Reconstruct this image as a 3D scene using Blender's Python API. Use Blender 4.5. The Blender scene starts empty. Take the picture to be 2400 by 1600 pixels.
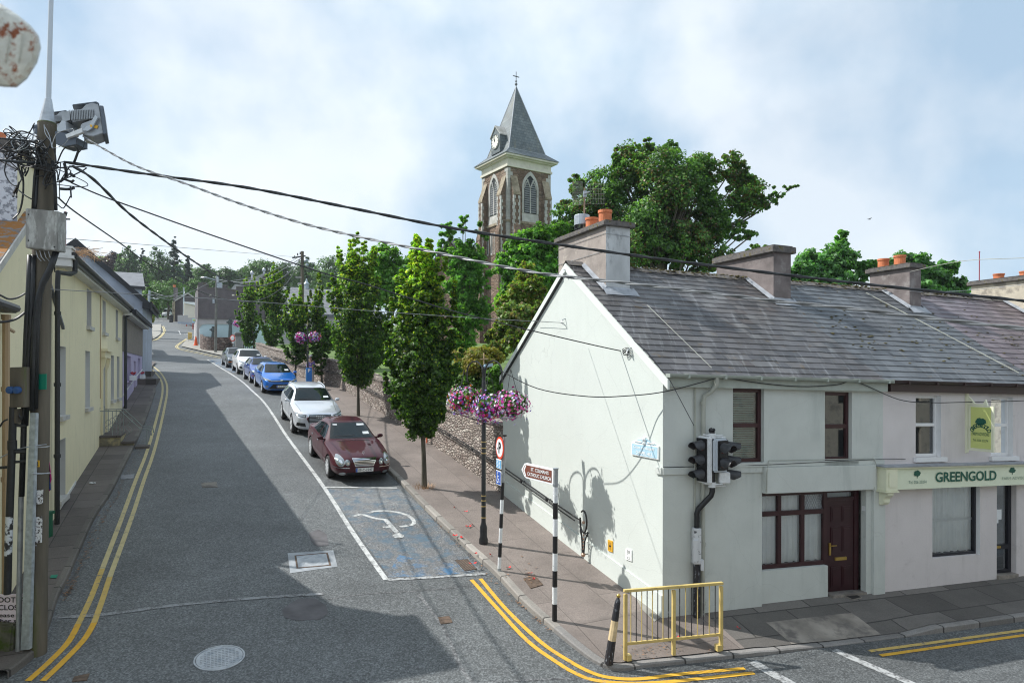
import bpy, bmesh, math, random
import numpy as np
from mathutils import Vector, Matrix
from mathutils.bvhtree import BVHTree
random.seed(7); np.random.seed(7)
S = bpy.context.scene
COL = S.collection
R = math.radians
# ------------------------------------------------------------------ camera
cd = bpy.data.cameras.new('camera'); cam = bpy.data.objects.new('camera', cd); COL.objects.link(cam)
cam.location = (0, 0, 0); cam.rotation_euler = (R(90), R(-0.12), 0)
cd.sensor_width = 36; cd.lens = 24; cd.shift_y = 0.03
cd.clip_start = 0.1; cd.clip_end = 3000
cd.dof.use_dof = True; cd.dof.focus_distance = 22; cd.dof.aperture_fstop = 5.0
S.camera = cam
# ------------------------------------------------------------------ world, sun, exposure
SUN_EL, SUN_AZ = 46.5, math.atan2(-.977, .21)      # azimuth measured from +Y towards +X
sv = Vector((math.sin(SUN_AZ)*math.cos(R(SUN_EL)), math.cos(SUN_AZ)*math.cos(R(SUN_EL)), math.sin(R(SUN_EL))))
W = bpy.data.worlds.new('World'); S.world = W; W.use_nodes = True
wn = W.node_tree; wn.nodes.clear()
def wnode(t, **kw):
  n = wn.nodes.new(t)
  for k, v in kw.items(): setattr(n, k, v)
  return n
sky = wnode('ShaderNodeTexSky', sky_type='NISHITA', sun_disc=False, sun_elevation=R(SUN_EL), sun_rotation=SUN_AZ,
      altitude=50, air_density=1.0, dust_density=1.2, ozone_density=1.5)
tc = wnode('ShaderNodeTexCoord')
mp = wnode('ShaderNodeMapping'); mp.inputs['Scale'].default_value = (1.0, 1.0, 2.2); mp.inputs['Location'].default_value = (0.35, 0.1, 0.2)
nz = wnode('ShaderNodeTexNoise'); nz.inputs['Scale'].default_value = 1.9; nz.inputs['Detail'].default_value = 5; nz.inputs['Roughness'].default_value = .5
nz2 = wnode('ShaderNodeTexNoise'); nz2.inputs['Scale'].default_value = 2.6; nz2.inputs['Detail'].default_value = 7; nz2.inputs['Roughness'].default_value = .52
rp = wnode('ShaderNodeValToRGB'); rp.color_ramp.elements[0].position = .36; rp.color_ramp.elements[0].color = (.76,.76,.76,1); rp.color_ramp.elements[1].position = .60
rp2 = wnode('ShaderNodeValToRGB'); rp2.color_ramp.elements[0].position = .40; rp2.color_ramp.elements[0].color = (4.4,5.9,7.4,1)
rp2.color_ramp.elements[1].position = .57; rp2.color_ramp.elements[1].color = (7.8,8.5,9.1,1)
mx = wnode('ShaderNodeMixRGB'); bg = wnode('ShaderNodeBackground'); wo = wnode('ShaderNodeOutputWorld')
L = wn.links.new
L(tc.outputs['Generated'], mp.inputs[0]); L(mp.outputs[0], nz.inputs['Vector']); L(tc.outputs['Generated'], nz2.inputs['Vector'])
L(nz.outputs['Fac'], rp.inputs[0]); L(nz2.outputs['Fac'], rp2.inputs[0])
L(rp.outputs[0], mx.inputs[0]); L(sky.outputs[0], mx.inputs[1]); L(rp2.outputs[0], mx.inputs[2])
L(mx.outputs[0], bg.inputs[0]); L(bg.outputs[0], wo.inputs[0]); bg.inputs[1].default_value = 0.078
ld = bpy.data.lights.new('sun', 'SUN'); ld.energy = 3.5; ld.angle = R(.53); ld.color = (1, .975, .93)
sun = bpy.data.objects.new('sun', ld); COL.objects.link(sun); sun.rotation_euler = sv.to_track_quat('Z', 'Y').to_euler()
S.view_settings.view_transform = 'Standard'; S.view_settings.look = 'None'; S.view_settings.gamma = 1
S.view_settings.exposure = 0.68
S.render.engine = 'CYCLES'
S.cycles.pixel_filter_type = 'BLACKMAN_HARRIS'; S.cycles.filter_width = 1.1
# ------------------------------------------------------------------ geometry of the place
FS = [(-200,-5.3),(0,-5.1),(6,-5.03),(8.5,-4.92),(9.7,-4.77),(10.4,-4.62),(14,-4.15),(17.9,-3.57),(21,-3.17),(28,-2.38),(35.5,-1.4),
    (42,-.68),(49.5,-.15),(56,.33),(70,1.5),(100,4.6),(179,12.6),(260,18),(420,26),(700,32),(3000,34)]
_fx = np.array([p[0] for p in FS]); _fy = np.array([p[1] for p in FS])
def F(s):
  s = np.asarray(s, float); w = np.clip(np.abs(s)*.04, .6, 6)
  return sum(k*np.interp(s+o*w, _fx, _fy) for k, o in ((.15,-1),(.2,-.5),(.3,0),(.2,.5),(.15,1)))
def g(x, y): return F(-.406*np.asarray(x) + .914*np.asarray(y))
def gz(x, y): return float(g(x, y))
def ray(px, py): return (px-1200)/1600, (872-py)/1600
def at(px, py, Y):
  a, c = ray(px, py); return Vector((a*Y, Y, c*Y))
def G(px, py, off=0.0):
  a, c = ray(px, py); d = 4.0
  while d < 900:
    if c*d < gz(a*d, d)+off: break
    d *= 1.02
  lo, hi = d/1.02, d
  for _ in range(30):
    m = (lo+hi)/2
    if c*m < gz(a*m, m)+off: hi = m
    else: lo = m
  return Vector((a*hi, hi, c*hi))
# frame of the terrace on the right: a along the facade, b into the block, z up
HC = Vector((2.79, 12.61)); HU = Vector((.945, .3277)); HV = Vector((-.406, .914)); SH = -.024
def H(a, b, z):
  p = HC + HU*a + HV*b; return Vector((p.x, p.y, z + SH*a))
def ha(px, b=0):
  k = (px-1200)/1600; o = HC + HV*b; return (k*o.y-o.x)/(HU.x-k*HU.y)
def hb(px, a=0):
  k = (px-1200)/1600; o = HC + HU*a; return (k*o.y-o.x)/(HV.x-k*HV.y)
def hz(py, a, b=0):
  p = HC + HU*a + HV*b; return (872-py)/1600*p.y - SH*a
def hf(px, py, b=0):
  a = ha(px, b); return a, hz(py, a, b)
def hg(px, py, a=0):
  b = hb(px, a); return b, hz(py, a, b)
RZ = 2.54/3.72
def hroof(px, py):           # point on the front roof slope
  lo, hi = 0.0, 3.72
  f = lambda b: hz(py, ha(px, b), b) - RZ*b
  for _ in range(40):
    m = (lo+hi)/2
    if f(m) > 0: lo = m
    else: hi = m
  return ha(px, lo), lo
# frame of the left-hand row: c uphill along the wall, e out into the street
LO = Vector((-10.6, 15.9)); LW = Vector((-.414, .910)); LN = Vector((.910, .414))
def Lp(c, e, z):
  p = LO + LW*c + LN*e; return Vector((p.x, p.y, z))
def lc(px, e=0):
  k = (px-1200)/1600; o = LO + LN*e; return (k*o.y-o.x)/(LW.x-k*LW.y)
def le(px, c):
  k = (px-1200)/1600; o = LO + LW*c; return (k*o.y-o.x)/(LN.x-k*LN.y)
def lz(py, c, e=0): return (872-py)/1600*(LO + LW*c + LN*e).y
# ------------------------------------------------------------------ materials
MATS = {}
def nd(nt, t, ins=None, **props):
  n = nt.nodes.new(t)
  for k, v in props.items(): setattr(n, k, v)
  for k, v in (ins or {}).items():
    s = n.inputs[k]
    if isinstance(v, bpy.types.NodeSocket): nt.links.new(v, s)
    else: s.default_value = v
  return n
def c4(c): return (c[0], c[1], c[2], 1)
def ramp(nt, fac, stops, interp='LINEAR'):
  n = nt.nodes.new('ShaderNodeValToRGB'); cr = n.color_ramp; cr.interpolation = interp
  while len(cr.elements) < len(stops): cr.elements.new(.5)
  for e, (p, c) in zip(cr.elements, stops):
    e.position = p; e.color = c4(c) if hasattr(c, '__len__') else (c, c, c, 1)
  nt.links.new(fac, n.inputs[0]); return n.outputs[0]
def mixc(nt, fac, a, b, mode='MIX'):
  n = nt.nodes.new('ShaderNodeMixRGB'); n.blend_type = mode
  for i, v in enumerate((fac, a, b)):
    if isinstance(v, bpy.types.NodeSocket): nt.links.new(v, n.inputs[i])
    elif i == 0: n.inputs[0].default_value = v
    else: n.inputs[i].default_value = c4(v)
  return n.outputs[0]
def mat0(name):
  m = bpy.data.materials.new(name); m.use_nodes = True; nt = m.node_tree
  return m, nt, nt.nodes['Principled BSDF']
def coords(nt, rot=0, scale=(1,1,1), kind='Object', rotv=None):
  tcn = nd(nt, 'ShaderNodeTexCoord')
  return nd(nt, 'ShaderNodeMapping', {'Vector': tcn.outputs[kind], 'Rotation': rotv or (0,0,rot), 'Scale': scale}).outputs[0]
def noise_(nt, vec, scale, detail=3, rough=.55):
  return nd(nt, 'ShaderNodeTexNoise', {'Vector': vec, 'Scale': scale, 'Detail': detail, 'Roughness': rough}).outputs['Fac']
def bump(nt, h, strength, dist=.01, nrm=None):
  ins = {'Height': h, 'Strength': strength, 'Distance': dist}
  if nrm: ins['Normal'] = nrm
  return nd(nt, 'ShaderNodeBump', ins).outputs[0]
def pbr(name, col, rough=.6, metal=0, var=.0, vs=3., bmp=0., bs=40., coat=0, spots=None, spec=.5, stretch=(1,1,1)):
  if name in MATS: return MATS[name]
  m, nt, b = mat0(name)
  b.inputs['Roughness'].default_value = rough; b.inputs['Metallic'].default_value = metal
  b.inputs['Specular IOR Level'].default_value = spec
  if coat: b.inputs['Coat Weight'].default_value = coat; b.inputs['Coat Roughness'].default_value = .04
  v = coords(nt, scale=stretch)
  out = None
  if var:
    f = noise_(nt, v, vs, 5)
    out = ramp(nt, f, [(.3, [max(0, c*(1-var)) for c in col]), (.7, [min(1, c*(1+var)) for c in col])])
  if spots:
    sc, lo, hi, c2 = spots
    f2 = ramp(nt, noise_(nt, v, sc, 6, .65), [(lo, 0), (hi, 1)])
    out = mixc(nt, f2, out if out else col, c2)
  if out: nt.links.new(out, b.inputs['Base Color'])
  else: b.inputs['Base Color'].default_value = c4(col)
  if bmp: nt.links.new(bump(nt, noise_(nt, v, bs, 4), bmp), b.inputs['Normal'])
  MATS[name] = m; return m
def asphalt_nodes(nt, base=(.108,.115,.117)):
  v = coords(nt)
  agg = nd(nt, 'ShaderNodeTexVoronoi', {'Vector': v, 'Scale': 42.}, feature='F1').outputs['Color']
  agg = nd(nt, 'ShaderNodeRGBToBW', {0: agg}).outputs[0]
  fine = noise_(nt, v, 26, 6, .75)
  big = noise_(nt, v, .35, 5, .6)
  mid = noise_(nt, v, 2.2, 5, .6)
  c = ramp(nt, fine, [(.36, [x*.38 for x in base]), (.54, base), (.66, [min(1,x*2.3) for x in base])])
  c = mixc(nt, .5, c, ramp(nt, agg, [(.2, [x*.45 for x in base]), (.55, base), (.8, [x*2.1 for x in base])]))
  c = mixc(nt, .55, c, ramp(nt, big, [(.35, .62), (.65, 1.25)]), 'MULTIPLY')
  c = mixc(nt, .5, c, ramp(nt, mid, [(.3, .72), (.62, 1.12)]), 'MULTIPLY')
  return v, c, fine, agg
def asphalt():
  m, nt, b = mat0('asphalt'); v, c, f, a = asphalt_nodes(nt)
  # long faded tyre tracks and cracks
  cr = nd(nt, 'ShaderNodeTexVoronoi', {'Vector': v, 'Scale': .16}, feature='DISTANCE_TO_EDGE').outputs['Distance']
  wob = noise_(nt, v, 2.6, 7, .7)
  crk = nd(nt, 'ShaderNodeMath', {0: cr, 1: nd(nt, 'ShaderNodeMath', {0: wob, 1: .09}, operation='MULTIPLY').outputs[0]}, operation='ADD').outputs[0]
  c = mixc(nt, ramp(nt, crk, [(.018, .35), (.026, 0)]), c, (.04,.04,.04))
  nt.links.new(c, b.inputs['Base Color']); b.inputs['Roughness'].default_value = .62
  nt.links.new(bump(nt, f, .9, .014), b.inputs['Normal']); MATS['asphalt'] = m; return m
def road_paint(name, col, wear=(.42,.60), scale=9., base=(.155,.158,.16)):
  m, nt, b = mat0(name); v, c, f, a = asphalt_nodes(nt, base)
  w = noise_(nt, v, scale, 7, .75)
  fac = ramp(nt, w, [(wear[0], 0), (wear[1], 1)])
  pc = mixc(nt, .6, col, ramp(nt, noise_(nt, v, 6, 5), [(.3, .72), (.7, 1.0)]), 'MULTIPLY')
  nt.links.new(mixc(nt, fac, pc, c), b.inputs['Base Color']); b.inputs['Roughness'].default_value = .8
  nt.links.new(bump(nt, f, .5, .008), b.inputs['Normal']); MATS[name] = m; return m
def paving(name, col, rot, bw, bh, mortar=.012, speck=.3, offset=.5, dark=.35, var=.22):
  m, nt, b = mat0(name)
  v = coords(nt, rot)
  br = nd(nt, 'ShaderNodeTexBrick', {'Vector': v, 'Color1': c4([x*(1-var) for x in col]), 'Color2': c4([min(1,x*(1+var)) for x in col]),
      'Mortar': c4([x*dark for x in col]), 'Scale': 1., 'Mortar Size': mortar, 'Mortar Smooth': .3, 'Bias': 0., 'Brick Width': bw, 'Row Height': bh}, offset=offset)
  fine = noise_(nt, v, 38, 5, .75); big = noise_(nt, v, .9, 6, .65)
  c = mixc(nt, .75, br.outputs[0], ramp(nt, fine, [(.3, 1-speck), (.7, 1+speck)]), 'MULTIPLY')
  c = mixc(nt, .8, c, ramp(nt, big, [(.3, .68), (.5, .95), (.7, 1.18)]), 'MULTIPLY')
  nt.links.new(c, b.inputs['Base Color']); b.inputs['Roughness'].default_value = .8
  h = nd(nt, 'ShaderNodeMath', {0: fine, 1: br.outputs['Fac']}, operation='SUBTRACT').outputs[0]
  nt.links.new(bump(nt, h, .6, .01), b.inputs['Normal']); MATS[name] = m; return m
def rubble(name, cols, mortar, scale=3.2, squash=(1,1,1.9), edge=.06, rot=0):
  m, nt, b = mat0(name)
  v = coords(nt, rot, squash)
  wob = nd(nt, 'ShaderNodeTexNoise', {'Vector': v, 'Scale': 3., 'Detail': 3.}).outputs['Color']
  v2 = nd(nt, 'ShaderNodeMixRGB', {0: .12, 1: v, 2: wob}).outputs[0]
  vo = nd(nt, 'ShaderNodeTexVoronoi', {'Vector': v2, 'Scale': scale, 'Randomness': .95}, feature='F1')
  ed = nd(nt, 'ShaderNodeTexVoronoi', {'Vector': v2, 'Scale': scale, 'Randomness': .95}, feature='DISTANCE_TO_EDGE').outputs['Distance']
  r = nd(nt, 'ShaderNodeRGBToBW', {0: vo.outputs['Color']}).outputs[0]
  n = len(cols); c = ramp(nt, r, [(.15+.7*i/(n-1), cc) for i, cc in enumerate(cols)])
  c = mixc(nt, .8, c, ramp(nt, noise_(nt, v, 14, 5, .7), [(.3, .6), (.7, 1.35)]), 'MULTIPLY')
  c = mixc(nt, ramp(nt, ed, [(edge*.4, 1), (edge, 0)]), c, mortar)
  nt.links.new(c, b.inputs['Base Color']); b.inputs['Roughness'].default_value = .9
  hgt = ramp(nt, ed, [(0, 0), (edge*2.2, 1)])
  nt.links.new(bump(nt, hgt, 1., .05, bump(nt, noise_(nt, v, 20, 4), .5, .02)), b.inputs['Normal'])
  MATS[name] = m; return m
def slate_mat(name, cols, streak=.35, moss=0.):
  """for individually modelled slates: colour per slate"""
  m, nt, b = mat0(name); v = coords(nt)
  gi = nd(nt, 'ShaderNodeNewGeometry').outputs['Random Per Island']
  n = len(cols); c = ramp(nt, gi, [(i/(n-1), cc) for i, cc in enumerate(cols)])
  big = noise_(nt, coords(nt, scale=(.9,.6,1)), .9, 6, .7)
  c = mixc(nt, .85, c, ramp(nt, big, [(.34, .62), (.5, .95), (.66, 1.28)]), 'MULTIPLY')
  sv_ = coords(nt, R(-19.2), (7., .55, .55)); st = noise_(nt, sv_, 1.6, 6, .7)
  c = mixc(nt, ramp(nt, st, [(.55, 0), (.72, streak)]), c, (.36,.37,.38))
  if moss: c = mixc(nt, ramp(nt, noise_(nt, v, 3.5, 7, .75), [(.60, 0), (.66, moss)]), c, (.11,.075,.035))
  nt.links.new(c, b.inputs['Base Color']); b.inputs['Roughness'].default_value = .48
  nt.links.new(bump(nt, noise_(nt, v, 30, 4), .25, .005), b.inputs['Normal']); MATS[name] = m; return m
def wall_mat(name, col, dirt, amt=.35, var=.05, vs=1.0, base_z=None, cracks=.0, bmp=.3):
  """painted render: blotches, rain streaks with a shape of their own, hairline cracks"""
  m, nt, b = mat0(name); v = coords(nt); b.inputs['Roughness'].default_value = .78
  c = ramp(nt, noise_(nt, v, vs, 6, .6), [(.3, [x*(1-var) for x in col]), (.7, [min(1, x*(1+var)) for x in col])])
  st = noise_(nt, coords(nt, scale=(1,1,.10)), 3.2, 6, .7); bl = noise_(nt, v, .55, 4)
  f = nd(nt, 'ShaderNodeMath', {0: ramp(nt, st, [(.50, 0), (.72, 1)]), 1: ramp(nt, bl, [(.42, 0), (.62, amt)])}, operation='MULTIPLY').outputs[0]
  c = mixc(nt, f, c, dirt)
  c = mixc(nt, ramp(nt, noise_(nt, v, 1.7, 7, .75), [(.60, 0), (.70, amt*.6)]), c, dirt)
  if cracks:
    wv = nd(nt, 'ShaderNodeMixRGB', {0: .25, 1: v, 2: nd(nt, 'ShaderNodeTexNoise', {'Vector': v, 'Scale': 2., 'Detail': 5.}).outputs['Color']}).outputs[0]
    e = nd(nt, 'ShaderNodeTexVoronoi', {'Vector': wv, 'Scale': .9}, feature='DISTANCE_TO_EDGE').outputs['Distance']
    c = mixc(nt, ramp(nt, e, [(.0015, cracks), (.004, 0)]), c, [x*.45 for x in col])
  nt.links.new(c, b.inputs['Base Color']); nt.links.new(bump(nt, noise_(nt, v, 30, 4), bmp), b.inputs['Normal']); MATS[name] = m; return m
def leaf_mat(name, cols, trans=.35, rough=.5):
  m, nt, b = mat0(name)
  gi = nd(nt, 'ShaderNodeNewGeometry').outputs['Random Per Island']
  n = len(cols); c = ramp(nt, gi, [(i/(n-1), cc) for i, cc in enumerate(cols)])
  big = noise_(nt, coords(nt), .8, 3)
  c = mixc(nt, .8, c, ramp(nt, big, [(.35, .6), (.65, 1.45)]), 'MULTIPLY')
  c = mixc(nt, .7, c, ramp(nt, noise_(nt, coords(nt), 3.2, 2), [(.35, .7), (.65, 1.35)]), 'MULTIPLY')
  nt.links.new(c, b.inputs['Base Color']); b.inputs['Roughness'].default_value = rough
  tr = nd(nt, 'ShaderNodeBsdfTranslucent', {'Color': mixc(nt, 1, c, (1.5,1.7,.6), 'MULTIPLY')})
  ms = nd(nt, 'ShaderNodeMixShader', {0: trans, 1: b.outputs[0], 2: tr.outputs[0]})
  nt.links.new(ms.outputs[0], nt.nodes['Material Output'].inputs[0]); MATS[name] = m; return m
def glass_mat(name='window_glass', col=(.03,.04,.045), rough=.03):
  return pbr(name, col, rough, 0, var=.3, vs=1.2, spec=.9)
# ------------------------------------------------------------------ objects
OFF = {}
def tag(o, label=None, cat=None, group=None, kind=None):
  if label: o['label'] = label
  if cat: o['category'] = cat
  if group: o['group'] = group
  if kind: o['kind'] = kind
  return o
def thing(name, label, cat, loc, group=None):
  o = bpy.data.objects.new(name, None); COL.objects.link(o); o.location = loc; OFF[o.name] = Vector(loc)
  o.empty_display_size = .2
  return tag(o, label, cat, group)
def add(name, me, mats, parent=None):
  o = bpy.data.objects.new(name, me); COL.objects.link(o)
  for m in (mats if isinstance(mats, (list, tuple)) else [mats]): me.materials.append(m)
  if parent is not None:
    o.parent = parent; off = OFF.get(parent.name, Vector((0,0,0))); OFF[o.name] = off
    if off.length: me.transform(Matrix.Translation(-off))
  return o
class MB:
  def __init__(s, fn=None): s.v = []; s.f = []; s.mi = []; s.fn = fn; s.m = 0
  def p(s, x, y=None, z=None):
    q = Vector(x) if y is None else Vector((x, y, z))
    if s.fn: q = s.fn(*q)
    s.v.append(q); return len(s.v)-1
  def face(s, ids): s.f.append(tuple(ids)); s.mi.append(s.m)
  def poly(s, pts): s.face([s.p(p) for p in pts])
  def box(s, x0, x1, y0, y1, z0, z1):
    i = [s.p(x, y, z) for z in (z0, z1) for y in (y0, y1) for x in (x0, x1)]
    for q in ((0,2,3,1),(4,5,7,6),(0,1,5,4),(2,6,7,3),(0,4,6,2),(1,3,7,5)): s.face([i[k] for k in q])
  def obox(s, c, ax, ay, az, hx, hy, hz):
    c = Vector(c); ax, ay, az = Vector(ax), Vector(ay), Vector(az)
    i = [s.p(c+ax*hx*a+ay*hy*b+az*hz*d) for d in (-1,1) for b in (-1,1) for a in (-1,1)]
    for q in ((0,2,3,1),(4,5,7,6),(0,1,5,4),(2,6,7,3),(0,4,6,2),(1,3,7,5)): s.face([i[k] for k in q])
  def prism(s, poly, d):       # poly: list of 3d points, extruded by vector d
    d = Vector(d); a = [s.p(Vector(q)) for q in poly]; b = [s.p(Vector(q)+d) for q in poly]; n = len(poly)
    s.face(a[::-1]); s.face(b)
    for k in range(n): s.face((a[k], a[(k+1) % n], b[(k+1) % n], b[k]))
  def tube(s, pts, r, n=8, caps=True):
    pts = [Vector(q) for q in pts]; rs = r if hasattr(r, '__len__') else [r]*len(pts)
    rings = []; t0 = None; up = None
    for i, q in enumerate(pts):
      t = (pts[min(i+1, len(pts)-1)]-pts[max(i-1, 0)])
      t = t.normalized() if t.length > 1e-9 else Vector((0,0,1))
      if up is None:
        up = Vector((0,0,1)) if abs(t.z) < .9 else Vector((1,0,0))
        up = (up-t*up.dot(t)).normalized()
      else:
        up = up-t*up.dot(t); up = up.normalized() if up.length > 1e-6 else t.orthogonal().normalized()
      w = t.cross(up)
      rings.append([s.p(q+(up*math.cos(2*math.pi*k/n)+w*math.sin(2*math.pi*k/n))*rs[i]) for k in range(n)])
    for a, b in zip(rings, rings[1:]):
      for k in range(n): s.face((a[k], a[(k+1) % n], b[(k+1) % n], b[k]))
    if caps: s.face(rings[0][::-1]); s.face(rings[-1])
  def lathe(s, c, prof, n=16, ax=(0,0,1), caps=True):
    c = Vector(c); ax = Vector(ax).normalized(); u = ax.orthogonal().normalized(); w = ax.cross(u); rings = []
    for r, h in prof: rings.append([s.p(c+ax*h+(u*math.cos(2*math.pi*k/n)+w*math.sin(2*math.pi*k/n))*max(r, 1e-4)) for k in range(n)])
    for a, b in zip(rings, rings[1:]):
      for k in range(n): s.face((a[k], a[(k+1) % n], b[(k+1) % n], b[k]))
    if caps: s.face(rings[0][::-1]); s.face(rings[-1])
  def ball(s, c, r, n=10, sq=(1,1,1)):
    c = Vector(c); m = n//2; rings = []
    for i in range(1, m):
      th = math.pi*i/m
      rings.append([s.p(c+Vector((math.sin(th)*math.cos(2*math.pi*k/n)*sq[0], math.sin(th)*math.sin(2*math.pi*k/n)*sq[1], math.cos(th)*sq[2]))*r) for k in range(n)])
    t = s.p(c+Vector((0,0,r*sq[2]))); b = s.p(c-Vector((0,0,r*sq[2])))
    for k in range(n): s.face((t, rings[0][k], rings[0][(k+1) % n])); s.face((b, rings[-1][(k+1) % n], rings[-1][k]))
    for a, d in zip(rings, rings[1:]):
      for k in range(n): s.face((a[k], d[k], d[(k+1) % n], a[(k+1) % n]))
  def build(s, name, mats, parent=None, smooth=False, bevel=0):
    me = bpy.data.meshes.new(name); me.from_pydata([tuple(v) for v in s.v], [], s.f)
    if any(s.mi): me.polygons.foreach_set('material_index', s.mi)
    bm = bmesh.new(); bm.from_mesh(me)
    if not s.nofix: bmesh.ops.recalc_face_normals(bm, faces=bm.faces)
    if bevel:
      es = [e for e in bm.edges if len(e.link_faces) == 2 and e.calc_face_angle(0) > .6]
      bmesh.ops.bevel(bm, geom=es, offset=bevel, segments=2, affect='EDGES', clamp_overlap=True)
    bm.to_mesh(me); bm.free()
    if smooth:
      me.polygons.foreach_set('use_smooth', [True]*len(me.polygons)); me.set_sharp_from_angle(angle=R(40))
    me.validate(); me.update()
    return add(name, me, mats, parent)
  nofix = False
def struct(o, label=None): o['kind'] = 'structure'; return o
def copy_tree(o, parent=None):
  c = o.copy(); COL.objects.link(c); c.parent = parent
  for ch in list(o.children): copy_tree(ch, c)
  return c
def fastquads(name, V, mats, parent=None, mi=None):
  """V: (N,4,3) array of quads"""
  n = len(V); me = bpy.data.meshes.new(name)
  me.vertices.add(n*4); me.vertices.foreach_set('co', V.reshape(-1).astype(np.float32))
  me.loops.add(n*4); me.loops.foreach_set('vertex_index', np.arange(n*4, dtype=np.int32))
  me.polygons.add(n); me.polygons.foreach_set('loop_start', np.arange(0, n*4, 4, dtype=np.int32))
  me.polygons.foreach_set('loop_total', np.full(n, 4, dtype=np.int32))
  if mi is not None: me.polygons.foreach_set('material_index', mi.astype(np.int32))
  me.update(); me.validate()
  return add(name, me, mats, parent)
# text turned into mesh
def text_mb(mb, txt, o, ux, uy, w=None, h=None, ext=.004, bold=0., cx=True):
  """lay text at centre o, reading along ux, up uy, fitted to width w / height h"""
  cu = bpy.data.curves.new('t', 'FONT'); cu.body = txt; cu.size = 1; cu.offset = bold; cu.resolution_u = 3
  ob = bpy.data.objects.new('t', cu); COL.objects.link(ob)
  dg = bpy.context.evaluated_depsgraph_get(); me = bpy.data.meshes.new_from_object(ob.evaluated_get(dg))
  vs = [v.co.copy() for v in me.vertices]; fs = [tuple(p.vertices) for p in me.polygons]
  bpy.data.objects.remove(ob); bpy.data.curves.remove(cu); bpy.data.meshes.remove(me)
  if not vs: return
  x0, x1 = min(v.x for v in vs), max(v.x for v in vs); y0, y1 = min(v.y for v in vs), max(v.y for v in vs)
  sx = w/(x1-x0) if w else h/(y1-y0); sy = h/(y1-y0) if h else sx
  o, ux, uy = Vector(o), Vector(ux).normalized(), Vector(uy).normalized(); nn = ux.cross(uy)
  ids = [mb.p(o+ux*(v.x-(x0+x1)/2)*sx+uy*(v.y-(y0+y1)/2)*sy+nn*ext) for v in vs]
  for f in fs: mb.face([ids[k] for k in f])
def sag(p0, p1, s, n=24):
  p0, p1 = Vector(p0), Vector(p1)
  return [p0.lerp(p1, i/n)-Vector((0,0,4*s*(i/n)*(1-i/n))) for i in range(n+1)]
def spline(pts, n=6):
  pts = [Vector(p) for p in pts]; out = []
  for i in range(len(pts)-1):
    p0 = pts[max(i-1,0)]; p1 = pts[i]; p2 = pts[i+1]; p3 = pts[min(i+2,len(pts)-1)]
    for k in range(n):
      t = k/n; out.append(.5*((2*p1)+(p2-p0)*t+(2*p0-5*p1+4*p2-p3)*t*t+(3*p1-p0-3*p2+p3)*t**3))
  out.append(pts[-1]); return out
def panel(mb, fn, u0, u1, z0, z1, holes, depth, back=True):
  """wall face with recessed openings. fn(u, d, z): d = depth inwards"""
  us = sorted({u0, u1, *[h[0] for h in holes], *[h[1] for h in holes]}); zs = sorted({z0, z1, *[h[2] for h in holes], *[h[3] for h in holes]})
  for i in range(len(us)-1):
    for j in range(len(zs)-1):
      cu, cz = (us[i]+us[i+1])/2, (zs[j]+zs[j+1])/2
      if any(h[0] < cu < h[1] and h[2] < cz < h[3] for h in holes): continue
      mb.poly([fn(us[i],0,zs[j]), fn(us[i+1],0,zs[j]), fn(us[i+1],0,zs[j+1]), fn(us[i],0,zs[j+1])])
  for (a, b, c, d) in holes:
    D = depth
    mb.poly([fn(a,0,c), fn(a,0,d), fn(a,D,d), fn(a,D,c)]); mb.poly([fn(b,0,c), fn(b,D,c), fn(b,D,d), fn(b,0,d)])
    mb.poly([fn(a,0,d), fn(b,0,d), fn(b,D,d), fn(a,D,d)]); mb.poly([fn(a,0,c), fn(a,D,c), fn(b,D,c), fn(b,0,c)])
# ------------------------------------------------------------------ ground, road, pavements
asphalt()
pbr('grass', (.09,.15,.03), .9, var=.4, vs=2, bmp=.6, bs=20)
pbr('far_field', (.16,.30,.05), .9, var=.2, vs=.03)
ROT_HILL = -R(114); ROT_MAIN = -R(19.1)
paving('hill_paving', (.20,.168,.150), ROT_HILL, 2.1, 1.0, .008, .5, .5, .6, .07)
paving('corner_paving', (.185,.155,.138), ROT_HILL, 1.9, 1.2, .008, .25, .4, .55, .1)
paving('main_paving', (.13,.12,.11), ROT_MAIN, 1.25, .72, .018, .3, .5, .4, .38)
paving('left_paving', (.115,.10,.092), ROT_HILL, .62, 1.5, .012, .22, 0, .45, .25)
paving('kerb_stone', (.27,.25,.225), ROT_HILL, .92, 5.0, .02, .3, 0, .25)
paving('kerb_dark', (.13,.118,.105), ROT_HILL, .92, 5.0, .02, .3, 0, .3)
paving('kerb_stone_main', (.22,.21,.20), ROT_MAIN, .92, 5.0, .02, .3, 0, .25)
pbr('pale_concrete', (.25,.225,.195), .85, var=.35, vs=2.2, bmp=.5, bs=30, spots=(1.7,.46,.58,(.13,.118,.108)))
pbr('cement_smooth', (.29,.28,.25), .85, var=.2, vs=1.2, bmp=.3, bs=30)
pbr('old_patch', (.10,.095,.10), .8, var=.25, vs=3, bmp=.4, bs=25)
pbr('cast_iron', (.22,.23,.25), .45, .5, var=.35, vs=8, bmp=.6, bs=60)
pbr('steel_pale', (.40,.42,.44), .5, .3, var=.2, vs=8, bmp=.5, bs=60, spots=(5,.5,.6,(.30,.33,.36)))
pbr('patch_pale', (.30,.32,.34), .6, var=.2, vs=4, bmp=.3, bs=30)
pbr('cast_iron_brown', (.13,.09,.065), .7, .3, var=.4, vs=12, bmp=.6, bs=60)
pbr('drain_dark', (.02,.018,.016), .8)
road_paint('white_paint', (.56,.57,.56), (.47,.64), 8)
road_paint('white_paint_worn', (.42,.43,.43), (.46,.58), 9)
road_paint('white_paint_faint', (.30,.31,.32), (.44,.54), 5)
road_paint('yellow_paint_fresh', (.70,.39,.035), (.56,.70), 8)
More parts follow.
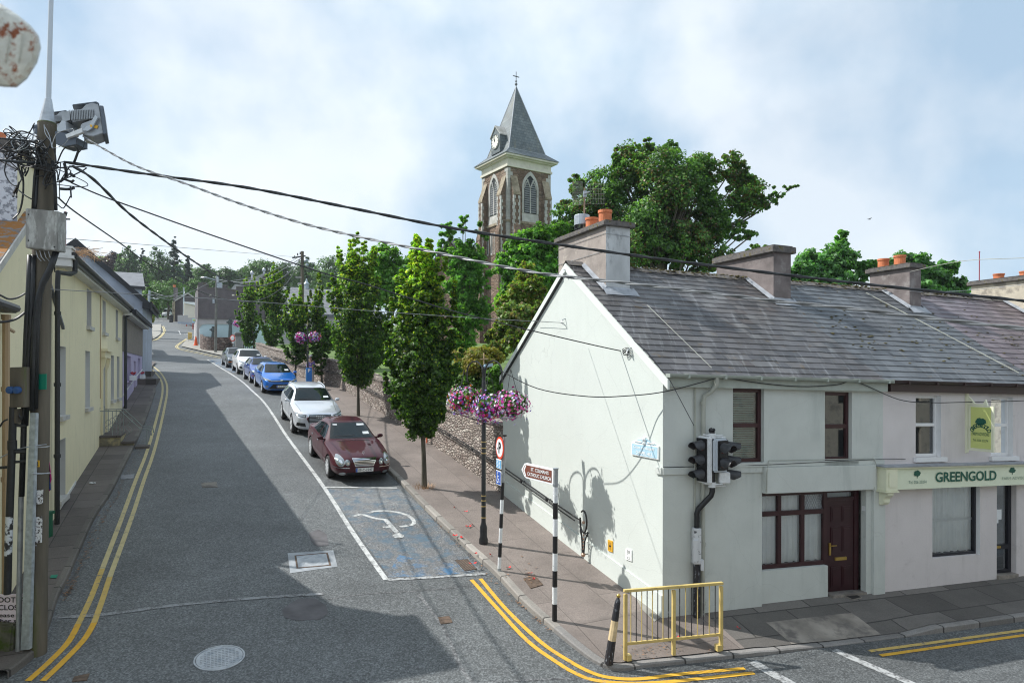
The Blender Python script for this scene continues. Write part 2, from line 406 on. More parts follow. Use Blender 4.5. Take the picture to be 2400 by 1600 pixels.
road_paint('yellow_paint_pale', (.55,.47,.25), (.55,.70), 8)
road_paint('yellow_paint_mid', (.58,.41,.12), (.54,.66), 8)
road_paint('blue_paint', (.075,.14,.20), (.32,.53), 2.2)
road_paint('blue_paint_strong', (.07,.18,.32), (.38,.52), 2.6)
def grid_sheet(name, xs, ys, zf, mat, mask=None, nofix=True):
  X, Y = np.meshgrid(xs, ys); Z = zf(X, Y); idx = np.arange(X.size).reshape(X.shape)
  me = bpy.data.meshes.new(name); fs = []
  for j in range(len(ys)-1):
    for i in range(len(xs)-1):
      if mask and not mask((xs[i]+xs[i+1])/2, (ys[j]+ys[j+1])/2): continue
      fs.append((int(idx[j,i]), int(idx[j,i+1]), int(idx[j+1,i+1]), int(idx[j+1,i])))
  me.from_pydata(np.stack([X, Y, Z], -1).reshape(-1, 3).tolist(), [], fs)
  bm = bmesh.new(); bm.from_mesh(me); bmesh.ops.delete(bm, geom=[v for v in bm.verts if not v.link_faces], context='VERTS'); bm.to_mesh(me); bm.free()
  me.polygons.foreach_set('use_smooth', [True]*len(me.polygons))
  return struct(add(name, me, mat))
def steps(*seg):
  out = []
  for a, b, s in seg: out += list(np.arange(a, b, s))
  return out + [seg[-1][1]]
gx = steps((-900,-100,40),(-100,-40,5),(-40,30,2.5),(30,100,10),(100,900,50)); gy = steps((-60,0,20),(0,60,2),(60,250,6),(250,1400,40))
grid_sheet('ground', gx, gy, lambda x, y: g(x, y)-.12, MATS['grass'])
def road_mask(x, y):
  if y < 33: return -62 < x < 75
  if y < 76: return -62 < x < 22
  t = min(1, (y-76)/80); px = 1200+1600*x/y
  return 285+70*t < px < 610-200*t
grid_sheet('road', steps((-120,-40,1.5),(-40,-26,1),(-26,22,.45),(22,76,3)), steps((-30,2,4),(2,32,.45),(32,76,.9),(76,230,2)), lambda x, y: g(x, y), MATS['asphalt'], road_mask)
# far hillside with its field
hx = steps((-700,300,25)); hy = steps((230,1000,25))
def hillz(x, y):
  return g(x, y)-.3 + 42*np.exp(-((x+245)/95)**2)*np.clip((y-235)/170, 0, 1)
grid_sheet('hillside', hx, hy, hillz, MATS['far_field'])
# plan polylines
PARK = [G(*p) for p in ((486,844),(537,875),(581.5,908),(623,949),(680,1034),(759.4,1142),(823,1241),(906,1359))]
def offset_line(pts, d):
  out = []
  for i, p in enumerate(pts):
    t = (pts[min(i+1, len(pts)-1)]-pts[max(i-1, 0)]); t = Vector((t.x, t.y, 0)).normalized(); n = Vector((t.y, -t.x, 0))
    out.append(p+n*d)
  return out
K0 = G(931.6, 1128); w_bay = (Vector((K0.x, K0.y))-Vector((G(757,1142).x, G(757,1142).y))).length
offl = offset_line(PARK, -w_bay)           # uphill part of the kerb, parallel to the parking line
KERB = [offl[0]+(offl[0]-offl[1])*.3] + offl[:5] + [G(*p) for p in ((931.6,1128),(982.6,1180.6),(1046,1243),(1097.4,1292),(1158,1346),(1223,1416),(1286,1470),
    (1350,1522),(1407,1560),(1455,1572),(1521,1563),(1644,1551),(1713,1542),(1759,1538),(1900,1520),(2046,1501),(2235,1477),(2400,1453))]
e = KERB[-1]-KERB[-3]; KERB.append(KERB[-1]+e); KERB.append(KERB[-1]+e*2)
GB = H(0, 7.5, 0);
WALLPX = [(600,845),(640,862),(700,884),(798,911),(887,964),(1014.5,1043.5)]
WALL = [G(*p, .1) for p in WALLPX] + [Vector((GB.x-.02, GB.y, 0))]
WLINE = WALL + [H(0,0,0), H(5.3,0,0), H(9.5,0,0), H(16,0,0)]
def nearest(pt, line, ext=.0):
  best = None; P = Vector((pt.x, pt.y))
  for a, b in zip(line, line[1:]):
    A, B = Vector((a.x, a.y)), Vector((b.x, b.y)); t = max(0, min(1, (P-A).dot(B-A)/(B-A).length_squared)); q = A+(B-A)*t
    if best is None or (q-P).length < best[0]: best = ((q-P).length, q)
  return best[1]
def densify(pts, step=.5, curve=True):
  if curve: pts = spline([Vector((p.x, p.y, 0)) for p in pts], 5)
  out = [Vector((pts[0].x, pts[0].y, 0))]
  for a, b in zip(pts, pts[1:]):
    a = Vector((a.x, a.y, 0)); b = Vector((b.x, b.y, 0)); n = max(1, int((b-a).length/step))
    out += [a.lerp(b, (k+1)/n) for k in range(n)]
  return out
KD = densify(KERB, .5)
def kerb_line(name, pts, h, w, mat, side, drop=None):
  """kerb stones along pts; side=+1: pavement to the right of the direction of travel"""
  mb = MB(); rows = []
  nrm = []
  for i, p in enumerate(pts):
    t = (pts[min(i+1, len(pts)-1)]-pts[max(i-1, 0)]).normalized(); nrm.append(Vector((t.y, -t.x, 0))*side)
  for i, p in enumerate(pts):
    z = gz(p.x, p.y); hh = drop(i, p) if drop else h; n = nrm[i]
    row = []
    for o, zz in ((0, -.1), (.005, hh-.02), (.03, hh), (w, hh)):
      q = p+n*o; row.append(mb.p(q.x, q.y, z+zz))
    rows.append(row)
  for a, b in zip(rows, rows[1:]):
    for k in range(3): mb.face((a[k], b[k], b[k+1], a[k+1]))
  return struct(mb.build(name, mat))
def ruled(name, A, B, z_off, mat, n=5):
  mb = MB(); rows = []
  for a, b in zip(A, B):
    row = []
    for k in range(n+1):
      t = k/n; x = a.x+(b.x-a.x)*t; y = a.y+(b.y-a.y)*t
      zo = z_off(a, t) if callable(z_off) else z_off
      row.append(mb.p(x, y, gz(x, y)+zo))
    rows.append(row)
  for r0, r1 in zip(rows, rows[1:]):
    for k in range(n): mb.face((r0[k], r1[k], r1[k+1], r0[k+1]))
  return struct(mb.build(name, mat, smooth=True))
def kdrop(i, p):
  a = ((Vector((p.x, p.y))-HC).dot(HU))
  if a < 1.2: return float(np.interp(p.y, [11.3, 12.8], [.07, .115]))
  return float(np.interp(a, [1.2, 2.0, 2.7, 4.3, 5.0], [.07, .055, .03, .03, .115]))
hill_k = [p for p in KD if (p-KD[0]).length < (G(1286,1470)-KD[0]).length]
nh = len(hill_k)
main_k = KD[nh-1:]
kerb_line('kerb', hill_k, .115, .15, MATS['kerb_stone'], -1, kdrop)
kerb_line('kerb_main_street', main_k, .115, .17, MATS['kerb_stone_main'], -1, kdrop)
def inner(p, pts, i, w):
  t = (pts[min(i+1, len(pts)-1)]-pts[max(i-1, 0)]).normalized(); return p-Vector((t.y, -t.x, 0))*w
IN = [inner(p, KD, i, .145) for i, p in enumerate(KD)]
WD = [nearest(p, WLINE) for p in KD]; WD = [Vector((q.x, q.y, 0))+(Vector((q.x, q.y, 0))-p).normalized()*.12 for q, p in zip(WD, KD)]
zo = lambda a, t: (kdrop(0, a)-.004)*(1-min(1, t*2.5))+.108*min(1, t*2.5)
ruled('footpath', IN[:nh], WD[:nh], zo, MATS['hill_paving'])
ic = next(i for i, p in enumerate(KD) if i > nh and (Vector((p.x, p.y))-HC).dot(HU) > .9)
ruled('footpath_corner', IN[nh-1:ic+1], WD[nh-1:ic+1], zo, MATS['corner_paving'])
ruled('footpath_main_street', IN[ic:], WD[ic:], zo, MATS['main_paving'])
# left-hand footpath
LK = [G(*p) for p in ((20,1592),(60,1562),(96,1525),(118,1470),(137,1408),(158,1367),(187.5,1298),(225,1215),(260,1162),(293,1097),(325,1030),(347,975),(360,935),(366,908),(352,880),(338,862),(330,852))]
LKD = densify(LK, .5)
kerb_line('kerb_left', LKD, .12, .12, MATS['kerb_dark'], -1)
LI = [inner(p, LKD, i, .115) for i, p in enumerate(LKD)]
def lproj(p):
  P = Vector((p.x, p.y)); c = (P-LO).dot(LW); q = LO+LW*c-LN*.15; return Vector((q.x, q.y, 0))
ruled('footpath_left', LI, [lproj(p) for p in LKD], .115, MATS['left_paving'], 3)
def ribbon(name, pts, w, mat, off=.008, world=False, n=5, curve=True):
  P = pts if world else [G(*p) for p in pts]
  P = densify(P, .35, curve and len(P) > 2); mb = MB(); rows = []
  for i, p in enumerate(P):
    t = (P[min(i+1, len(P)-1)]-P[max(i-1, 0)]).normalized(); nn = Vector((t.y, -t.x, 0))
    rows.append([mb.p(p.x+nn.x*o*w/2, p.y+nn.y*o*w/2, gz(p.x+nn.x*o*w/2, p.y+nn.y*o*w/2)+off) for o in (-1, 1)])
  for a, b in zip(rows, rows[1:]): mb.face((a[0], b[0], b[1], a[1]))
  return struct(mb.build(name, mat))
def sheet(name, pts, mat, off=.006, world=False, cuts=3, base=0):
  P = pts if world else [G(*p, base) for p in pts]
  bm = bmesh.new(); f = bm.faces.new([bm.verts.new((p.x, p.y, 0)) for p in P]); bmesh.ops.triangulate(bm, faces=[f])
  if cuts: bmesh.ops.subdivide_edges(bm, edges=bm.edges[:], cuts=cuts, use_grid_fill=True)
  for v in bm.verts: v.co.z = gz(v.co.x, v.co.y)+off
  bmesh.ops.recalc_face_normals(bm, faces=bm.faces)
  for f in bm.faces:
    if f.normal.z < 0: f.normal_flip()
  me = bpy.data.meshes.new(name); bm.to_mesh(me); bm.free(); return struct(add(name, me, mat))
# road markings
lo_ = [(67,1598),(115,1555),(161,1507),(185,1464),(212,1408),(241,1335),(282,1227),(320,1124),(347,1053.5),(374,956),(381,920),(379,897),(368.6,880),(350,863),(333,850)]
li_ = [(102,1598),(150,1552),(198,1501),(222,1461),(241,1408),(258.5,1354),(309,1216),(339,1124),(363,1053.5),(386,956),(392,915),(387.5,893),(376,875),(357,859),(339,849)]
for q in (lo_, li_):
  ribbon('road_marking_yellow', q[:4], .095, MATS['yellow_paint_fresh']); ribbon('road_marking_yellow', q[3:6], .095, MATS['yellow_paint_mid'], .009); ribbon('road_marking_yellow', q[5:], .095, MATS['yellow_paint_pale'], .010)
ribbon('road_marking_yellow', [(1106,1358.5),(1167,1426),(1237,1501),(1312,1555),(1348,1576),(1390,1592),(1460,1600),(1533,1599),(1635,1590),(1769,1575.5)], .085, MATS['yellow_paint_fresh'])
ribbon('road_marking_yellow', [(1127,1356),(1186,1426),(1265,1501),(1335,1548),(1387,1575),(1431,1587),(1499,1590),(1601,1578),(1747,1565)], .085, MATS['yellow_paint_fresh'])
ribbon('road_marking_yellow', [(2039,1524),(2400,1474),(2600,1447)], .085, MATS['yellow_paint_mid'])
ribbon('road_marking_yellow', [(2065,1534),(2400,1486),(2600,1459)], .085, MATS['yellow_paint_fresh'])
ribbon('road_marking_white', PARK, .11, MATS['white_paint'], world=True)
ribbon('road_marking_white', [(910,1359),(1000,1354),(1139,1345)], .10, MATS['white_paint_worn'], .010)
ribbon('road_marking_white', [(764,1142.5),(931.6,1144)], .10, MATS['white_paint'], .010)
ribbon('road_marking_white', [(1764,1549),(1854,1600),(1900,1625)], .20, MATS['white_paint_worn'])
ribbon('road_marking_white', [(1957,1521),(2100,1583),(2160,1610)], .17, MATS['white_paint_worn'])
ribbon('road_marking_faded', [(125,1449),(241,1442),(400,1421),(520,1409),(634,1400),(760,1392)], .10, MATS['white_paint_faint'])
road_paint('tar_seam', (.045,.047,.05), (.36,.54), 4)
for q in ([(1146,1368),(1000,1383),(860,1392),(770,1404)],[(1010,1610),(1180,1596),(1330,1590),(1440,1600)],[(1560,1600),(1700,1597),(1800,1590)],[(980,1390),(1040,1470),(1080,1560),(1110,1600)]):
  ribbon('road_seam', q, .045 if q[0][0] > 1000 else .06, MATS['tar_seam'], .004)
# blue disabled bay with its wheelchair sign
bay = [(766,1146),(935,1147),(985,1185),(1046,1250),(1094,1300),(1132,1342),(915,1355)]
sheet('bay_paint', bay, MATS['blue_paint'], .0045, cuts=5)
sheet('bay_paint_blue', [(908,1352),(935,1300),(1010,1318),(1060,1300),(1080,1344),(1000,1351)], MATS['blue_paint_strong'], .0055)
ribbon('road_marking_wheelchair', [(863,1203),(880.6,1199),(903,1198),(931.6,1201),(957,1209),(970,1220.5),(966.7,1230),(938,1235)], .10, MATS['white_paint'], .011)
ribbon('road_marking_wheelchair', [(829.6,1211),(848.7,1206.8),(877.4,1215),(906,1219)], .10, MATS['white_paint'], .012)
ribbon('road_marking_wheelchair', [(903,1217),(934.8,1253)], .12, MATS['white_paint'], .013)
ribbon('road_marking_wheelchair', [(898,1236.4),(925,1235)], .08, MATS['white_paint'], .014)
hd = G(934,1257); sheet('road_marking_wheelchair', [Vector((hd.x+.14*math.cos(k*.6283), hd.y+.14*math.sin(k*.6283), 0)) for k in range(10)], MATS['white_paint'], .015, world=True, cuts=0)
bk = [PARK[0], G(500,838), G(560,838), G(640,850)]
sheet('bay_paint_far', [(490,845),(524,842),(575,858),(590,880),(535,872)], MATS['blue_paint_strong'], .009)
# far yellow lines, zebra, centre dashes
for d in (0, 4):
  ribbon('road_marking_yellow', [(340,800.6+d*.6),(364+d,797.6),(379+d*.8,786),(383.6+d*.8,776),(379+d,766)], .13, MATS['yellow_paint_pale'], .03)
  ribbon('road_marking_yellow', [(438-d*.6,796),(418-d,811),(419-d,818),(436,821.5+d*.7),(477,830+d*.7),(516,838+d*.7)], .11, MATS['yellow_paint_pale'], .025)
for k in range(5): ribbon('road_marking_white', [(358+k*9.2,754.0),(363.5+k*9.2,754.4)], .8, MATS['white_paint'], .035)
ribbon('road_marking_white', [(419,777),(423,786)], .14, MATS['white_paint'], .03)
for k in range(5): ribbon('road_marking_white', [(428+k*5.5,783.5+k*.6),(431+k*5.5,784+k*.6)], .4, MATS['white_paint'], .03)
# repairs, patches
sheet('road_patch', [(681,1415),(700,1404),(738,1402),(765,1418),(770,1438),(752,1452),(700,1455),(668,1448),(662,1430)], MATS['old_patch'], .005)
sheet('road_patch', [(724,1250),(748,1241),(766,1252),(772,1278),(745,1282),(730,1270)], MATS['old_patch'], .005)
sheet('road_patch', [(675,1297),(782,1290),(792,1328),(681,1344)], MATS['patch_pale'], .005)
sheet('footpath_far', [(350,764),(378,762),(376,786),(362,796),(340,800)], MATS['cement_smooth'], .10)
sheet('footpath_far', [(437,799),(458,803),(470,815),(548,823),(560,822),(600,833),(592,842),(520,836),(478,827),(440,818),(424,814)], MATS['cement_smooth'], .10)
sheet('footpath_patch', [(1462,1356),(1480,1352),(1551,1440),(1560,1452),(1535,1470),(1505,1440)], MATS['cement_smooth'], .116, cuts=1)
sheet('footpath_patch', [(1500,1500),(1560,1460),(1640,1470),(1660,1500),(1600,1522),(1520,1530)], MATS['pale_concrete'], .088, cuts=1)
ai = [i for i, p in enumerate(KD) if i >= ic and 1.7 < (Vector((p.x, p.y))-HC).dot(HU) < 4.5]
fr_ = .50
ruled('footpath_apron', IN[ai[0]:ai[-1]], [a.lerp(b, fr_) for a, b in zip(IN[ai[0]:ai[-1]], WD[ai[0]:ai[-1]])], lambda a, t: zo(a, t*fr_)+.006, MATS['pale_concrete'], 4)
# churchyard behind the retaining wall
yd = []; A = [Vector((p.x, p.y, 0)) for p in WALL]; A[0] = A[0]+(A[0]-A[1])*.5
mb = MB(); rows = []
for i, p in enumerate(A):
  zt = gz(p.x, p.y)+1.15; row = []
  for d in (.25, 2, 5, 10, 20, 45): q = p+Vector((.93,.37,0))*d; row.append(mb.p(q.x, q.y, zt+min(d, 10)*.06))
  rows.append(row)
for a, b in zip(rows, rows[1:]):
  for k in range(5): mb.face((a[k], b[k], b[k+1], a[k+1]))
struct(mb.build('churchyard_ground', MATS['grass'], smooth=True))
# ------------------------------------------------------------------ covers and drains
def cover(name, label, px, mat_, hw=None, off=.012, frame=None, group=None):
  P = [G(*p) for p in px]; c = sum(P, Vector())/4
  t = thing(name, label, 'cover', (c.x, c.y, gz(c.x, c.y)))
  if group: t['group'] = group
  def ring(s, o): return [Vector((c.x+(p.x-c.x)*s, c.y+(p.y-c.y)*s, gz(c.x+(p.x-c.x)*s, c.y+(p.y-c.y)*s)+o)) for p in P]
  m = MB(); a = ring(1, off); b = ring(.9, off);
  for k in range(4): m.prism([a[k], a[(k+1)%4], b[(k+1)%4], b[k]], (0,0,-.03))
  m.build('frame', frame or mat_, t)
  m = MB(); m.prism(ring(.885, off-.001), (0,0,-.02)); m.build('lid', mat_, t)
  return t, c, P
c = G(516,1542); r = .335
t = thing('manhole_cover', 'large round cast iron manhole cover with studded surface in the road', 'manhole cover', (c.x, c.y, gz(c.x, c.y)))
sl = math.atan2(gz(c.x, c.y+.3)-gz(c.x, c.y-.3), .6); nrm = Vector((-(gz(c.x+.3,c.y)-gz(c.x-.3,c.y))/.6, -math.tan(sl), 1)).normalized()
zc = c+nrm*.006; rr = abs((G(574,1542)-G(458,1542)).length)/2
m = MB(); m.lathe(zc, [(rr,-.03),(rr,.004),(rr*.93,.006),(rr*.92,-.01),(0,-.012)], 40, nrm); m.build('frame', MATS['steel_pale'], t)
m = MB(); m.lathe(zc, [(rr*.905,-.03),(rr*.905,.003),(0,.003)], 40, nrm)
q = nrm.to_track_quat('Z','Y'); ux, uy = q@Vector((1,0,0)), q@Vector((0,1,0))
for i in range(-6,7):
  for j in range(-6,7):
    if i*i+j*j < 34:
      a = zc+ux*i*rr*.14+uy*j*rr*.14; m.obox(a+nrm*.005, ux, uy, nrm, rr*.045, rr*.03, .005)
m.build('lid', MATS['steel_pale'], t)
cover('access_cover', 'rectangular steel access cover set in a smooth grey patch in the road', [(691,1303),(769,1296),(777,1326),(696,1333)], MATS['steel_pale'], frame=MATS['cast_iron_brown'])
cover('hydrant_cover', 'small pale rectangular cover in the middle of the uphill lane', [(472,1133),(508,1131),(511,1143),(474,1144)], MATS['pale_concrete'])
cover('water_cover', 'small pale metal cover beside the left kerb, close to the yellow lines', [(284.5,1116),(316,1112),(313,1123),(284,1125)], MATS['cast_iron'])
cover('stopcock_cover', 'tiny rusty square cover alone in the road near the corner', [(1028,1447),(1054,1444),(1062,1459),(1034,1463)], MATS['cast_iron_brown'])
cover('pavement_cover', 'rusty square cover set in the right-hand footpath between two striped posts', [(1228,1368),(1255,1362),(1274,1383),(1245,1392)], MATS['cast_iron_brown'], off=.125)
cover('corner_road_cover', 'rusty cover at the bottom edge beside the left yellow lines', [(175,1588),(212,1580),(205,1596),(170,1600)], MATS['cast_iron_brown'])
cover('door_drain', 'dark square drain sunk in the pavement before the maroon door', [(1981,1409),(2003,1402),(2022,1411),(2000,1417)], MATS['drain_dark'], off=.128, frame=MATS['pale_concrete'])
# gully grating with blue paint
t, c, P = cover('gully_grate', 'slotted drain grating in a blue painted frame at the end of the parking bay', [(1063,1312),(1098,1309),(1124,1337),(1090,1342)], MATS['drain_dark'], frame=MATS['blue_paint_strong'], off=.016)
m = MB()
for k in range(9):
  u_ = .12+.095*k; a = P[0].lerp(P[1], u_); b = P[3].lerp(P[2], u_)
  a2, b2 = a.lerp(b, .1), a.lerp(b, .9); m.tube([a2+Vector((0,0,.018)), b2+Vector((0,0,.018))], .008, 4)
m.build('bars', MATS['cast_iron_brown'], t)
# fallen petals and leaves
rnd = random.Random(3)
m = MB(); m.nofix = True
for px, py, s in ((1066,1256,.05),(1081,1261,.05),(1100,1235,.05),(1104,1230,.04),(1116,1298,.04),(1108,1322,.06),(1190,1331,.05),(1240,1343,.045),(1251,1357,.03),(1094,1200,.03),(1590,1494,.03),(1066,1190,.03),(1735,1472,.03),(1150,1300,.03)):
  p = G(px, py, .12);
  for k in range(3):
    a = rnd.random()*6.28; q = p+Vector((rnd.uniform(-.03,.03), rnd.uniform(-.03,.03), .012))
    m.poly([q, q+Vector((math.cos(a)*s, math.sin(a)*s, .01)), q+Vector((math.cos(a+.8)*s*1.3, math.sin(a+.8)*s*1.3, .03)), q+Vector((math.cos(a+1.6)*s, math.sin(a+1.6)*s, .012))])
tag(m.build('fallen_petals', pbr('petal_red', (.65,.02,.02), .6)), 'red petals fallen on the kerb and footpath below the flower baskets', 'petals', kind='stuff')
m = MB(); m.nofix = True
def litter(px, py, spread, n, off=.01, s=(.02,.05)):
  for _ in range(n):
    p = G(px+rnd.gauss(0, spread[0]), py+rnd.gauss(0, spread[1]), off); a = rnd.random()*6.28; L_ = rnd.uniform(*s)
    q = p+Vector((0,0,.012)); d = Vector((math.cos(a), math.sin(a), .1))*L_; w_ = Vector((-math.sin(a), math.cos(a), .15))*L_*.45
    m.poly([q-d, q-w_, q+d, q+w_])
for p, q in zip(LK[4:12], LK[5:13]):
  for k in range(60):
    t_ = rnd.random(); a = p.lerp(q, t_); px_, py_ = 1200+1600*a.x/a.y, 872-1600*a.z/a.y
    litter(px_+13, py_+2, (6,2), 1, s=(.015,.04))
for a, b in (((1000,1192),(1150,1345)),((1160,1360),(1300,1478))):
  for k in range(70): t_ = rnd.random(); litter(a[0]+(b[0]-a[0])*t_-7, a[1]+(b[1]-a[1])*t_, (3,2), 1, s=(.012,.035))
for k in range(60): t_ = rnd.random()**1.2; litter(1180-380*t_, 1160-245*t_+6, (8,4), 1, .12, (.015,.04))
litter(1237,1343,(3,2),3,.12,(.03,.06)); litter(1224,1302,(2,1),2,.12,(.03,.06)); litter(1240,1349,(20,15),14,.12); litter(1550,1520,(60,8),60,.1,(.01,.03))
tag(m.build('fallen_leaves', pbr('dry_leaf', (.24,.13,.07), .8, var=.5, vs=30)), 'dry brown leaves lying along the kerbs', 'leaves', kind='stuff')
# ------------------------------------------------------------------ terrace on the right
wall_mat('render_pale_green', (.60,.64,.605), (.50,.54,.50), .35, .03, cracks=.25)
wall_mat('render_grey_green', (.56,.59,.56), (.28,.33,.31), .5, .05, 2., cracks=.2)
wall_mat('render_lilac', (.66,.62,.615), (.38,.35,.34), .5, .04, 2., cracks=.2)
pbr('white_upvc', (.78,.79,.80), .35)
pbr('maroon_frame', (.040,.012,.015), .35, var=.2, vs=4)
pbr('dark_frame', (.012,.013,.02), .35)
pbr('gutter_green', (.36,.40,.36), .4, var=.12, vs=5)
pbr('gutter_brown', (.035,.018,.018), .35)
pbr('pipe_cream', (.38,.39,.34), .5, var=.15, vs=4)
pbr('cream_fascia', (.74,.80,.62), .5, var=.03, vs=3)
pbr('cream_trim', (.76,.77,.58), .5, var=.05, vs=3)
pbr('sign_green', (.008,.10,.065), .5)
pbr('sign_yellowgreen', (.60,.66,.22), .45, var=.03, vs=2)
pbr('terracotta', (.55,.17,.07), .75, var=.25, vs=6, bmp=.3)
pbr('chimney_render', (.30,.26,.235), .9, var=.22, vs=2.2, bmp=.6, bs=18, spots=(3.,.55,.66,(.42,.37,.32)))
pbr('chimney_pale', (.50,.52,.53), .9, var=.2, vs=2.5, bmp=.4, bs=18, spots=(3.2,.56,.68,(.22,.23,.24)), stretch=(1,1,.5))
pbr('chimney_dark', (.17,.145,.14), .9, var=.3, vs=3, bmp=.6, bs=20, spots=(2.4,.56,.7,(.27,.25,.24)))
pbr('chimney_cream', (.50,.45,.36), .9, var=.25, vs=2, bmp=.6, bs=14, spots=(2,.5,.62,(.28,.25,.21)))
pbr('cap_stone', (.13,.12,.115), .95, var=.45, vs=9, bmp=.8, bs=20, spots=(9,.55,.62,(.10,.085,.03)))
pbr('lead_flash', (.30,.32,.35), .6, var=.25, vs=6)
pbr('galvanised', (.42,.45,.48), .4, .6, var=.25, vs=7)
pbr('brass', (.60,.42,.12), .3, .9)
pbr('curtain_net', (.90,.93,.95), .8, var=.1, vs=2)
pbr('blind_green', (.20,.34,.30), .6, var=.1, vs=3)
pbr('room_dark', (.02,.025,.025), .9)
pbr('paper', (.75,.78,.80), .7)
pbr('black_paint', (.012,.013,.015), .38, var=.3, vs=9)
pbr('moss', (.10,.085,.03), .95, var=.5, vs=20, bmp=.8, bs=40)
slate_mat('slate_purple', [(.055,.056,.06),(.085,.082,.086),(.11,.107,.11),(.07,.066,.067),(.135,.133,.133),(.08,.07,.068)], .5, .7)
slate_mat('slate_grey', [(.072,.078,.088),(.092,.10,.108),(.112,.12,.13),(.084,.09,.098)], .35, .9)
slate_mat('slate_mauve', [(.11,.088,.10),(.14,.112,.125),(.175,.145,.16),(.10,.085,.09)], .2, .5)
# window glass that shows the room: dim reflective sheet
def glass(name, tint=(.75,.9,.9), alpha=.25):
  m, nt, b = mat0(name)
  gl = nd(nt, 'ShaderNodeBsdfGlossy', {'Color': (.9,.95,1,1), 'Roughness': .02}); tr = nd(nt, 'ShaderNodeBsdfTransparent', {'Color': c4(tint)})
  fr = nd(nt, 'ShaderNodeFresnel', {'IOR': 1.6}).outputs[0]
  f = nd(nt, 'ShaderNodeMath', {0: fr, 1: alpha}, operation='ADD').outputs[0]
  nt.links.new(nd(nt, 'ShaderNodeMixShader', {0: f, 1: tr.outputs[0], 2: gl.outputs[0]}).outputs[0], nt.nodes['Material Output'].inputs[0])
  MATS[name] = m; return m
glass('clear_glass', (.97,1,1), .10); glass('dim_glass', (.55,.65,.65), .22)
def slates(name, a0, a1, b0, b1, mat, parent, fnz, rows=20, sw=.30, seed=1, H=H, lift=.03):
  """individual slates on a slope from eaves b0 up to ridge b1"""
  rnd = random.Random(seed); V = [];
  for r in range(rows):
    t0, t1 = r/rows, (r+1.12)/rows
    t1 = min(t1, 1.0); x = a0-(.0 if r % 2 else sw/2)+rnd.uniform(-.02,.02)
    wob = [rnd.uniform(-.004,.004) for _ in range(3)]
    while x < a1:
      w = sw*rnd.uniform(.93, 1.07); xa, xb = max(x, a0), min(x+w-.006, a1)
      if xb-xa > .03:
        ba, bb = b0+(b1-b0)*t0, b0+(b1-b0)*t1; k = rnd.uniform(-.006,.006); l0 = lift+rnd.uniform(.002,.008); l1 = lift-.016
        P = [H(xa, ba+k, fnz(ba)+l0), H(xb, ba+k+rnd.uniform(-.004,.004), fnz(ba)+l0+rnd.uniform(-.003,.003)), H(xb, bb, fnz(bb)+l1), H(xa, bb, fnz(bb)+l1)]
        V.append(P)
        Q = [H(xa, ba+k, fnz(ba)+l0-.022), H(xb, ba+k, fnz(ba)+l0-.022), P[1], P[0]]; V.append(Q)
      x += w
  me = bpy.data.meshes.new(name); vs = []; fs = []
  i = 0
  while i < len(V):
    P, Q = V[i], V[i+1]; n = len(vs); vs += [tuple(p) for p in P]+[tuple(Q[0]), tuple(Q[1])]
    fs += [(n, n+1, n+2, n+3), (n+4, n+5, n+1, n)]; i += 2
  me.from_pydata(vs, [], fs); return add(name, me, mat, parent)
def window(par, fn, hole, depth, fmat, rails=(), mulls=(), fw=.055, backing=None, name='window', gm='clear_glass', sill=None, split=None):
  """frame + pane (+ curtain or blind) standing at 'depth' inside an opening"""
  a, b, c, d = hole; m = MB(fn)
  D0, D1 = depth-.05, depth+.01
  m.box(a, a+fw, D0, D1, c, d); m.box(b-fw, b, D0, D1, c, d); m.box(a+fw, b-fw, D0, D1, c, c+fw); m.box(a+fw, b-fw, D0, D1, d-fw, d)
  for r in rails: m.box(a+fw, b-fw, D0-.004, D1, r-fw*.55, r+fw*.55)
  for q in mulls: m.box(q-fw*.5, q+fw*.5, D0-.002, D1, c+fw, d-fw)
  w = m.build(name, fmat, par, bevel=.004)
  m = MB(fn); m.poly([(a+fw, depth-.012, c+fw), (b-fw, depth-.012, c+fw), (b-fw, depth-.012, d-fw), (a+fw, depth-.012, d-fw)]); m.build('pane', MATS[gm], w)
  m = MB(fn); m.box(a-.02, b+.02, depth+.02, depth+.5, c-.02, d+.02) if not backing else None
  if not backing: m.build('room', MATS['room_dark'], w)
  else: backing(w, fn, (a+fw*.5, b-fw*.5, c+fw*.5, d-fw*.5), depth+.06)
  return w
def net_curtain(w, fn, h, D, gap=0):
  a, b, c, d = h; m = MB(fn); n = int((b-a)/.018); rows = [[], []]
  for i in range(n+1):
    t = a+(b-a)*i/n; dd = D+.018*math.sin(i*1.05)+.01*math.sin(i*.37)
    rows[0].append(m.p(t, dd, c+.03+.01*math.sin(i*.6))); rows[1].append(m.p(t, dd, d))
  for i in range(n): m.face((rows[0][i], rows[0][i+1], rows[1][i+1], rows[1][i]))
  m.build('curtain', MATS['curtain_net'], w, smooth=True)
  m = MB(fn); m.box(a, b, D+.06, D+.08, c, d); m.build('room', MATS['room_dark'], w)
def slat_blind(w, fn, h, D):
  a, b, c, d = h; m = MB(fn); z = c+.02
  while z < d:
    m.poly([(a, D, z), (b, D, z), (b, D+.02, z+.028), (a, D+.02, z+.028)]); z += .045
  m.build('blind', MATS['blind_green'], w)
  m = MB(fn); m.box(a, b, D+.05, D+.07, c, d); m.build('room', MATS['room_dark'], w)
zr = lambda b: RZ*b
zrb = lambda b: RZ*(7.44-b)
ROOF_Z = -.05
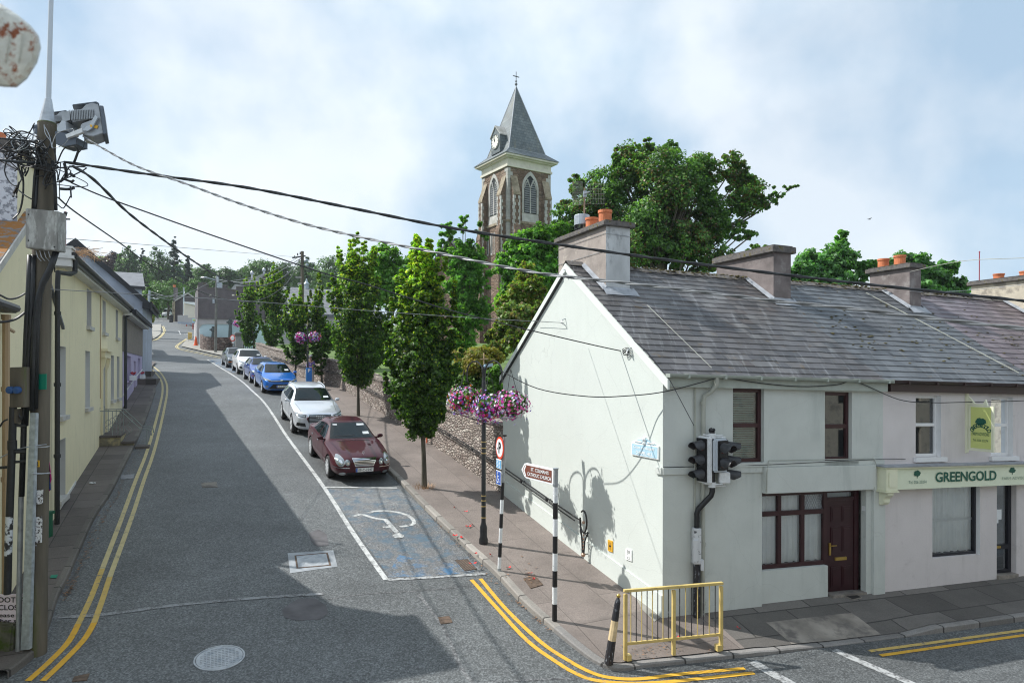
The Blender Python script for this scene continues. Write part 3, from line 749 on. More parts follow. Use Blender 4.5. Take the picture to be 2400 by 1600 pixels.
def house_shell(root, a0, a1, holes, fmat, gmat=None, z_bot=-5.4, roofmat='slate_grey', seed=1, eave=-.10, depth=.13, rows=20, roof_a0=None, roof_a1=None, sag_=0):
  m = MB(); panel(m, H, a0, a1, z_bot, eave-.02, holes, depth)
  m.build('front_wall', MATS[fmat], root)
  m = MB()   # back and inner structure (closes the block)
  m.poly([H(a0, 7.5, z_bot), H(a1, 7.5, z_bot), H(a1, 7.5, eave), H(a0, 7.5, eave)])
  m.poly([H(a1, 0, z_bot), H(a1, 7.5, z_bot), H(a1, 7.5, eave), H(a1, 3.72, 2.44), H(a1, 0, eave)])
  m.build('back_wall', MATS[fmat], root)
  if gmat:
    m = MB(); m.poly([H(a0, 0, z_bot), H(a0, 7.5, z_bot), H(a0, 7.5, eave-.02), H(a0, 3.74, 2.42), H(a0, 0, eave-.02)])
    m.build('gable_wall', MATS[gmat], root)
  ra0 = a0 if roof_a0 is None else roof_a0; ra1 = a1 if roof_a1 is None else roof_a1
  m = MB();
  for f, b0, b1 in ((zr, -.10, 3.72), (zrb, 3.72, 7.6)):
    m.poly([H(ra0+.02, b0, f(b0)-.02), H(ra1-.01, b0, f(b0)-.02), H(ra1-.01, b1, f(b1)-.02), H(ra0+.02, b1, f(b1)-.02)])
  rf = m.build('roof', MATS['lead_flash'], root)
  slates('slates', ra0, ra1, -.14, 3.70, MATS[roofmat], rf, zr, rows, seed=seed)
  slates('back_slates', ra0, ra1, 3.74, 7.62, MATS[roofmat], rf, zrb, 8, .5, seed=seed+5)
  m = MB(H); n = int((ra1-ra0)/.45)
  for k in range(n):
    x0, x1 = ra0+(ra1-ra0)*k/n, ra0+(ra1-ra0)*(k+1)/n-.008; j = random.Random(seed*31+k).uniform(-.012,.012)
    m.poly([(x0,3.56,zr(3.56)+.055+j),(x1,3.56,zr(3.56)+.055+j),(x1,3.72,2.61+j),(x0,3.72,2.61+j)])
    m.poly([(x0,3.72,2.61+j),(x1,3.72,2.61+j),(x1,3.88,zr(3.56)+.055+j),(x0,3.88,zr(3.56)+.055+j)])
  m.build('ridge_tiles', MATS['cap_stone'], rf)
  return rf
def chimney(root, a0, a1, b0, b1, zt, side, front, pots, cap=.11):
  """pots: list of (a, b, r, h, kind)"""
  m = MB(H); zb = 0.2
  m.poly([(a0,b0,zb),(a0,b1,zb),(a0,b1,zt),(a0,b0,zt)]); m.poly([(a1,b0,zb),(a1,b1,zb),(a1,b1,zt),(a1,b0,zt)])
  m.m = 1; m.poly([(a0,b0,zb),(a1,b0,zb),(a1,b0,zt),(a0,b0,zt)]); m.poly([(a0,b1,zb),(a1,b1,zb),(a1,b1,zt),(a0,b1,zt)])
  ch = m.build('chimney', [MATS[side], MATS[front]], root)
  m = MB(H); o = .09
  n = 5
  m.box(a0-o, a1+o, b0-o, b1+o, zt, zt+cap)
  m.box(a0-o+.05, a1+o-.05, b0-o+.05, b1+o-.05, zt+cap+.001, zt+cap+.03)
  m.build('cap', MATS['cap_stone'], ch, bevel=.015)
  for (pa, pb, r, h, kind) in pots:
    q = H(pa, pb, zt+cap)
    m = MB()
    if kind == 'cowl':
      m.lathe(q, [(r*.8,0),(r*.8,h*.28)], 16); pt = m.build('cowl', MATS['black_paint'], ch)
      m = MB()
      for k in range(8): aa = k*math.pi/4; m.obox(q+Vector((math.cos(aa)*r*.85, math.sin(aa)*r*.85, h*.4)), (1,0,0), (0,1,0), (0,0,1), .02, .02, h*.14)
      m.lathe(q, [(r*.95,h*.26),(r*.95,h*.30)], 16)
      m.build('cowl_bars', MATS['black_paint'], pt); m = MB(); m.lathe(q, [(r,h*.5),(r,h),(r*.95,h*1.03),(0,h*1.06)], 20); m.build('cowl_hood', MATS['galvanised'], pt)
    else:
      m.lathe(q, [(r*1.02,0),(r*.96,h*.15),(r*.95,h*.8),(r*1.06,h*.82),(r*1.06,h),(r*.85,h),(r*.85,h*.6),(0,h*.6)], 20); m.build('chimney_pot', MATS['terracotta'], ch)
  # lead flashing where it meets the slates
  m = MB(H)
  for s_, aa in ((-1, a0), (1, a1)): m.poly([(aa+s_*.10, b0-.05, zr(b0-.05)+.055), (aa+s_*.005, b0-.05, zr(b0-.05)+.13), (aa+s_*.005, 3.6, zr(3.6)+.12), (aa+s_*.10, 3.6, zr(3.6)+.06)])
  m.poly([(a0-.12, b0-.22, zr(b0-.22)+.05), (a1+.12, b0-.22, zr(b0-.22)+.05), (a1+.10, b0-.004, zr(b0)+.10), (a0-.10, b0-.004, zr(b0)+.10)])
  m.build('flashing', MATS['lead_flash'], ch)
  return ch
# ---- pale green corner house
A1 = 5.30
def hole(px0, py0, px1, py1):
  a0, a1 = ha(px0), ha(px1); return (a0, a1, hz(py1, a0), hz(py0, a0))
h1 = hole(1718, 908, 1791, 1083.5); h2 = hole(1933.5, 916, 1997, 1079)
a_s0, a_s1, a_d0, a_d1 = ha(1786.6), ha(1949), ha(1951), ha(2031)
z_top = hz(1153, a_s0); z_sill = hz(1343, a_s0)+.03; z_ft = hz(1090, a_s0)
z_door0 = hz(1397, a_d0)
h_shop = (a_s0, a_d1, -5.4, z_top)
root = thing('corner_house', 'pale green two-storey corner house with sunlit gable, maroon windows and maroon door', 'house', H(2.65, 3.7, -4.6))
rf = house_shell(root, 0, A1, [h1, h2, h_shop], 'render_grey_green', 'render_pale_green', roofmat='slate_purple', seed=3, roof_a0=-.03, rows=21)
for hh, bl in ((h1, slat_blind), (h2, None)):
  mid = (hh[2]+hh[3])/2
  w = window(root, H, hh, .13, MATS['maroon_frame'], rails=(mid,), fw=.075, backing=bl)
  m = MB(H); m.box(hh[0]-.04, hh[1]+.12, -.05, .13, hh[2]-.075, hh[2]-.002); m.build('sill', MATS['render_grey_green'], w)
# shop-like ground floor: window, low wall, door
SD = .12
m = MB(H); m.box(a_s0, a_s1, SD-.04, SD+.25, -5.4, z_sill-.002); m.build('window_wall', MATS['render_grey_green'], root)
zt1 = z_top-.02; ztr = zt1-.44
w = window(root, H, (a_s0+.003, a_s1+.06, z_sill, zt1), SD+.10, MATS['maroon_frame'], rails=(ztr,), mulls=(a_s0+(a_s1-a_s0)*.34, a_s0+(a_s1-a_s0)*.68), fw=.085, backing=net_curtain, name='shop_window', gm='clear_glass')
m = MB(H); n = 9
for k in range(-3, 9):      # leaded diamonds in the right-hand toplight
  for s_ in (1, -1):
    x0 = a_s0+(a_s1-a_s0)*.72+k*.06;
    pts = []
    for z_ in (ztr+.05, zt1-.09):
      x = x0+s_*(z_-ztr)*.55+(0 if s_ > 0 else .2)
      pts.append((min(max(x, a_s0+(a_s1-a_s0)*.71), a_s1-.03), SD+.075, z_))
    if abs(pts[0][0]-pts[1][0]) > .05: m.tube([Vector(p) for p in pts], .004, 4)
m.build('leading', MATS['lead_flash'], w)
# door
D = SD+.06
m = MB(H); fr = .07
m.box(a_d0, a_d0+fr, D, D+.09, z_door0, zt1); m.box(a_d1-fr-.05, a_d1-.001, D, D+.09, z_door0, zt1); m.box(a_d0+fr, a_d1-fr-.05, D, D+.09, zt1-fr, zt1); zdt = z_door0+1.93
m.box(a_d0+fr, a_d1-fr-.05, D, D+.09, zdt, zdt+.06)
m.build('door_frame', MATS['maroon_frame'], root, bevel=.006)
m = MB(H); m.poly([(a_d0+fr, D+.05, zdt+.06), (a_d1-fr-.05, D+.05, zdt+.06), (a_d1-fr-.05, D+.05, zt1-fr), (a_d0+fr, D+.05, zt1-fr)]); m.build('fanlight', MATS['dim_glass'], root)
m = MB(H); m.box(a_d0+fr, a_d1-fr-.05, D+.2, D+.22, zdt, zt1); m.build('room', MATS['curtain_net'], root)
dx0, dx1 = a_d0+fr+.004, a_d1-fr-.054
m = MB(H); m.box(dx0, dx1, D+.02, D+.07, z_door0+.04, zdt-.004)
for cx in (.30, .72):
  for z0, z1 in ((.12,.55),(.86,1.38),(1.48,1.80)):
    xc = dx0+(dx1-dx0)*cx; hw = (dx1-dx0)*.165
    za, zb_ = z_door0+z0, z_door0+z1
    m.box(xc-hw, xc+hw, D+.006, D+.0195, za, zb_);
    m.box(xc-hw+.035, xc+hw-.035, D-.002, D+.0055, za+.035, zb_-.035)
dr = m.build('door', pbr('maroon_door', (.032,.008,.012), .3, var=.2, vs=3), root, bevel=.008)
m = MB(H); m.box(dx0+.045, dx0+.085, D-.004, D+.018, z_door0+.80, z_door0+1.05); m.tube([Vector((dx0+.065, D-.035, z_door0+1.0)), Vector((dx0+.20, D-.035, z_door0+1.0))], .011, 6); m.tube([Vector((dx0+.065, D+.01, z_door0+1.0)), Vector((dx0+.065, D-.035, z_door0+1.0))], .01, 6)
m.build('handle', MATS['brass'], dr)
m = MB(H); xc = (dx0+dx1)/2; m.box(xc-.15, xc+.15, D-.006, D+.018, z_door0+.68, z_door0+.745); m.build('letterbox', MATS['brass'], dr)
m = MB(H); m.box(a_d0, a_d1, -.02, D+.3, -5.4, z_door0+.035); m.build('step', MATS['pale_concrete'], root)
m = MB(H); m.box(a_d1-.004, a_d1+.03, .02, .10, zdt-.22, zdt-.12); m.build('doorbell', MATS['white_upvc'], root)
# fascia, band, sill strings
m = MB(H); fz1 = hz(1092, ha(1800)); m.box(a_s0-.01, ha(2043), -.11, -.001, z_top-.005, fz1)
m.build('shop_fascia', MATS['render_grey_green'], root, bevel=.01)
m = MB(H); zb_ = hz(1094, ha(1600)); m.box(-.012, a_s0-.012, -.035, -.001, zb_-.13, zb_); m.box(a_s0-.012, A1-.004, -.05, -.001, fz1+.004, fz1+.10)
m.box(-.04, -.001, .0, .18, zb_-.13, zb_)
m.build('string_band', MATS['render_grey_green'], root, bevel=.006)
m = MB(H); m.box(ha(2043), A1-.003, -.06, -.001, -5.3, fz1-.0); m.build('pilaster', MATS['render_grey_green'], root)
# plinth on gable, bargeboards
m = MB(H); P = [(-.02,b,z) for b,z in ((0,-4.2),(7.5,-3.18))]
m.prism([(-.025,-.0,-5.3),(-.025,7.5,-5.3),(-.025,7.5,-3.05),(-.025,-.0,-4.12)], (.024,0,0)); m.build('plinth', MATS['render_pale_green'], root)
m = MB(H)
for f, b0, b1 in ((zr, -.20, 3.72), (zrb, 3.72, 7.66)):
  z0, z1 = f(b0), f(b1); m.prism([(-.045,b0,z0-.17),(-.045,b1,z1-.17),(-.045,b1,z1+.012),(-.045,b0,z0+.012)], (.043,0,0))
m.build('bargeboard', pbr('white_trim', (.70,.74,.70), .5), root)
m = MB(H);
for f, b0, b1 in ((zrb, 3.9, 7.66),): m.prism([(-.062,b0,f(b0)-.20),(-.062,b1,f(b1)-.20),(-.062,b1,f(b1)-.165),(-.062,b0,f(b0)-.165)], (.058,0,0))
m.build('verge_cable', MATS['black_paint'], root)
def gutter(root, a0, a1, matn, z=-.02, b=-.2, brk=.8):
  m = MB(H); n = 8; prof = [(b+.065*math.cos(math.pi*(1+k/n)), z+.065*math.sin(math.pi*(1+k/n))) for k in range(n+1)]
  for s_ in range(1):
    rows = [[m.p(a, q[0], q[1]) for q in prof] for a in (a0, a1)]
    for k in range(n): m.face((rows[0][k], rows[1][k], rows[1][k+1], rows[0][k+1]))
  r2 = [[m.p(a, q[0]*.0+b+(q[0]-b)*.9, z+(q[1]-z)*.9) for q in prof] for a in (a0, a1)]
  for k in range(n): m.face((r2[0][k], r2[0][k+1], r2[1][k+1], r2[1][k]))
  a = a0+.4
  while a < a1: m.box(a-.02, a+.02, b-.07, b+.07, z-.075, z+.004); a += brk
  m.box(a0-.01, a0, b-.066, b+.066, z-.066, z+.002); m.box(a1, a1+.01, b-.066, b+.066, z-.066, z+.002)
  gu = m.build('gutter', MATS[matn], root, smooth=True)
  m = MB(H); m.box(a0+.06, a1, -.12, -.002, -.26, -.085); m.build('fascia_board', MATS[matn], root)
  return gu
gu = gutter(root, -.03, A1-.01, 'gutter_green')
dp = ha(1663)
m = MB(H); m.tube([Vector(p) for p in ((dp,-.2,-.06),(dp,-.2,-.20),(dp-.06,-.12,-.34),(dp-.17,-.07,-.42),(dp-.19,-.07,-.56),(dp-.20,-.07,-4.55))], .042, 10)
for z in (-.55,-1.9,-3.2,-4.3): m.lathe((dp-.193,-.07,z), [(.052,-.03),(.052,.03)], 10)
m.build('downpipe', MATS['pipe_cream'], root, smooth=True)
m = MB(H); m.tube([Vector(p) for p in ((dp-.34,-.03,-.28),(dp-.34,-.03,-3.1),(dp-.30,-.03,-3.2),(dp-.30,-.03,-4.5))], .017, 6)
ac = ha(2043)-.02; m.tube([Vector(p) for p in ((a_s0,-.125,z_top+.02),(a_s0,-.13,fz1-.1),(a_s0+.1,-.06,fz1+.13),(ac,-.06,fz1+.13),(ac+.04,-.08,fz1+.05),(ac+.03,-.09,z_top+.1),(ac-.08,-.12,z_top-.02))], .009, 5)
m.build('conduit', MATS['pipe_cream'], root)
m = MB(H); dz0 = fz1+.115; m.tube([Vector(p) for p in ((0,-.01,zb_+.01),(a_s0,-.055,zb_+.02),(A1,-.06,dz0),(A1+.6,-.02,dz0-.02))], .006, 4); m.build('phone_wire', MATS['black_paint'], root)
# chimney one
zc1 = hz(529, .40, 2.67)
chimney(root, .40, 1.0, 2.67, 4.92, zc1, 'chimney_render', 'chimney_pale', [(.66,3.15,.155,.36,'pot'),(.66,3.75,.15,.31,'pot'),(.66,4.22,.19,.46,'cowl')])
m = MB(H)
for z in (zc1-.16, zc1-.55): m.tube([Vector(p) for p in ((.385,4.93,z),(.385,2.655,z),(1.015,2.655,z-.03),(1.015,3.2,z-.03))], .006, 4)
m.build('chimney_wire', MATS['galvanised'], root)
# conductor and thin lines across the roof
# ---- shop house next door
A2 = ha(2150, 2.67)+.0
ax3, bx3 = hroof(2131.4, 722.6)
A2 = ax3+.55
h3 = hole(2146.4, 924, 2206, 1069); h4 = hole(2323, 927, 2375, 1066.5)
s0, s1 = ha(2186), ha(2298); d0, d1 = ha(2337), ha(2383)
zs_t = hz(1139, s0)+.06; zs_b = hz(1306, s0); zd_b = hz(1347, d0)
hs = (s0, s1, zs_b, zs_t); hd_ = (d0, d1, zd_b, zs_t)
root = thing('shop_house', 'lilac-grey rendered shop house with white upper windows and cream name board', 'shop', H((A1+A2)/2, 3.7, -4.7))
EXT = 13.4
h5 = (h4[0]+3.1, h4[0]+3.75, h4[2], h4[3])
house_shell(root, A1, A2, [h3, h4, hs, hd_], 'render_lilac', None, roofmat='slate_grey', seed=9, rows=21)
for hh in (h3, h4):
  mid = hh[2]+(hh[3]-hh[2])*.52
  w = window(root, H, hh, .15, MATS['white_upvc'], rails=(mid,), fw=.06)
  m = MB(H); m.box(hh[0]-.06, hh[1]+.10, -.07, .15, hh[2]-.10, hh[2]-.002); m.build('sill', MATS['white_upvc'], w)
  m = MB(H); m.box(hh[1]-.003, hh[1]-.001, 0.0, .10, hh[2], hh[3]); m.build('reveal', MATS['white_upvc'], w)
w = window(root, H, hs, .14, MATS['dark_frame'], fw=.06, backing=net_curtain, name='shop_window')
m = MB(H); m.box(s1-.004, s1-.001, 0, .09, hs[2], hs[3]); m.build('reveal', MATS['white_upvc'], w)
m = MB(H); m.box(s0+.02, s1-.02, .17, .185, zs_b+.75, zs_b+.80); m.build('rail', MATS['white_upvc'], w)
w = window(root, H, hd_, .16, MATS['dark_frame'], rails=(zd_b+.62,), fw=.10, name='shop_door', gm='dim_glass')
m = MB(H); m.box(d0+.14, d0+.30, .10, .104, zd_b+1.25, zd_b+1.48); m.box(d0+.04, d0+.2, .10, .103, zd_b+1.17, zd_b+1.27); m.build('notice', MATS['paper'], w)
m = MB(H); m.box(d0+.1, d0+.26, .085, .103, zd_b+.60, zd_b+.65); m.build('letterbox', MATS['brass'], w)
m = MB(H); m.box(d0, d1, -.05, .3, -5.5, zd_b+.02); m.build('step', MATS['pale_concrete'], root)
m = MB(H); m.box(A1+.01, EXT, -.03, -.001, h3[2]-.16, h3[2]-.13); m.build('string_band', MATS['render_lilac'], root)
gutter(root, A1+.01, A2, 'gutter_brown')
# name board
fa0 = ha(2076, -.25); fz1 = hz(1093, fa0, -.25); fz0 = hz(1147, fa0, -.25); fend = 11.6
m = MB(H); m.box(fa0+.30, fend, -.22, -.001, fz0, fz1-.03); fb = m.build('name_board', MATS['cream_fascia'], root)
m = MB(H); m.box(fa0, fa0+.31, -.27, -.001, fz0-.02, fz1-.03); m.box(fa0+.06, fa0+.24, -.285, -.272, fz0+.06, fz1-.10); m.box(fa0-.03, fa0+.34, -.29, -.001, fz0-.05, fz0-.021)
m.box(fa0-.03, fend, -.29, -.001, fz1-.03, fz1+.0); m.build('board_trim', MATS['cream_trim'], fb, bevel=.006)
m = MB(H); m.box(fa0-.05, fend, -.31, -.001, fz1+.001, fz1+.03); m.build('lead_cover', MATS['lead_flash'], fb)
m = MB(H); prof = [(-.26,-.05),(-.26,-.10),(-.20,-.16),(-.17,-.20),(-.18,-.25),(-.14,-.31),(-.08,-.33),(-.02,-.30),(-.002,-.26),(-.002,-.05)]
m.prism([(fa0+.05, q[0], fz0+q[1]) for q in prof], (.17,0,0)); m.build('corbel', MATS['cream_trim'], fb, bevel=.01)
ux = (H(1,0,0)-H(0,0,0)).normalized(); uz = Vector((0,0,1))
def on_f(px, py, b): a = ha(px, b); return H(a, b, hz(py, a, b))
m = MB(); L0 = on_f(2193,1118,-.23); L1 = on_f(2336,1112,-.23)
text_mb(m, 'GREENGOLD', (on_f(2193,1116,-.23)+on_f(2336,1110.5,-.23))/2, ux, uz, (L1-L0).length, .215, bold=.022); m.build('lettering', MATS['sign_green'], fb)
m = MB(); p0, p1 = on_f(2130,1128,-.23), on_f(2172,1126,-.23); text_mb(m, 'Tel. 026 23274', (p0+p1)/2, ux, uz, (p1-p0).length, .062); m.build('phone_number', pbr('letter_grey', (.10,.20,.16), .5), fb)
m = MB(); p0, p1 = on_f(2349,1118,-.23), on_f(2412,1116,-.23); text_mb(m, 'FARM ADVISORS', (p0+p1)/2, ux, uz, (p1-p0).length, .062); m.build('small_lettering', pbr('letter_pale', (.30,.38,.30), .5), fb)
def tree_logo(m, c, ux, s, seed=0):
  rnd = random.Random(seed); nn = ux.cross(Vector((0,0,1))).normalized()
  pts = []
  for k in range(28):
    a = k/28*2*math.pi; r = s*(1+rnd.uniform(-.13,.13)); pts.append(c+ux*r*1.12*math.cos(a)+Vector((0,0,r*(.88 if math.sin(a) > 0 else .6)*math.sin(a)))+nn*.004)
  m.poly(pts); m.poly([c+ux*(-.10*s)+Vector((0,0,-.5*s))+nn*.004, c+ux*.10*s+Vector((0,0,-.5*s))+nn*.004, c+ux*.13*s+Vector((0,0,-1.05*s))+nn*.004, c-ux*.10*s+Vector((0,0,-1.05*s))+nn*.004])
m = MB(); m.nofix = True; tree_logo(m, on_f(2150,1108,-.225), ux, .085, 1); tree_logo(m, on_f(2373,1100,-.225), ux, .085, 2); m.build('tree_emblem', MATS['sign_green'], fb)
# chimney two (at the party wall) and three
a2, b2 = hroof(1812.5, 705); zc2 = hz(590, a2, b2); a2r = ha(1853, b2); b2b = hb(1679, a2)
chimney(root, a2, a2r, b2, min(b2b, 5.3), zc2, 'chimney_dark', 'chimney_dark', [], cap=.16)
b3b = hb(2038, ax3); zc3 = hz(626, ax3, bx3); a3r = ha(2158, bx3)
chimney(root, ax3, a3r, bx3, min(b3b, 5.2), zc3, 'chimney_dark', 'chimney_dark', [(ax3+.2,bx3+.45,.15,.30,'pot'),(ax3+.2,bx3+.95,.15,.28,'pot')], cap=.12)
# ---- third and fourth houses: only the roof and the chimney reach the picture
root = thing('end_house', 'house at the right edge, seen as mauve slate roof and broad cream chimney', 'house', H(A2+3, 3.7, -4.8))
house_shell(root, A2, 18, [], 'render_lilac', None, roofmat='slate_mauve', seed=21, rows=19)
gutter(root, A2+.01, 18, 'gutter_brown')
a4 = ha(2276, 4.6); zc4 = hz(668, a4, 4.6)
def bigch():
  b0_, b1_ = 2.3, 4.6; a_ = a4; a1_ = a4+.9
  chimney(root, a_, a1_, b0_, b1_, hz(668, a4, b1_), 'chimney_cream', 'chimney_cream', [(a_+.4,2.75,.15,.2,'pot'),(a_+.4,3.3,.15,.2,'pot'),(a_+.4,4.05,.15,.22,'pot')], cap=.12)
bigch()
p = at(2292.5, 690, 25); m = MB(); m.tube([at(2294,700,24)-Vector((0,0,2)), at(2295,588,24)], .018, 6); m.ball(at(2295,588,24), .03, 6)
tag(m.build('aerial_mast', pbr('mast_red', (.35,.05,.07), .5)), 'thin red mast standing behind the roofs at the far right', 'mast')
# pale wire over the roofs
a, b = hroof(2029, 690); a_, b_ = hroof(2388, 878)
m = MB(); pts = [H(a+(a_-a)*t, b+(b_-b)*t, zr(b+(b_-b)*t)+.07) for t in np.linspace(0, 1, 8)]; m.tube(pts, .012, 5)
tag(m.build('roof_wire', MATS['pipe_cream']), 'pale wire lying slantwise over the grey slate roof', 'wire')
a, b = hroof(1516, 720); a_, b_ = hroof(1668, 868)
m = MB(); pts = [H(a+(a_-a)*t, b+(b_-b)*t, zr(b+(b_-b)*t)+.06) for t in np.linspace(0, 1, 8)]; m.tube(pts, .006, 5)
tag(m.build('roof_wire', MATS['pipe_cream']), 'thin grey wire lying down the slates of the corner house roof', 'wire')
# moss tufts on the slates and ridge
rnd = random.Random(5); m = MB()
for _ in range(170):
  a = rnd.uniform(5.5, 13); b = rnd.choice([rnd.uniform(.2,3.5), rnd.uniform(.4,2.2)]); s_ = rnd.uniform(.012,.04)
  m.ball(H(a, b, zr(b)+.035), s_, 5, (1.6,1,.45))
for _ in range(260):
  a = rnd.uniform(1.1, 13); m.ball(H(a, 3.60+rnd.gauss(0,.08), 2.565), rnd.uniform(.015,.045), 5, (1.5,1,.5))
tag(m.build('moss_tufts', MATS['moss']), 'brown and green moss tufts on the slates and ridge', 'moss', kind='stuff')
# ---- things fixed to the corner house
gn = (H(-1,0,0)-H(0,0,0)).normalized(); gv = (H(0,-1,0)-H(0,0,0)).normalized()   # outwards; reading direction
gv = Vector((gv.x, gv.y, 0)); gn = Vector((gn.x, gn.y, 0)).normalized(); gn2 = Vector((-gv.y, gv.x, 0))*-1
gn2 = gn2 if gn2.dot(gn) > 0 else -gn2
def gp(px, py, off=.0): b = hb(px, 0); return H(0, b, hz(py, 0, b))+gn2*off
def plate(name, mats, corners, th=.02, off=.03):
  m = MB(); P = [c+gn2*off for c in corners]; m.prism(P, gn2*-th); return m
# street name plaque
tl, tr, br, bl_ = gp(1482.8,1035.4), gp(1546.9,1044.3), gp(1546.5,1076.5), gp(1482.8,1064.4)
t = thing('street_plaque', 'pale blue enamel street name plaque with white raised lettering high on the gable wall', 'plaque', (bl_+br)/2)
pbr('plaque_blue', (.42,.62,.74), .4, var=.05, vs=8); pbr('plaque_white', (.85,.87,.86), .4)
m = MB(); m.prism([q+gn2*.03 for q in (tl,tr,br,bl_)], gn2*-.028); m.build('rim', MATS['plaque_white'], t, bevel=.004)
def sub(q00, q10, q11, q01, u, v): return q00.lerp(q10, u).lerp(q01.lerp(q11, u), v)
S_ = lambda u, v: sub(bl_, br, tr, tl, u, v)
m = MB(); m.prism([S_(u,v)+gn2*.034 for u,v in ((.035,.08),(.965,.08),(.965,.92),(.035,.92))], gn2*-.01); m.build('plate', MATS['plaque_blue'], t)
up = Vector((0,0,1)); W_ = (tr-tl).length; Hh = (tl-bl_).length
c0 = (tl+tr)/2
ped = [tl.lerp(tr,.12), tl.lerp(tr,.26)+up*.09*Hh/.3, tl.lerp(tr,.36)+up*.30*Hh, tl.lerp(tr,.44)+up*.45*Hh, tl.lerp(tr,.54)+up*.45*Hh, tl.lerp(tr,.64)+up*.28*Hh, tl.lerp(tr,.76)+up*.10*Hh, tl.lerp(tr,.9)]
m = MB(); m.prism([q+gn2*.028 for q in ped], gn2*-.024); m.build('pediment', MATS['plaque_blue'], t)
m = MB(); m.ball(c0+up*Hh*.34+gn2*.03, .045, 8, (1,1,1.4)); m.ball(c0+up*Hh*.10+gn2*.03, .05, 8); m.tube([tl.lerp(tr,.15)+up*.03+gn2*.03, tl.lerp(tr,.40)+up*.03+gn2*.03], .014, 5); m.tube([tl.lerp(tr,.6)+up*.03+gn2*.03, tl.lerp(tr,.86)+up*.03+gn2*.03], .014, 5); m.build('emblem', MATS['plaque_white'], t)
tx = (tr-tl).normalized(); ty = up
m = MB(); text_mb(m, 'Cnoc an tSéipéil', S_(.48,.68)+gn2*.034, tx, ty, W_*.76, Hh*.27, bold=.02); m.build('lettering', MATS['plaque_white'], t); m = MB(); text_mb(m, 'CHAPEL HILL', S_(.5,.30)+gn2*.034, tx, ty, W_*.62, Hh*.26, bold=.02); m.build('lettering', MATS['plaque_white'], t)
# hydrant sign
q = [gp(1427,1263), gp(1438,1267), gp(1438,1293), gp(1427,1288.5)]
t = thing('hydrant_sign', 'small orange-yellow plate marked H low on the gable wall', 'sign', q[3]); pbr('sign_amber', (.75,.40,.03), .5, var=.15, vs=10); pbr('sign_black', (.01,.01,.012), .5)
m = MB(); m.prism([x+gn2*.02 for x in q], gn2*-.018); m.build('plate', MATS['sign_amber'], t)
m = MB(); c_ = sum(q, Vector())/4; text_mb(m, 'H', c_+gn2*.02, (q[1]-q[0]).normalized(), up, .09, .17, bold=.01); m.build('letter', MATS['sign_black'], t)
q = [gp(1469,1284), gp(1483,1288), gp(1483,1314), gp(1469,1309)]
t = thing('valve_sign', 'small white plate marked SV low on the gable wall near the corner', 'sign', q[3])
m = MB(); m.prism([x+gn2*.02 for x in q], gn2*-.018); m.build('plate', MATS['plaque_white'], t)
m = MB(); c_ = sum(q, Vector())/4; text_mb(m, 'SV', c_+gn2*.02+up*.05, (q[1]-q[0]).normalized(), up, .10, .08); m.build('lettering', MATS['sign_black'], t); m = MB(); text_mb(m, '1.5', c_+gn2*.02-up*.06, (q[1]-q[0]).normalized(), up, .08, .05); m.build('lettering', MATS['sign_black'], t)
# projecting shop sign
sa = ha(2264); tdir = Vector((-HV.x, -HV.y, 0)).normalized()
P0 = on_f(2268,945,0);
k_ = (2330-1200)/1600; o_ = H(sa,0,0); tt = (o_.x-k_*o_.y)/(tdir.x*-1+k_*tdir.y) if False else (k_*o_.y-o_.x)/(tdir.x-k_*tdir.y)
zt_ = (872-947)/1600*o_.y; zb2 = (872-1051)/1600*o_.y
t = thing('hanging_sign', 'yellow-green projecting sign board with green tree emblem between the white upper windows', 'sign', Vector((o_.x, o_.y, zb2)))
oo = Vector((o_.x, o_.y, 0)); sn = Vector((tdir.y, -tdir.x, 0)); sn = sn if sn.dot(-oo) > 0 else -sn
def sp(u, z, e=0): return oo+tdir*u+Vector((0,0,z))+sn*e
print('SIGN', tt, zt_, zb2)
m = MB(); m.prism([sp(.07,zb2,.02), sp(tt,zb2,.02), sp(tt,zt_,.02), sp(.07,zt_,.02)], sn*-.04); m.build('board', MATS['cream_trim'], t)
m = MB(); m.prism([sp(.12,zb2+.06,.026), sp(tt-.05,zb2+.06,.026), sp(tt-.05,zt_-.03,.026), sp(.12,zt_-.03,.026)], sn*-.01); m.build('panel', MATS['sign_yellowgreen'], t)
m = MB(); m.prism([sp(0,zb2-.08,.03), sp(.05,zb2-.05,.03), sp(.05,zt_+.35,.03), sp(0,zt_+.42,.03)], sn*-.06); m.prism([sp(.05,zt_+.22,.02), sp(.2,zt_+.05,.02), sp(tt*.62,zt_+.04,.02), sp(tt*.72,zt_+.14,.02), sp(tt*.8,zt_+.005,.02), sp(.05,zt_+.005,.02)], sn*-.04); m.build('bracket', MATS['cream_trim'], t)
txd = tdir if tdir.cross(up).dot(sn) > 0 else -tdir
m = MB(); cc = sp((.12+tt-.05)/2, zt_, .0); wd = tt-.17
tmp = 'GREENGOLD'; rad = wd*.43
for i, ch_ in enumerate(tmp):
  an = R(78-156*i/8); q = cc+txd*math.sin(-an)*rad+up*(math.cos(an)*rad*.75-.56)+sn*.028
  text_mb(m, ch_, q, txd*math.cos(an)+up*math.sin(an)*.8, up*math.cos(an)-txd*math.sin(an)*.8, .07, .09, bold=.02)
m.build('lettering', MATS['sign_green'], t); m = MB(); text_mb(m, 'FARM ADVISORS', cc+up*(zb2-zt_)*.62+sn*.028, txd, up, wd*.86, .07); m.build('lettering', MATS['sign_green'], t); m = MB(); text_mb(m, 'Tel. 026 23274', cc+up*(zb2-zt_)*.76+sn*.028, txd, up, wd*.76, .05)
m.build('lettering', MATS['sign_green'], t)
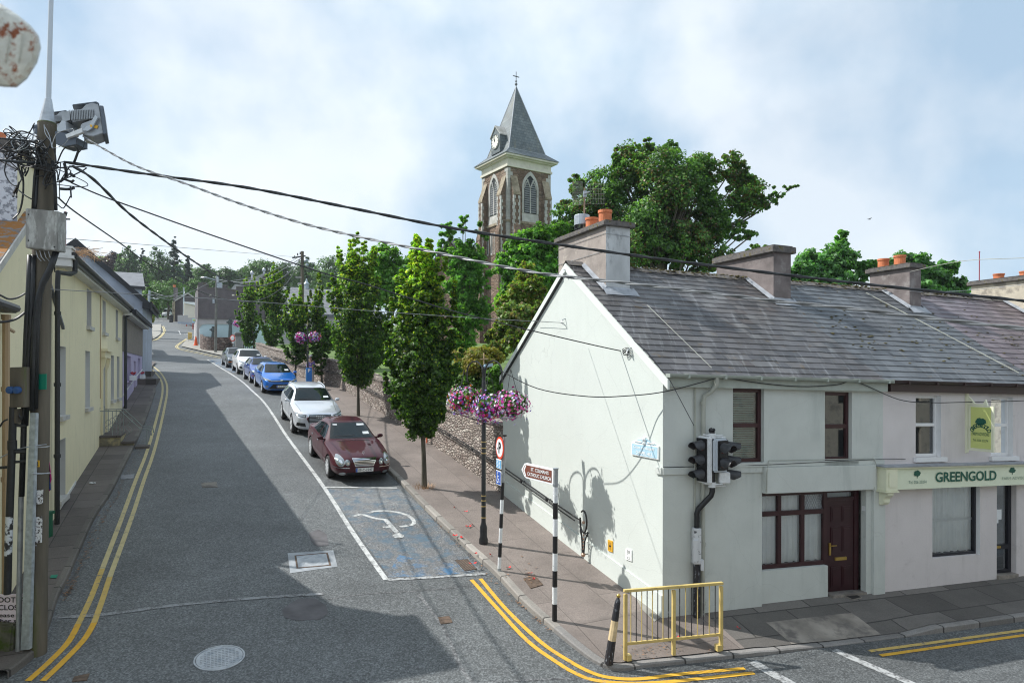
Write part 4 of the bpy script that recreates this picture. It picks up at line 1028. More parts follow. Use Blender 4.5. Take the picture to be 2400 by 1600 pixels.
m = MB(); m.nofix = True; tree_logo(m, cc+up*(zb2-zt_)*.36+sn*.028, txd, wd*.24, 5); m.build('tree_emblem', MATS['sign_green'], t)
# aerial grid on the corner house chimney
mt = H(.66, 4.55, zc1+.1); t = thing('tv_aerial', 'rusty mast with grid panel television aerial behind the corner house chimney pots', 'aerial', mt)
Yd = mt.y; top = at(1369, 440, Yd); mt = Vector((top.x, top.y, mt.z-.4))
m = MB(); m.tube([mt, top], .02, 6); m.build('mast', pbr('rusty_mast', (.30,.20,.14), .6, .3, var=.3, vs=5), t)
m = MB()
l, r_ = at(1342,455,Yd+.2), at(1418,455,Yd-.1)
for x0, x1, y0, y1 in ((1341,1364,425,480),(1372,1417,430,478)):
  for k in range(13):
    px = x0+(x1-x0)*k/12; m.tube([at(px,y0,Yd), at(px,y1,Yd)], .0013, 4)
  for k in range(5):
    py = y0+(y1-y0)*k/4; m.tube([at(x0,py,Yd), at(x1,py,Yd)], .002, 4)
m.build('grid_panel', MATS['pipe_cream'], t)
m = MB(); m.tube([at(1368,455,Yd-.03), at(1380,449,Yd-.2)], .02, 5); m.box(*sorted((at(1366,0,Yd).x, at(1374,0,Yd).x)), Yd-.05, Yd+.05, at(0,462,Yd).z, at(0,448,Yd).z); m.build('dipole', MATS['galvanised'], t)
# wall hooks holding cables
for px, py, lab in ((1480,826,'coil of black cable on a bracket at the gable wall below the roof slope'), (1325,756,'small cable bracket near the top of the gable wall'), (1328,640,'cable clamp at the very tip of the gable')):
  p = gp(px, py, .0); t = thing('cable_bracket', lab, 'bracket', p)
  m = MB(); m.tube([p+up*.1, p+gn2*.09+up*.06, p+gn2*.12, p+up*-.06], .012, 5); m.build('hook', MATS['galvanised'], t)
  if px == 1480:
    m = MB()
    for k in range(3):
      ctr = p+gn2*.06+gv*-.10+up*.03*k; m.tube([ctr+gv*.10*math.cos(a)+up*.045*math.sin(a)+gn2*.02*math.sin(a*2+k) for a in np.linspace(0, 6.28, 14)], .009, 5)
    m.tube([p+gn2*.03+up*.2, p+gn2*.03+up*.3, p+gn2*.03+gv*.5+up*.05, p+gn2*.03+gv*1.3-up*.55, p+gn2*.03+gv*1.95-up*1.3], .007, 5)
    m.build('coil', MATS['black_paint'], t)
# ------------------------------------------------------------------ street furniture on the right-hand footpath
pbr('post_white', (.72,.74,.75), .5, var=.12, vs=14, spots=(16,.62,.70,(.35,.36,.36)))
pbr('post_black', (.012,.012,.014), .45)
pbr('post_grey', (.33,.35,.36), .5, .3, var=.2, vs=8)
pbr('gold_band', (.45,.33,.14), .5, .4)
pbr('sign_white', (.82,.83,.84), .4); pbr('sign_red', (.75,.06,.02), .4); pbr('sign_blue', (.03,.10,.42), .4); pbr('sign_lightblue', (.10,.38,.68), .4); pbr('sign_brown', (.19,.065,.045), .45)
pbr('flaky_black', (.02,.02,.025), .5, spots=(30,.58,.66,(.26,.28,.31)), stretch=(1,1,.4))
pbr('railing_yellow', (.60,.46,.17), .45, var=.15, vs=7, spots=(14,.66,.72,(.10,.08,.04)))
pbr('bollard_cream', (.62,.48,.28), .55, var=.15, vs=10)
up = Vector((0,0,1))
def band_post(root, base, top, r, cuts, names):
  """vertical bands of paint, each a part"""
  for (z0, z1), (nm, mt_) in zip(zip(cuts, cuts[1:]), names):
    m = MB(); f = lambda z: base.lerp(top, z)
    m.lathe(f(z0), [(r,0),(r,(f(z1)-f(z0)).length)], 14, (top-base)); m.build(nm, MATS[mt_], root, smooth=True)
# parking sign
B = G(1171,1337,.11); d_ = B.y
T = Vector(at(1183,1020,d_-.0));
t = thing('parking_sign', 'round red-edged P sign over two blue plates on a black and white striped post', 'sign', B)
fr = lambda py: (1337-py)/(1337-1020)
cuts = [0]+[fr(v) for v in (1331,1304.5,1271,1236.6,1203,1170.5,1130,1020)]
band_post(t, B, T, .038, cuts, [('base','post_grey'),('white_band','post_white'),('black_band','post_black'),('white_band','post_white'),('black_band','post_black'),('white_band','post_white'),('black_band','post_black'),('pole_top','post_grey')])
m = MB(); m.lathe(T, [(.046,-.02),(.046,.012)], 12); m.build('cap', MATS['post_black'], t)
qd = Vector((.39,-1,0)).normalized()       # reading direction: towards the camera
qn = Vector((qd.y, -qd.x, 0)); qn = qn if qn.dot(Vector((0,-1,0))+Vector((-.5,0,0))) > 0 else -qn
def disc(c, r, th, mt_, nm, par, n=36, out=.0, ox=qd, on=qn):
  m = MB(); m.prism([c+on*out+ox*r*math.cos(2*math.pi*k/n)+up*r*math.sin(2*math.pi*k/n) for k in range(n)], on*-th); return m.build(nm, MATS[mt_], par)
c = Vector(at(1176.5,1049,d_))+qn*.05
sg = disc(c, .232, .012, 'sign_red', 'sign_disc', t); disc(c, .190, .003, 'sign_white', 'sign_face', sg, out=.004)
m = MB(); text_mb(m, 'P', c+qn*.006+qd*.025+up*.005, qd, up, .135, .235, bold=.03); m.build('letter', MATS['sign_black'], sg)
m = MB(); m.prism([c+qn*.0075+qd*(-.10+.022*math.cos(a))+up*(-.02+.022*math.sin(a)) for a in np.linspace(0,6.28,10)[:-1]], qn*-.002); m.build('arrow', MATS['sign_black'], sg)
def rplate(par, c, w, h, face, nm, out=0., brd='sign_white', ox=qd, on=qn):
  m = MB(); m.prism([c+on*out+ox*w*a+up*h*b for a,b in ((-.5,-.5),(.5,-.5),(.5,.5),(-.5,.5))], on*-.01); pl = m.build(nm, MATS[brd], par, bevel=.003)
  m = MB(); m.prism([c+on*(out+.003)+ox*(w-.03)*a+up*(h-.03)*b for a,b in ((-.5,-.5),(.5,-.5),(.5,.5),(-.5,.5))], on*-.003); m.build('face', MATS[face], pl); return pl
c2 = Vector(at(1174.5,1086.5,d_))+qn*.05; pl = rplate(t, c2, .30, .20, 'sign_lightblue', 'plate')
m = MB()
for k in range(6):
  for j in range(2): m.prism([c2+qn*.0065+qd*(-.11+.12*j+x)+up*(.075-.028*k+y) for x,y in ((0,0),(.09,0),(.09,.012),(0,.012))], qn*-.002)
m.build('lettering', MATS['sign_white'], pl)
c3 = Vector(at(1174,1119,d_))+qn*.05; pl = rplate(t, c3, .30, .30, 'sign_blue', 'wheelchair_plate')
m = MB(); w3 = lambda x, y: c3+qn*.007+qd*x+up*y
m.tube([w3(-.02,.075), w3(-.02,-.02), w3(.04,-.02), w3(.065,-.085), w3(.085,-.08)], .008, 4); m.ball(w3(-.02,.10), .018, 6); m.tube([w3(-.02+.055*math.cos(a), -.045+.055*math.sin(a)) for a in np.linspace(1.9,5.6,12)], .007, 4); m.tube([w3(-.02,.03), w3(.035,.03)], .007, 4)
m.build('wheelchair_symbol', MATS['sign_white'], pl)
# brown church fingerpost
B = G(1301,1453,.10); d_ = B.y; T = Vector(at(1303,1096,d_))
t = thing('direction_sign', 'brown arrow-shaped church direction sign on a black and white striped post', 'sign', B)
fr = lambda py: (1453-py)/(1453-1096)
cuts = [0]+[fr(v) for v in (1414,1374,1336,1295,1255,1215,1177,1140,1096)]
band_post(t, B, T, .045, cuts, [('black_band','post_black'),('white_band','post_white')]*3+[('black_band','post_black'),('white_band','post_white'),('pole_top','post_grey')])
m = MB(); m.lathe(T, [(.056,-.015),(.056,.0),(.0,.012)], 14); m.lathe(T-up*.30, [(.054,-.02),(.054,.02)], 14); m.build('collar', MATS['galvanised'], t)
q2 = Vector((-.513,.859,0)).normalized(); n2 = Vector((-q2.y, q2.x, 0)); n2 = n2 if n2.y < 0 else -n2
A_ = T-up*.012;
def fp(u, v, o=0): return A_+q2*u+up*(v-.31)+n2*o
tipL = 1.16
out = [(.05,.005),(.98,.005),(1.05,.03),(tipL,.155),(1.05,.285),(.98,.30),(.05,.30)]
m = MB(); m.prism([fp(u,v,.012) for u,v in out], n2*-.026); sg = m.build('arrow_board', MATS['sign_white'], t, bevel=.003)
ins = [(.11,.04),(.99,.04),(1.045,.075),(1.10,.155),(1.045,.235),(.99,.262),(.11,.262)]
m = MB(); m.prism([fp(u,v,.016) for u,v in ins], n2*-.003); m.build('face', MATS['sign_brown'], sg)
m = MB(); m.prism([fp(u,v,.019) for u,v in ((.97,.05),(1.01,.05),(1.075,.155),(1.01,.25),(.97,.25),(1.03,.155))], n2*-.002); m.build('chevron', MATS['sign_white'], sg)
rd = -q2
m = MB(); text_mb(m, "ST. COLMAN'S", fp(.50,.205,.018), rd, up, .60, .068, bold=.015); m.build('lettering', MATS['sign_white'], sg)
m = MB(); text_mb(m, 'CATHOLIC CHURCH', fp(.525,.105,.018), rd, up, .80, .068, bold=.015); m.build('lettering', MATS['sign_white'], sg)
# leaning bollard
B = G(1427.6,1553,.08); T = B+Vector((.165,.02,1.10))
t = thing('bollard', 'leaning black and cream bollard with a gold ball top at the corner kerb', 'bollard', B)
ax = (T-B)
def bp(k): return B+ax*k
for k0, k1, r0, r1, mt_ in ((0,.34,.075,.068,'flaky_black'),(.34,.63,.068,.060,'bollard_cream'),(.63,.90,.060,.048,'flaky_black'),(.90,.965,.048,.02,'flaky_black')):
  m = MB(); L_ = (bp(k1)-bp(k0)).length; m.lathe(bp(k0), [(r0,0),(r1,L_)], 10, ax); m.build('shaft' if mt_[0] == 'f' else 'cream_band', MATS[mt_], t)
m = MB(); m.ball(bp(.99), .036, 12); m.build('ball', MATS['brass'], t, smooth=True)
# guard railing
P0, P1, P2 = G(1467,1545,.08), G(1580,1533,.09), G(1691,1521,.10)
t = thing('guard_railing', 'yellow steel pedestrian railing with yellow and black bars at the street corner', 'railing', P0)
zt0 = (872-1383)/1600*P0.y; zt2 = (872-1365)/1600*P2.y; hh = 1.13
tops = [Vector((p.x, p.y, zt0+(zt2-zt0)*k/2)) for k, p in enumerate((P0,P1,P2))]
dr_ = (P2-P0); dr_.z = 0; dr_.normalize(); nr = Vector((dr_.y, -dr_.x, 0))
for p, tp in zip((P0,P1,P2), tops):
  m = MB(); h_ = (tp.z-p.z)/2-.025; m.obox(Vector((p.x,p.y,p.z+h_)), dr_, nr, up, .028, .028, h_); m.build('post', MATS['railing_yellow'], t, bevel=.004)
ang = (tops[2]-tops[0]).normalized(); upn = nr.cross(ang); upn = upn if upn.z > 0 else -upn
m = MB(); m.obox((tops[0]+tops[2])/2, ang, nr, upn, (tops[2]-tops[0]).length/2+.03, .032, .022); m.build('top_rail', MATS['railing_yellow'], t, bevel=.004)
lowd = 1.13*.77
m = MB(); m.obox((tops[0]+tops[2])/2-up*lowd, ang, nr, upn, (tops[2]-tops[0]).length/2-.02, .02, .022); m.build('bottom_rail', MATS['railing_yellow'], t, bevel=.004)
for s_ in (0, 1):
  for k in range(1, 9 if s_ == 0 else 8):
    nk = 9 if s_ == 0 else 8
    p = tops[s_].lerp(tops[s_+1], k/nk)
    m = MB(); m.tube([p-up*.02, p-up*(lowd-.02)], .0085, 6); m.build('bar', MATS['railing_yellow'] if k % 2 == (1 if s_ == 0 else 0) else MATS['flaky_black'], t)
m = MB(); m.obox(P0+nr*-.0+dr_*.05+up*.04, dr_, nr, up, .04, .05, .045); m.obox(P2-dr_*.05+up*.05, dr_, nr, up, .045, .05, .05); m.build('foot_block', MATS['railing_yellow'], t)
# traffic lights
B = G(1634,1444,.11); d_ = B.y; pt = lambda px, py, dy=0: Vector(at(px,py,d_+dy))
t = thing('traffic_light', 'cranked black pole carrying three traffic signal heads in front of the corner house', 'traffic light', B)
m = MB(); m.tube([B, pt(1634,1300)], .064, 14); m.build('lower_pole', MATS['flaky_black'], t, smooth=True)
m = MB(); m.tube([pt(1634,1240), pt(1634,1202), pt(1637,1192), pt(1667,1160), pt(1670,1150), pt(1670,1095), pt(1669,1010)], .052, 14); m.build('pole', MATS['black_paint'], t, smooth=True)
m = MB(); m.obox(pt(1633,1277,-.01), (1,0,0), (0,1,0), up, .075, .072, .33); m.obox(pt(1631,1290,-.09), (1,0,0), (0,1,0), up, .05, .02, .21); m.obox(pt(1646,1322,-.04), (1,0,0), (0,1,0), up, .03, .05, .10); m.build('control_box', pbr('white_grimy', (.60,.62,.64), .5, spots=(10,.58,.66,(.06,.06,.07))), t, bevel=.008)
pbr('lens_red', (.25,.01,.01), .25, coat=1); pbr('lens_amber', (.30,.07,.01), .25, coat=1); pbr('lens_green', (.01,.16,.09), .25, coat=1); pbr('signal_grey', (.50,.55,.60), .4)
def head(c, f, n, pitch, w, par, side, backm='post_white'):
  """signal head centred at c facing f; n lamps"""
  f = Vector(f).normalized(); r = up.cross(f)
  m = MB(); h_ = pitch*n/2
  m.obox(c-f*.06, r, f, up, w/2+.045, .055, h_+.04); hd = m.build('signal_head', MATS[backm], par, bevel=.03)
  m = MB(); m.obox(c+f*.005, r, f, up, w/2, .02, h_+.005); m.build('signal_face', MATS['post_black'], hd, bevel=.01)
  for k in range(n):
    cc = c+up*(h_-pitch*(k+.5)); lm = ('lens_red','lens_amber','lens_green')[k]
    m = MB(); m.lathe(cc+f*.02, [(w*.40,0),(w*.36,.012),(0,.03)], 20, f); ln = m.build('lens', MATS[lm], hd, smooth=True)
    m = MB(); R_ = w*.43; n_ = 18; rows = []
    for i in range(n_+1):
      a = -.55+(math.pi+1.1)*i/n_; cs, sn_ = math.cos(a), math.sin(a)
      ln_ = .24 if sn_ > .1 else .24-.13*min(1, (.1-sn_)/.6)
      o = r*cs*R_+up*sn_*R_
      rows.append([m.p(cc+f*.02+o), m.p(cc+f*(.02+ln_)+o-up*.03), m.p(cc+f*(.02+ln_)+o*.96-up*.03), m.p(cc+f*.02+o*.96)])
    for a, b in zip(rows, rows[1:]):
      for q in range(3): m.face((a[q], b[q], b[q+1], a[q+1]))
    m.build('hood', pbr('hood_grey', (.045,.047,.052), .5, var=.3, vs=10), hd, smooth=True)
head(pt(1646,1076,-.02), (-.86,-.5,0), 3, .265, .24, t, -1)
head(pt(1694,1066,-.12), (.52,-.85,0), 2, .27, .24, t, 1, 'signal_grey')
head(pt(1703,1078,.22), (.97,-.22,0), 3, .265, .24, t, 1)
m = MB(); m.obox(pt(1697,1117,.0), (1,0,0), (0,1,0), up, .10, .07, .10); m.build('junction_box', MATS['post_white'], t, bevel=.01)
m = MB()
for py in (1020, 1134):
  m.tube([pt(1669,py), pt(1648,py-3,-.03)], .014, 6); m.tube([pt(1669,py), pt(1694,py-1,-.10)], .014, 6); m.tube([pt(1669,py+4), pt(1700,py+3,.2)], .014, 6); m.lathe(pt(1669,py), [(.07,-.05),(.07,.05)], 10)
m.build('brackets', MATS['post_white'], t)
m = MB(); m.ball(pt(1667,1007), .05, 8); m.ball(pt(1673,1006), .035, 8); m.build('pole_cap', MATS['post_black'], t)
# ---- flowers
FLC = [pbr('petal_magenta', (.55,.01,.28), .6), pbr('petal_white', (.85,.83,.85), .6), pbr('petal_violet', (.20,.12,.55), .6), pbr('petal_orange', (.85,.20,.02), .6), pbr('petal_pink', (.72,.16,.42), .6), pbr('petal_lilac', (.45,.36,.72), .6), pbr('petal_scarlet', (.7,.03,.02), .6)]
leaf_mat('basket_leaf', [(.03,.08,.015),(.06,.16,.03),(.11,.24,.05)])
def flower_basket(name, label, c, r, n, weights, top, group=None, size=.036):
  t = thing(name, label, 'flower basket', c, group); rg = np.random.RandomState(int(abs(c.x*100))%1000+7)
  m = MB(); m.lathe(c-up*r*.75, [(r*.15,0),(r*.45,r*.15),(r*.62,r*.5),(r*.66,r*.7)], 14); m.build('liner', pbr('liner', (.03,.028,.02), .9), t)
  m = MB()
  for k in range(3): a = k*2.09; m.tube([c+Vector((math.cos(a)*r*.6, math.sin(a)*r*.6, 0)), top], .006, 4)
  m.build('chains', MATS['black_paint'], t)
  V = rg.normal(size=(n*2,3)); V /= np.linalg.norm(V,axis=1)[:,None]; V[:,2] = V[:,2]*.78
  rad = r*(.72+.34*rg.rand(n*2))*(1+.10*np.sin(V[:,0]*9)+.10*np.sin(V[:,1]*8+2)); P = np.array(c)+V*rad[:,None]; P[:,2] -= r*.08
  N = V/np.linalg.norm(V,axis=1)[:,None]
  def quads(P, N, s, jit):
    N = N+rg.normal(size=N.shape)*jit; N /= np.linalg.norm(N,axis=1)[:,None]
    t1 = np.cross(N, rg.normal(size=N.shape)); t1 /= np.linalg.norm(t1,axis=1)[:,None]; t2 = np.cross(N, t1); s = s[:,None]
    return P, N, t1*s, t2*s
  p, nn, a, b = quads(P*1, N, .03+.03*rg.rand(n*2), .8); p = np.array(c)+(p-np.array(c))*.9
  fastquads('foliage', np.stack([p-a, p-b*.6, p+a, p+b*.6], 1), MATS['basket_leaf'], t)
  P[:n] += N[:n]*(rg.rand(n)**4*.09)[:,None]; P[:n,2] -= rg.rand(n)**5*.16
  p, nn, a, b = quads(P[:n]*1, N[:n], size*(.75+.5*rg.rand(n)), .35)
  p = p+nn*.012; mi = rg.choice(len(FLC), n, p=np.array(weights)/sum(weights))
  # a blossom: three crossed petals pairs forming a star, dished
  qs = []; mis = []
  for k in range(3):
    th = k*math.pi/3; c1, s1 = math.cos(th), math.sin(th); u = a*c1+b*s1; w = -a*s1+b*c1
    qs.append(np.stack([p-u+nn*.010, p-w*.42+nn*.002*k, p+u+nn*.010, p+w*.42+nn*.002*k], 1)); mis.append(mi)
  fastquads('blossoms', np.concatenate(qs), FLC, t, np.concatenate(mis))
  return t
def lamp_post(name, label, B, ht, bh, baskets, first=True, pr=.052):
  t = thing(name, label, 'lamp post', B, 'lamp posts with flower baskets')
  T = B+up*ht
  m = MB(); m.lathe(B, [(.105,0),(.105,.10),(.085,.16),(.085,.38),(.06,.46),(pr,.5),(pr,ht-.5),(pr*.8,ht-.48),(pr*.55,ht-.3),(pr*.55,ht-.1),(0,ht-.08)], 14); m.build('pole', MATS['black_paint'], t, smooth=True)
  for z in (.60,.86,.99,1.10,2.08,2.20,2.34):
    if z < ht-1: m = MB(); m.lathe(B+up*z, [(pr+.006,-.012),(pr+.006,.012)], 14); m.build('gold_band', MATS['gold_band'], t)
  for s_ in (-1, 1):
    m = MB(); pts = []
    for k in range(13):
      a = math.pi*k/12; x = .19*(1-math.cos(a)); z = .27*math.sin(a)
      pts.append((x, z))
    dx = Vector((s_*.55, s_*-.835, 0))*1.9 if s_ else Vector((.5,.3,0))*1.2
    m.tube([T-up*.42+dx*.03]+[T-up*.28+dx*(.03+x)+up*z for x,z in pts]+[T-up*.50+dx*.41], .017, 6); m.build('arm', MATS['black_paint'], t)
  m = MB(); m.tube([T-up*.3, T+up*.18], .011, 4); m.obox(T+up*.04, (1,0,0), (0,1,0), up, .085, .011, .011); m.build('wooden_cross', pbr('pine_wood', (.45,.32,.20), .7), t)
  return t
B = G(1134,1273,.11); d_ = B.y
T = Vector(at(1135,845,d_)); ht = T.z-B.z
LP1 = lamp_post('lamp_post', 'black lamp post with gold bands holding the big flower baskets beside the corner house', B, ht, 3.4, None)
kw = .36
for (px, py, dy, r, n, w, lab) in ((1088,933,.72,.385,680,(5,4,2.5,2.2,2,1.5,1),'left flower basket of the near lamp post, with orange and magenta petunias'),
                (1146,950,-.36,.345,620,(5,2.5,4,.7,1.5,3,.3),'middle flower basket of the near lamp post, heavy with violet and magenta blossom'),
                (1197,943,-.75,.34,620,(5,5,1.5,.1,4,1.5,.1),'right flower basket of the near lamp post, pink and white against the gable')):
  c = Vector(at(px,py,d_+dy)); flower_basket('flower_basket', lab, c, r, n, w, Vector((c.x, c.y, T.z-.2)), 'flower baskets on the near lamp post')
m = MB(); c = Vector(at(1146,856,d_)); m.obox(c, (1,0,.2), (0,1,0), up, .09, .05, .035); m.ball(c+Vector((-.09,0,-.02)), .05, 8); m.build('lamp_head', pbr('lamp_silver', (.35,.50,.60), .3, .4), LP1)
B2 = G(721,908,.11); lamp_post('lamp_post', 'black lamp post standing beside the blue parking meter', B2, 3.5, 2.5, None)
for px, py, lab in ((705,790,'pink and white flower basket hanging left of the lamp post by the parking meter'), (737,787,'flower basket half hidden by leaves right of the lamp post by the parking meter')):
  c = Vector(at(px,py,B2.y)); flower_basket('flower_basket', lab, c, .30, 260, (5,3,2,.3,2,2,0), c+up*.6, 'flower baskets on the middle lamp post', .06)
B3 = G(571,828,.11); lamp_post('lamp_post', 'farthest black lamp post, beside the stone gate pillar at the top', B3, 3.2, 2.4, None)
c = Vector(at(556,759,B3.y)); flower_basket('flower_basket', 'far flower basket of pink and white blossom by the grey school gable', c, .34, 200, (5,4,2,.3,2,2,0), c+up*.6, None, .085)
# ---- handrail along stone wall and gable
m = MB()
seg = []
for i, p in enumerate(WALL[:-1]): seg.append(Vector((p.x, p.y, gz(p.x, p.y)+.11)))
b_end = hb(1358)
for b in (7.45, 6.0, 4.5, b_end): q = H(0, b, 0); seg.append(Vector((q.x, q.y, gz(q.x, q.y)+.11)))
no = []
for i, p in enumerate(seg):
  tt_ = (seg[min(i+1,len(seg)-1)]-seg[max(i-1,0)]); tt_.z = 0; tt_.normalize(); no.append(Vector((tt_.y, -tt_.x, 0)))
no = [n_ if n_.x < 0 else -n_ for n_ in no]
t = thing('handrail', 'black double handrail fixed along the stone wall and gable, ending in a scroll', 'handrail', seg[-1])
seg = seg[1:]; no = no[1:]
hp = [p+n_*.12+up*.85 for p, n_ in zip(seg, no)]
for o in (0, -.085):
  m = MB(); m.tube([p+up*o for p in hp], .021 if o == 0 else .017, 6); m.build('rail', MATS['black_paint'], t)
m = MB();
for i in range(len(hp)-1):
  L_ = (hp[i+1]-hp[i]).length; n_ = max(1, int(L_/1.7))
  for k in range(n_):
    p = hp[i].lerp(hp[i+1], k/n_); q = no[i].lerp(no[i+1], k/n_); dd = (hp[i+1]-hp[i]).normalized()
    m.obox(p-up*.045, dd, q, up, .035, .02, .05); m.tube([p-up*.05, p-up*.05-q*.12], .012, 5)
    m.tube([p+dd*.12-up*.045+dd*.05*math.cos(a)+up*.03*math.sin(a) for a in np.linspace(0,6.28,9)], .006, 4)
m.build('bracket', MATS['black_paint'], t)
e0 = hp[-1];
bc = hb(1381); cc = H(0, bc, 0); zc_ = hz(1220, 0, bc)
ctr = Vector((cc.x, cc.y, (872-1222)/1600*cc.y))+gn2*.14
m = MB(); m.tube([e0, ctr+gv*-.12+up*.02, ctr+gv*-.13-up*.2, ctr+gv*-.03-up*.42]+[], .019, 6)
m.tube([ctr+gv*.145*math.cos(a)+up*(.02+.24*math.sin(a)) for a in np.linspace(2.2, 2.2-5.6, 22)], .019, 6); m.build('scroll', MATS['black_paint'], t)
m = MB(); bot = Vector((ctr.x, ctr.y, (872-1298)/1600*ctr.y)); m.tube([ctr+gv*-.10-up*.2, bot-gv*.01], .017, 6); m.tube([ctr+gv*.17-up*.22, ctr+gv*.06-up*.4, bot+gv*.02], .017, 6); m.tube([ctr+gv*.05-up*.23, ctr+gv*.20-up*.27, ctr+gv*.17-up*.17], .012, 5)
m.tube([bot, bot-gn2*.14], .012, 5); m.tube([ctr-up*.24, ctr-up*.24-gn2*.14], .012, 5)
m.build('stay', MATS['black_paint'], t)
m = MB(); m.ball(bot-up*.01, .05, 10); m.ball(ctr+gv*-.0+up*.0, .035, 8)
for k in range(5): m.ball(ctr+gv*.01-up*(.28+.075*k), .022, 6)
m.build('balls', pbr('copper', (.45,.28,.20), .4, .5), t)
# ---- stone wall
rubble('rubble_pink', [(.22,.17,.145),(.33,.27,.235),(.46,.40,.35),(.28,.23,.21),(.55,.50,.44)], (.17,.145,.125), 5.2, (1,1,2.5), .11)
rubble('rubble_dark', [(.10,.07,.06),(.17,.12,.10),(.13,.10,.09),(.22,.17,.14)], (.07,.06,.055), 2.6, (1,1,2.1), .07)
def stone_wall(name, label, pts, hts, th, matn, coping=None, piers=(), cat='wall'):
  D = densify(pts, .45, False); Hs = []
  L_ = [0]
  for a, b in zip(pts, pts[1:]): L_.append(L_[-1]+(Vector((b.x,b.y))-Vector((a.x,a.y))).length)
  l = 0; prev = D[0]; rg = random.Random(4); t = thing(name, label, cat, (pts[-1].x, pts[-1].y, gz(pts[-1].x, pts[-1].y)))
  m = MB(); rows = []; cop = []
  for i, p in enumerate(D):
    l += (p-prev).length; prev = p; h = float(np.interp(l, L_, hts)); tt_ = (D[min(i+1,len(D)-1)]-D[max(i-1,0)]).normalized(); n_ = Vector((tt_.y,-tt_.x,0)); n_ = n_ if n_.x > 0 else -n_
    z = gz(p.x, p.y); k = 6; row = []
    for j in range(k+1): row.append(m.p(p+n_*rg.uniform(-.02,.02)+up*(z-.2+(h+.2)*j/k)))
    row.append(m.p(p+n_*th+up*(z+h))); row.append(m.p(p+n_*th+up*(z-.2))); rows.append(row); cop.append((p, n_, z+h))
  for a, b in zip(rows, rows[1:]):
    for j in range(len(a)-1): m.face((a[j], b[j], b[j+1], a[j+1]))
  m.face(rows[0]); m.face(rows[-1][::-1]); w = m.build('masonry', MATS[matn], t)
  if coping:
    m = MB()
    for (p, n_, z), (q, n2_, z2) in zip(cop, cop[1:]):
      j = rg.uniform(-.012,.02); d = (q-p); p1 = p+d*.02; q1 = q-d*.02
      a = [p1-n_*.05+up*(z+.005), q1-n2_*.05+up*(z2+.005), q1+n2_*(th+.04)+up*(z2+.005), p1+n_*(th+.04)+up*(z+.005)]
      m.prism(a, up*(.08+j))
    m.build('coping', MATS[coping], t)
  return t
WG = [Vector((p.x, p.y, 0)) for p in WALL]
stone_wall('stone_wall', 'long pinkish rubble stone retaining wall along the right-hand footpath', [WG[0]-(WG[1]-WG[0])*.02]+WG[1:], [1.5,1.45,1.45,1.5,1.5,1.55,2.0], .45, 'rubble_pink', 'rubble_pink')
pbr('dark_wood', (.035,.02,.018), .7, var=.3, vs=6)
p = G(713,874,.1); q = G(716.5,876,.1); m = MB(); dd = (WG[2]-WG[3]).normalized();
m.obox(p+up*.75-Vector((.05,.05,0)), dd, Vector((dd.y,-dd.x,0)), up, .35, .06, .75); tag(m.build('wooden_gate', MATS['dark_wood']), 'dark wooden gate in the stone wall behind the parking meter', 'gate')
pr_ = nearest(G(1009,1040,.1), WG); p = Vector((pr_.x-.12, pr_.y-.1, gz(pr_.x,pr_.y)+.11)); m = MB(); m.obox(p+up*.75, (.4,-.9,0), (.9,.4,0), up, .05, .02, .72); tag(m.build('marker_board', pbr('board_orange', (.45,.10,.04), .6)), 'narrow orange board standing against the stone wall behind the nearest tree trunk', 'board')
# ---- parking meter
B = G(724,911,.11); sc = B.y/1600
t = thing('parking_meter', 'blue pay and display parking meter with a white P near the silver car', 'parking meter', B)
pbr('meter_blue', (.015,.16,.52), .35, coat=.5); pbr('meter_lightblue', (.10,.42,.78), .35, coat=.5)
h_ = 49*sc; m = MB(); f_ = Vector((.35,-.94,0)); r_ = Vector((.94,.35,0)); w_ = 12.5*sc/2
m.obox(B+up*h_/2, r_, f_, up, w_, .16, h_/2); m.build('cabinet', MATS['meter_blue'], t, bevel=.012)
m = MB(); m.obox(B+up*h_*.5-r_*(w_+.004), r_, f_, up, .006, .15, h_*.48); m.build('side_panel', MATS['meter_lightblue'], t)
m = MB(); m.obox(B+up*h_*.3+f_*.162, r_, f_, up, w_*.96, .004, .008); m.obox(B+up*h_*.78-r_*(w_+.012), r_, f_, up, .005, .06, .12); m.build('slot', MATS['sign_white'], t)
m = MB(); text_mb(m, 'P', B+up*(h_-.17)+f_*.167, r_, up, .13, .18, bold=.03); m.build('letter', MATS['sign_white'], t)
# ---- elderly person behind the meter
def skinned(name, joints, bones, mat_, parent, lv=2):
  me = bpy.data.meshes.new(name); me.from_pydata([j[0] for j in joints], bones, [])
  ob = bpy.data.objects.new(name, me); COL.objects.link(ob)
  md = ob.modifiers.new('s', 'SKIN'); md.use_smooth_shade = True
  for v, j in zip(me.skin_vertices[0].data, joints): v.radius = j[1] if hasattr(j[1], '__len__') else (j[1], j[1])
  me.skin_vertices[0].data[0].use_root = True
  sb = ob.modifiers.new('b', 'SUBSURF'); sb.levels = lv; sb.render_levels = lv
  dg = bpy.context.evaluated_depsgraph_get(); m2 = bpy.data.meshes.new_from_object(ob.evaluated_get(dg)); bpy.data.objects.remove(ob)
  for p_ in m2.polygons: p_.use_smooth = True
  m2.materials.clear(); o = bpy.data.objects.new(name, m2); COL.objects.link(o); m2.materials.append(mat_); o.parent = parent; OFF[o.name] = Vector((0,0,0)); return o
B = G(729,903,.11)
t = thing('person', 'white-haired person in a purple patterned top standing behind the blue parking meter', 'person', B)
pbr('skin', (.55,.32,.24), .5); pbr('hair_white', (.75,.74,.72), .7); pbr('top_purple', (.17,.12,.34), .8, spots=(9,.52,.58,(.55,.5,.65))); pbr('trouser', (.42,.40,.38), .8)
sc_ = 1.0
